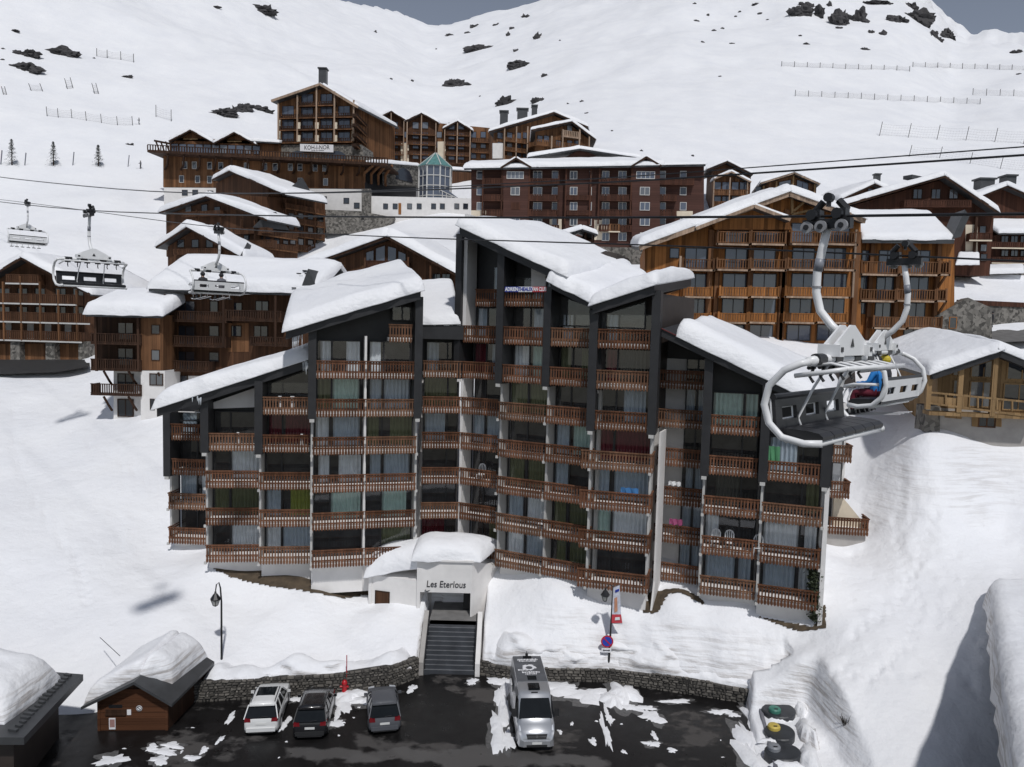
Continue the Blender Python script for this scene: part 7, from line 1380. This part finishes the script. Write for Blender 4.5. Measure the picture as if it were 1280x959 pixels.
def clutter(F, x0, y0, x1, y1, w, mat, name, label, cat, th=.06):
    u0, u1, z0, z1 = F.rect(x0, y0, x1, y1, w); m = MB(); n = 8
    top = [F.P(u0 + (u1 - u0) * i / n, z1 + .03 * math.sin(i * 2.1), w + .03 * math.sin(i * 1.3)) for i in range(n + 1)]; bot = [F.P(u0 + (u1 - u0) * i / n, z0 + .05 * math.sin(i * 1.7), w + .05 * math.cos(i * 1.9)) for i in range(n + 1)]
    m.loft([[p, q, q + F.n * th, p + F.n * th] for p, q in zip(bot, top)]); tobj(name, m, mat, label, cat)
clutter(fH, 776, 610, 798, 618, -.35, flat('towel_blue', (.05, .17, .38), .9), 'towel', 'bright blue towel drying behind a middle balcony rail left of the white fin', 'towel'); clutter(fI, 837, 649, 853, 656, -.02, flat('pink_sled', (.30, .06, .15), .5), 'sledge', 'pink sledge lying over a balcony rail right of the white fin', 'sledge')
clutter(fI, 836, 602, 851, 607, -.05, PLW, 'folded_lounger', 'white folded lounger above a balcony rail on the right wing', 'lounger'); clutter(fK, 959, 558, 975, 577, -.5, flat('green_cloth', (.08, .25, .12), .8), 'cloth', 'green and white cloth hanging on the upper right wing balcony', 'cloth')
for x0, x1, F, k, lb in ((348, 352, fC, 4, 'white skis leaning behind the topmost left balcony rail'), (363, 368, fC, 4, 'white snowboard leaning behind the topmost left balcony rail'), (296, 299, fB, 3, 'pair of pale ski poles on the left wing balcony'), (376, 379, fC, 3, 'pale board leaning on the balcony below the skis')):
    u0 = F.px(x0, 500, -.2)[0]; u1 = F.px(x1, 500, -.2)[0]; m = MB(); z = zr(k); F.box(m, u0, u1, z - .85, z + .08, -.22, -.17); tobj('ski_gear', m, PLW, lb, 'ski gear')
# thin lines of snow left on sheltered handrails
m = MB()
# ------------------------------------------------------------------ rocks on the slope
def rock(px, py, w, h, label, group=None, seed=0):
    p = land(px, py + h * .35, 120, 1240); s = p.y / 940; W_, H_ = max(w * s / 2, .3), max(h * s / 2, .3); rr_ = random.Random(seed); m = MB(); n = 1 if w < 12 else 4 if w < 36 else 7
    for q in range(n):
        bm = bmesh.new(); bmesh.ops.create_icosphere(bm, subdivisions=2 if w < 9 else 3, radius=1); o = (Vector((rr_.uniform(-.6, .6), rr_.uniform(-.3, .3), rr_.uniform(-.35, .4))) if n > 1 else Vector((0, 0, 0))); f = 1 if n == 1 else rr_.uniform(.35, .6)
        X = np.array([v.co[:] for v in bm.verts]); N = fbm(X[:, 0] * 2 + seed * 13 + q * 5, X[:, 1] * 2 + X[:, 2] * 3.1, 1.3, 4, seed + q); N = np.abs(N) * 1.6 - .3
        for v, d in zip(bm.verts, N): c = v.co * (1 + d); v.co = Vector((p.x + (c.x * f + o.x) * W_, p.y + (c.y * f + o.y) * max(W_ * .6, H_) + H_ * .3, p.z + (c.z * f + o.z) * H_ + (c.y * f) * H_ * .5))
        bm.verts.index_update(); m.add([v.co[:] for v in bm.verts], [[v.index for v in fc.verts] for fc in bm.faces]); bm.free()
    return tobj('rock', m, ROCK, label, 'rock', group)
for i, (x, y, w, h, lb) in enumerate([(322, 4, 42, 15, 'dark rock outcrop cut by the top edge, left of centre'), (268, 6, 22, 7, 'small flat rock outcrop near the top edge at left'), (30, 62, 32, 12, 'middle dark rock of the left hillside cluster'), (74, 60, 38, 15, 'ragged dark rock right in the left hillside cluster'), (32, 80, 42, 15, 'long tilted dark rock lowest in the left hillside cluster'), (157, 94, 14, 6, 'lone small rock between fences on the left slope'),
        (274, 137, 38, 12, 'left part of the dark outcrop beside the hotel tower roof'), (300, 130, 26, 16, 'tallest jagged part of the outcrop left of the hotel tower'), (327, 134, 26, 9, 'right thin part of the outcrop beside the hotel tower'), (573, 100, 32, 13, 'dark oval rock above the hotel wing'), (634, 122, 30, 17, 'dark crescent rock above the two-gabled chalets'), (672, 121, 17, 12, 'tilted slab rock right of the crescent rock'), (601, 57, 36, 9, 'rock band high on the slope above the oval rock'), (654, 76, 34, 14, 'long slanting rock band on the upper centre slope'), (684, 92, 14, 6, 'small grey rock below the slanting rock band'), (1087, 56, 20, 13, 'single dark boulder at the end of the upper right fence'), (1274, 62, 14, 8, 'dark rock at the right edge of the picture'), (672, 44, 9, 9, 'small rock on the upper centre slope near the saddle'), (658, 17, 12, 9, 'small rock just under the central skyline'), (17, 37, 12, 4, 'tiny flat rock highest on the left slope')]): rock(x, y, w * 1.1, h * 1.45, lb, None, 300 + i)
SMALL = sorted([(46, 86, 14, 5), (469, 39, 4, 4), (489, 98, 4, 4), (515, 100, 4, 4), (727, 126, 5, 4), (733, 141, 5, 2), (765, 163, 3, 3), (802, 188, 4, 3), (866, 194, 4, 3), (710, 129, 3, 3), (161, 179, 12, 7), (117, 72, 3, 3), (3, 60, 5, 4), (2, 74, 6, 3), (584, 40, 8, 4), (562, 43, 10, 4), (592, 32, 10, 6), (620, 30, 6, 5), (645, 62, 6, 5), (640, 34, 7, 7), (635, 42, 6, 8), (700, 50, 3, 3), (870, 25, 6, 4), (893, 37, 6, 5), (885, 18, 4, 3), (903, 35, 5, 3), (950, 16, 8, 5), (945, 5, 10, 4), (925, 14, 4, 4), (960, 24, 4, 3), (1008, 54, 8, 3), (1050, 34, 8, 4), (1092, 38, 14, 8), (868, 4, 5, 3), (1000, 44, 4, 3), (1275, 92, 8, 3), (920, 20, 4, 3), (878, 52, 5, 3), (915, 54, 8, 2), (600, 120, 3, 2), (545, 61, 3, 2), (900, 95, 4, 2)])
ORD = 'first second third fourth fifth sixth seventh eighth ninth tenth eleventh twelfth thirteenth fourteenth fifteenth sixteenth'.split(); cnt = {}
for i, (x, y, w, h) in enumerate(SMALL):
    zn = 'on the far left slope' if x < 300 else 'on the slope above the hotel wing' if x < 560 else 'on the slope under the central skyline' if x < 720 else 'on the slope above the maroon residence' if x < 880 else 'below the rocky peak at the right'
    k = cnt.get(zn, 0); cnt[zn] = k + 1; rock(x, y, w, h, ORD[k] + ' small dark rock from the left ' + zn, 'small rocks scattered on the slope', 400 + i)
CRAG = sorted([(998, 8, 30, 20), (1024, 10, 9, 18), (1053, 15, 24, 26), (1076, 12, 18, 26), (1095, 1, 30, 7), (1120, 19, 24, 13), (1147, 16, 30, 18), (1170, 38, 16, 16), (1186, 38, 14, 15), (1160, 20, 14, 12), (1008, 3, 20, 10), (1140, 4, 16, 10), (1037, 4, 6, 6), (1104, 40, 6, 5)])
for i, (x, y, w, h) in enumerate(CRAG): rock(x, y, w * 1.35, h * 1.7, ORD[i] + ' dark crag from the left on the upper right peak', 'crags of the rocky peak', 500 + i)
# ------------------------------------------------------------------ conifers
NEED = flat('needles', (.018, .03, .018), .8, var=.5, sc=3)
def conifer(px, yb, hpx, label, seed):
    b = land(px, yb, 100, 500); s = b.y / 940; H_ = hpx * s; rt = random.Random(seed); r = thing('fir_tree', label, 'tree', b, 'small firs on the left slope'); m = MB(); m.tube([b - Vector((0, 0, .3)), b + Vector((0, 0, H_))], [.16, .02], 6); obj('trunk', m, WOODD, r); m = MB()
    for i in range(900):
        t = rt.random() ** .8; R_ = (1 - t) * H_ * .30 * (0.75 + .35 * math.sin(t * 40)) + .08; a = rt.uniform(0, 6.28); q = R_ * rt.random() ** .5; c = b + Vector((q * math.cos(a), q * math.sin(a), .5 + t * (H_ - .5) - q * .35)); d = Vector((math.cos(a), math.sin(a), -.45)).normalized(); v = d.cross(Vector((0, 0, 1))).normalized(); L_ = rt.uniform(.15, .4); m.add([c - v * .07, c + d * L_, c + v * .07], [(0, 1, 2)])
    obj('crown', m, NEED, r, flip=False)
conifer(15, 206, 31, 'dark fir leftmost of the three at the left edge', 1); conifer(67, 207, 29, 'dark fir in the middle of the three at the left edge', 2); conifer(123, 208, 26, 'smallest dark fir rightmost of the three at the left edge', 3)
for x, y0, y1, od in ((31, 191, 207, 'second'), (91, 190, 207, 'third'), (160, 194, 209, 'rightmost'), (1, 188, 206, 'leftmost')): b = land(x, y1, 100, 500); t = Wy(x + 1.5, y0, b.y); m = MB(); m.bar(b, t, .35, .05); tobj('piste_flag', m, CG, od + ' narrow grey piste flag in the row of firs', 'flag', 'piste flags between the firs')
# ------------------------------------------------------------------ snow fences
FP = flat('fence_post', (.04, .035, .032), .8); NETM = flat('fence_net', (.28, .27, .27), .9)
def snow_fence(posts, hpx, label, lean=0):
    B_ = [land(x, y, 100, 1200) for x, y in posts]; r = thing('snow_fence', label, 'fence', B_[0]); T = []
    for (x, y), b in zip(posts, B_): s = b.y / 940; t = b + Vector((lean * s, 0, hpx * s)); T.append(t); m = MB(); m.tube([b - Vector((0, 0, .4)), t], .085 * max(.8, s * 4.2), 5); obj('post', m, FP, r)
    m = MB()
    for i in range(len(B_) - 1):
        for f in (.12, .3, .48, .66, .84): a = B_[i].lerp(T[i], f); c = B_[i + 1].lerp(T[i + 1], f); md = a.lerp(c, .5) - Vector((0, 0, .25 * B_[i].y / 940 * 4)); m.tube([a, md, c], .016 * B_[i].y / 200, 3, False)
        for q in range(1, 10): a = B_[i].lerp(B_[i + 1], q / 10); c = T[i].lerp(T[i + 1], q / 10); m.tube([a, c - Vector((0, 0, (c - a).length * .2))], .009 * B_[i].y / 200, 3, False)
    if len(B_) > 1: stuff(obj('netting', m, NETM, r))
snow_fence([(121, 71), (134, 73), (151, 75), (167, 78)], 10, 'short snow fence with netting high on the left slope'); snow_fence([(59, 145), (73, 147), (90, 148), (108, 151), (127, 154), (147, 157), (166, 157)], 11, 'longest snow fence on the left slope above the firs', -1)
snow_fence([(195, 146), (214, 152)], 14, 'two-post snow fence just left of the hotel outcrop'); snow_fence([(5, 119), (9, 119)], 10, 'leaning snow fence posts at the left edge', -3); snow_fence([(40, 114), (54, 114)], 9, 'short leaning snow fence on the mid left slope', -4); snow_fence([(85, 112), (92, 111)], 13, 'leaning fence panel right of the left rock cluster', -4); snow_fence([(119, 118), (124, 118)], 13, 'leaning fence panel nearest the lone small rock', -4)
snow_fence([(977 + i * 16, 83 + i * .6) for i in range(11)], 6, 'uppermost long snow fence on the right slope'); snow_fence([(1141 + i * 15.5, 84 + i * .4) for i in range(11)], 6, 'uppermost right continuation of the fence reaching the picture edge'); snow_fence([(994 + i * 16.5, 120 + i * .75) for i in range(15)], 7, 'second long snow fence row on the right slope'); snow_fence([(1216 + i * 17, 119 + i * .5) for i in range(5)], 8, 'short fence overlapping the second row at the right edge')
snow_fence([(1099 + i * 36, 170 + i * 2) for i in range(6)], 17, 'tall netted snow fence third down on the right slope', 3); snow_fence([(1136, 196), (1174, 198), (1212, 205), (1250, 211), (1288, 214)], 14, 'lowest snow fence with leaning poles on the right slope', 3)
# ------------------------------------------------------------------ people on the snow
def walker(px, py, label, jk, rz, skis=True, r0=100): b = land(px, py, r0, 900); person(label, b, rz, jk, JK, 'stand', skis)
walker(174, 156, 'skier in black beside the rock on the left slope', JK, 2.2); walker(176, 211, 'skier in dark clothes near the timber hotel at left', JG, 1.5); walker(345, 155 + 0, 'skier far behind the hotel restaurant', JK, 1.0) if False else None
b = Wy(1240, 408, 84); b.z = Wy(1240, 410, 84).z; person('pedestrian in dark clothes walking on the road below the rubble wall', b, .8, JK, JK, 'stand', False)
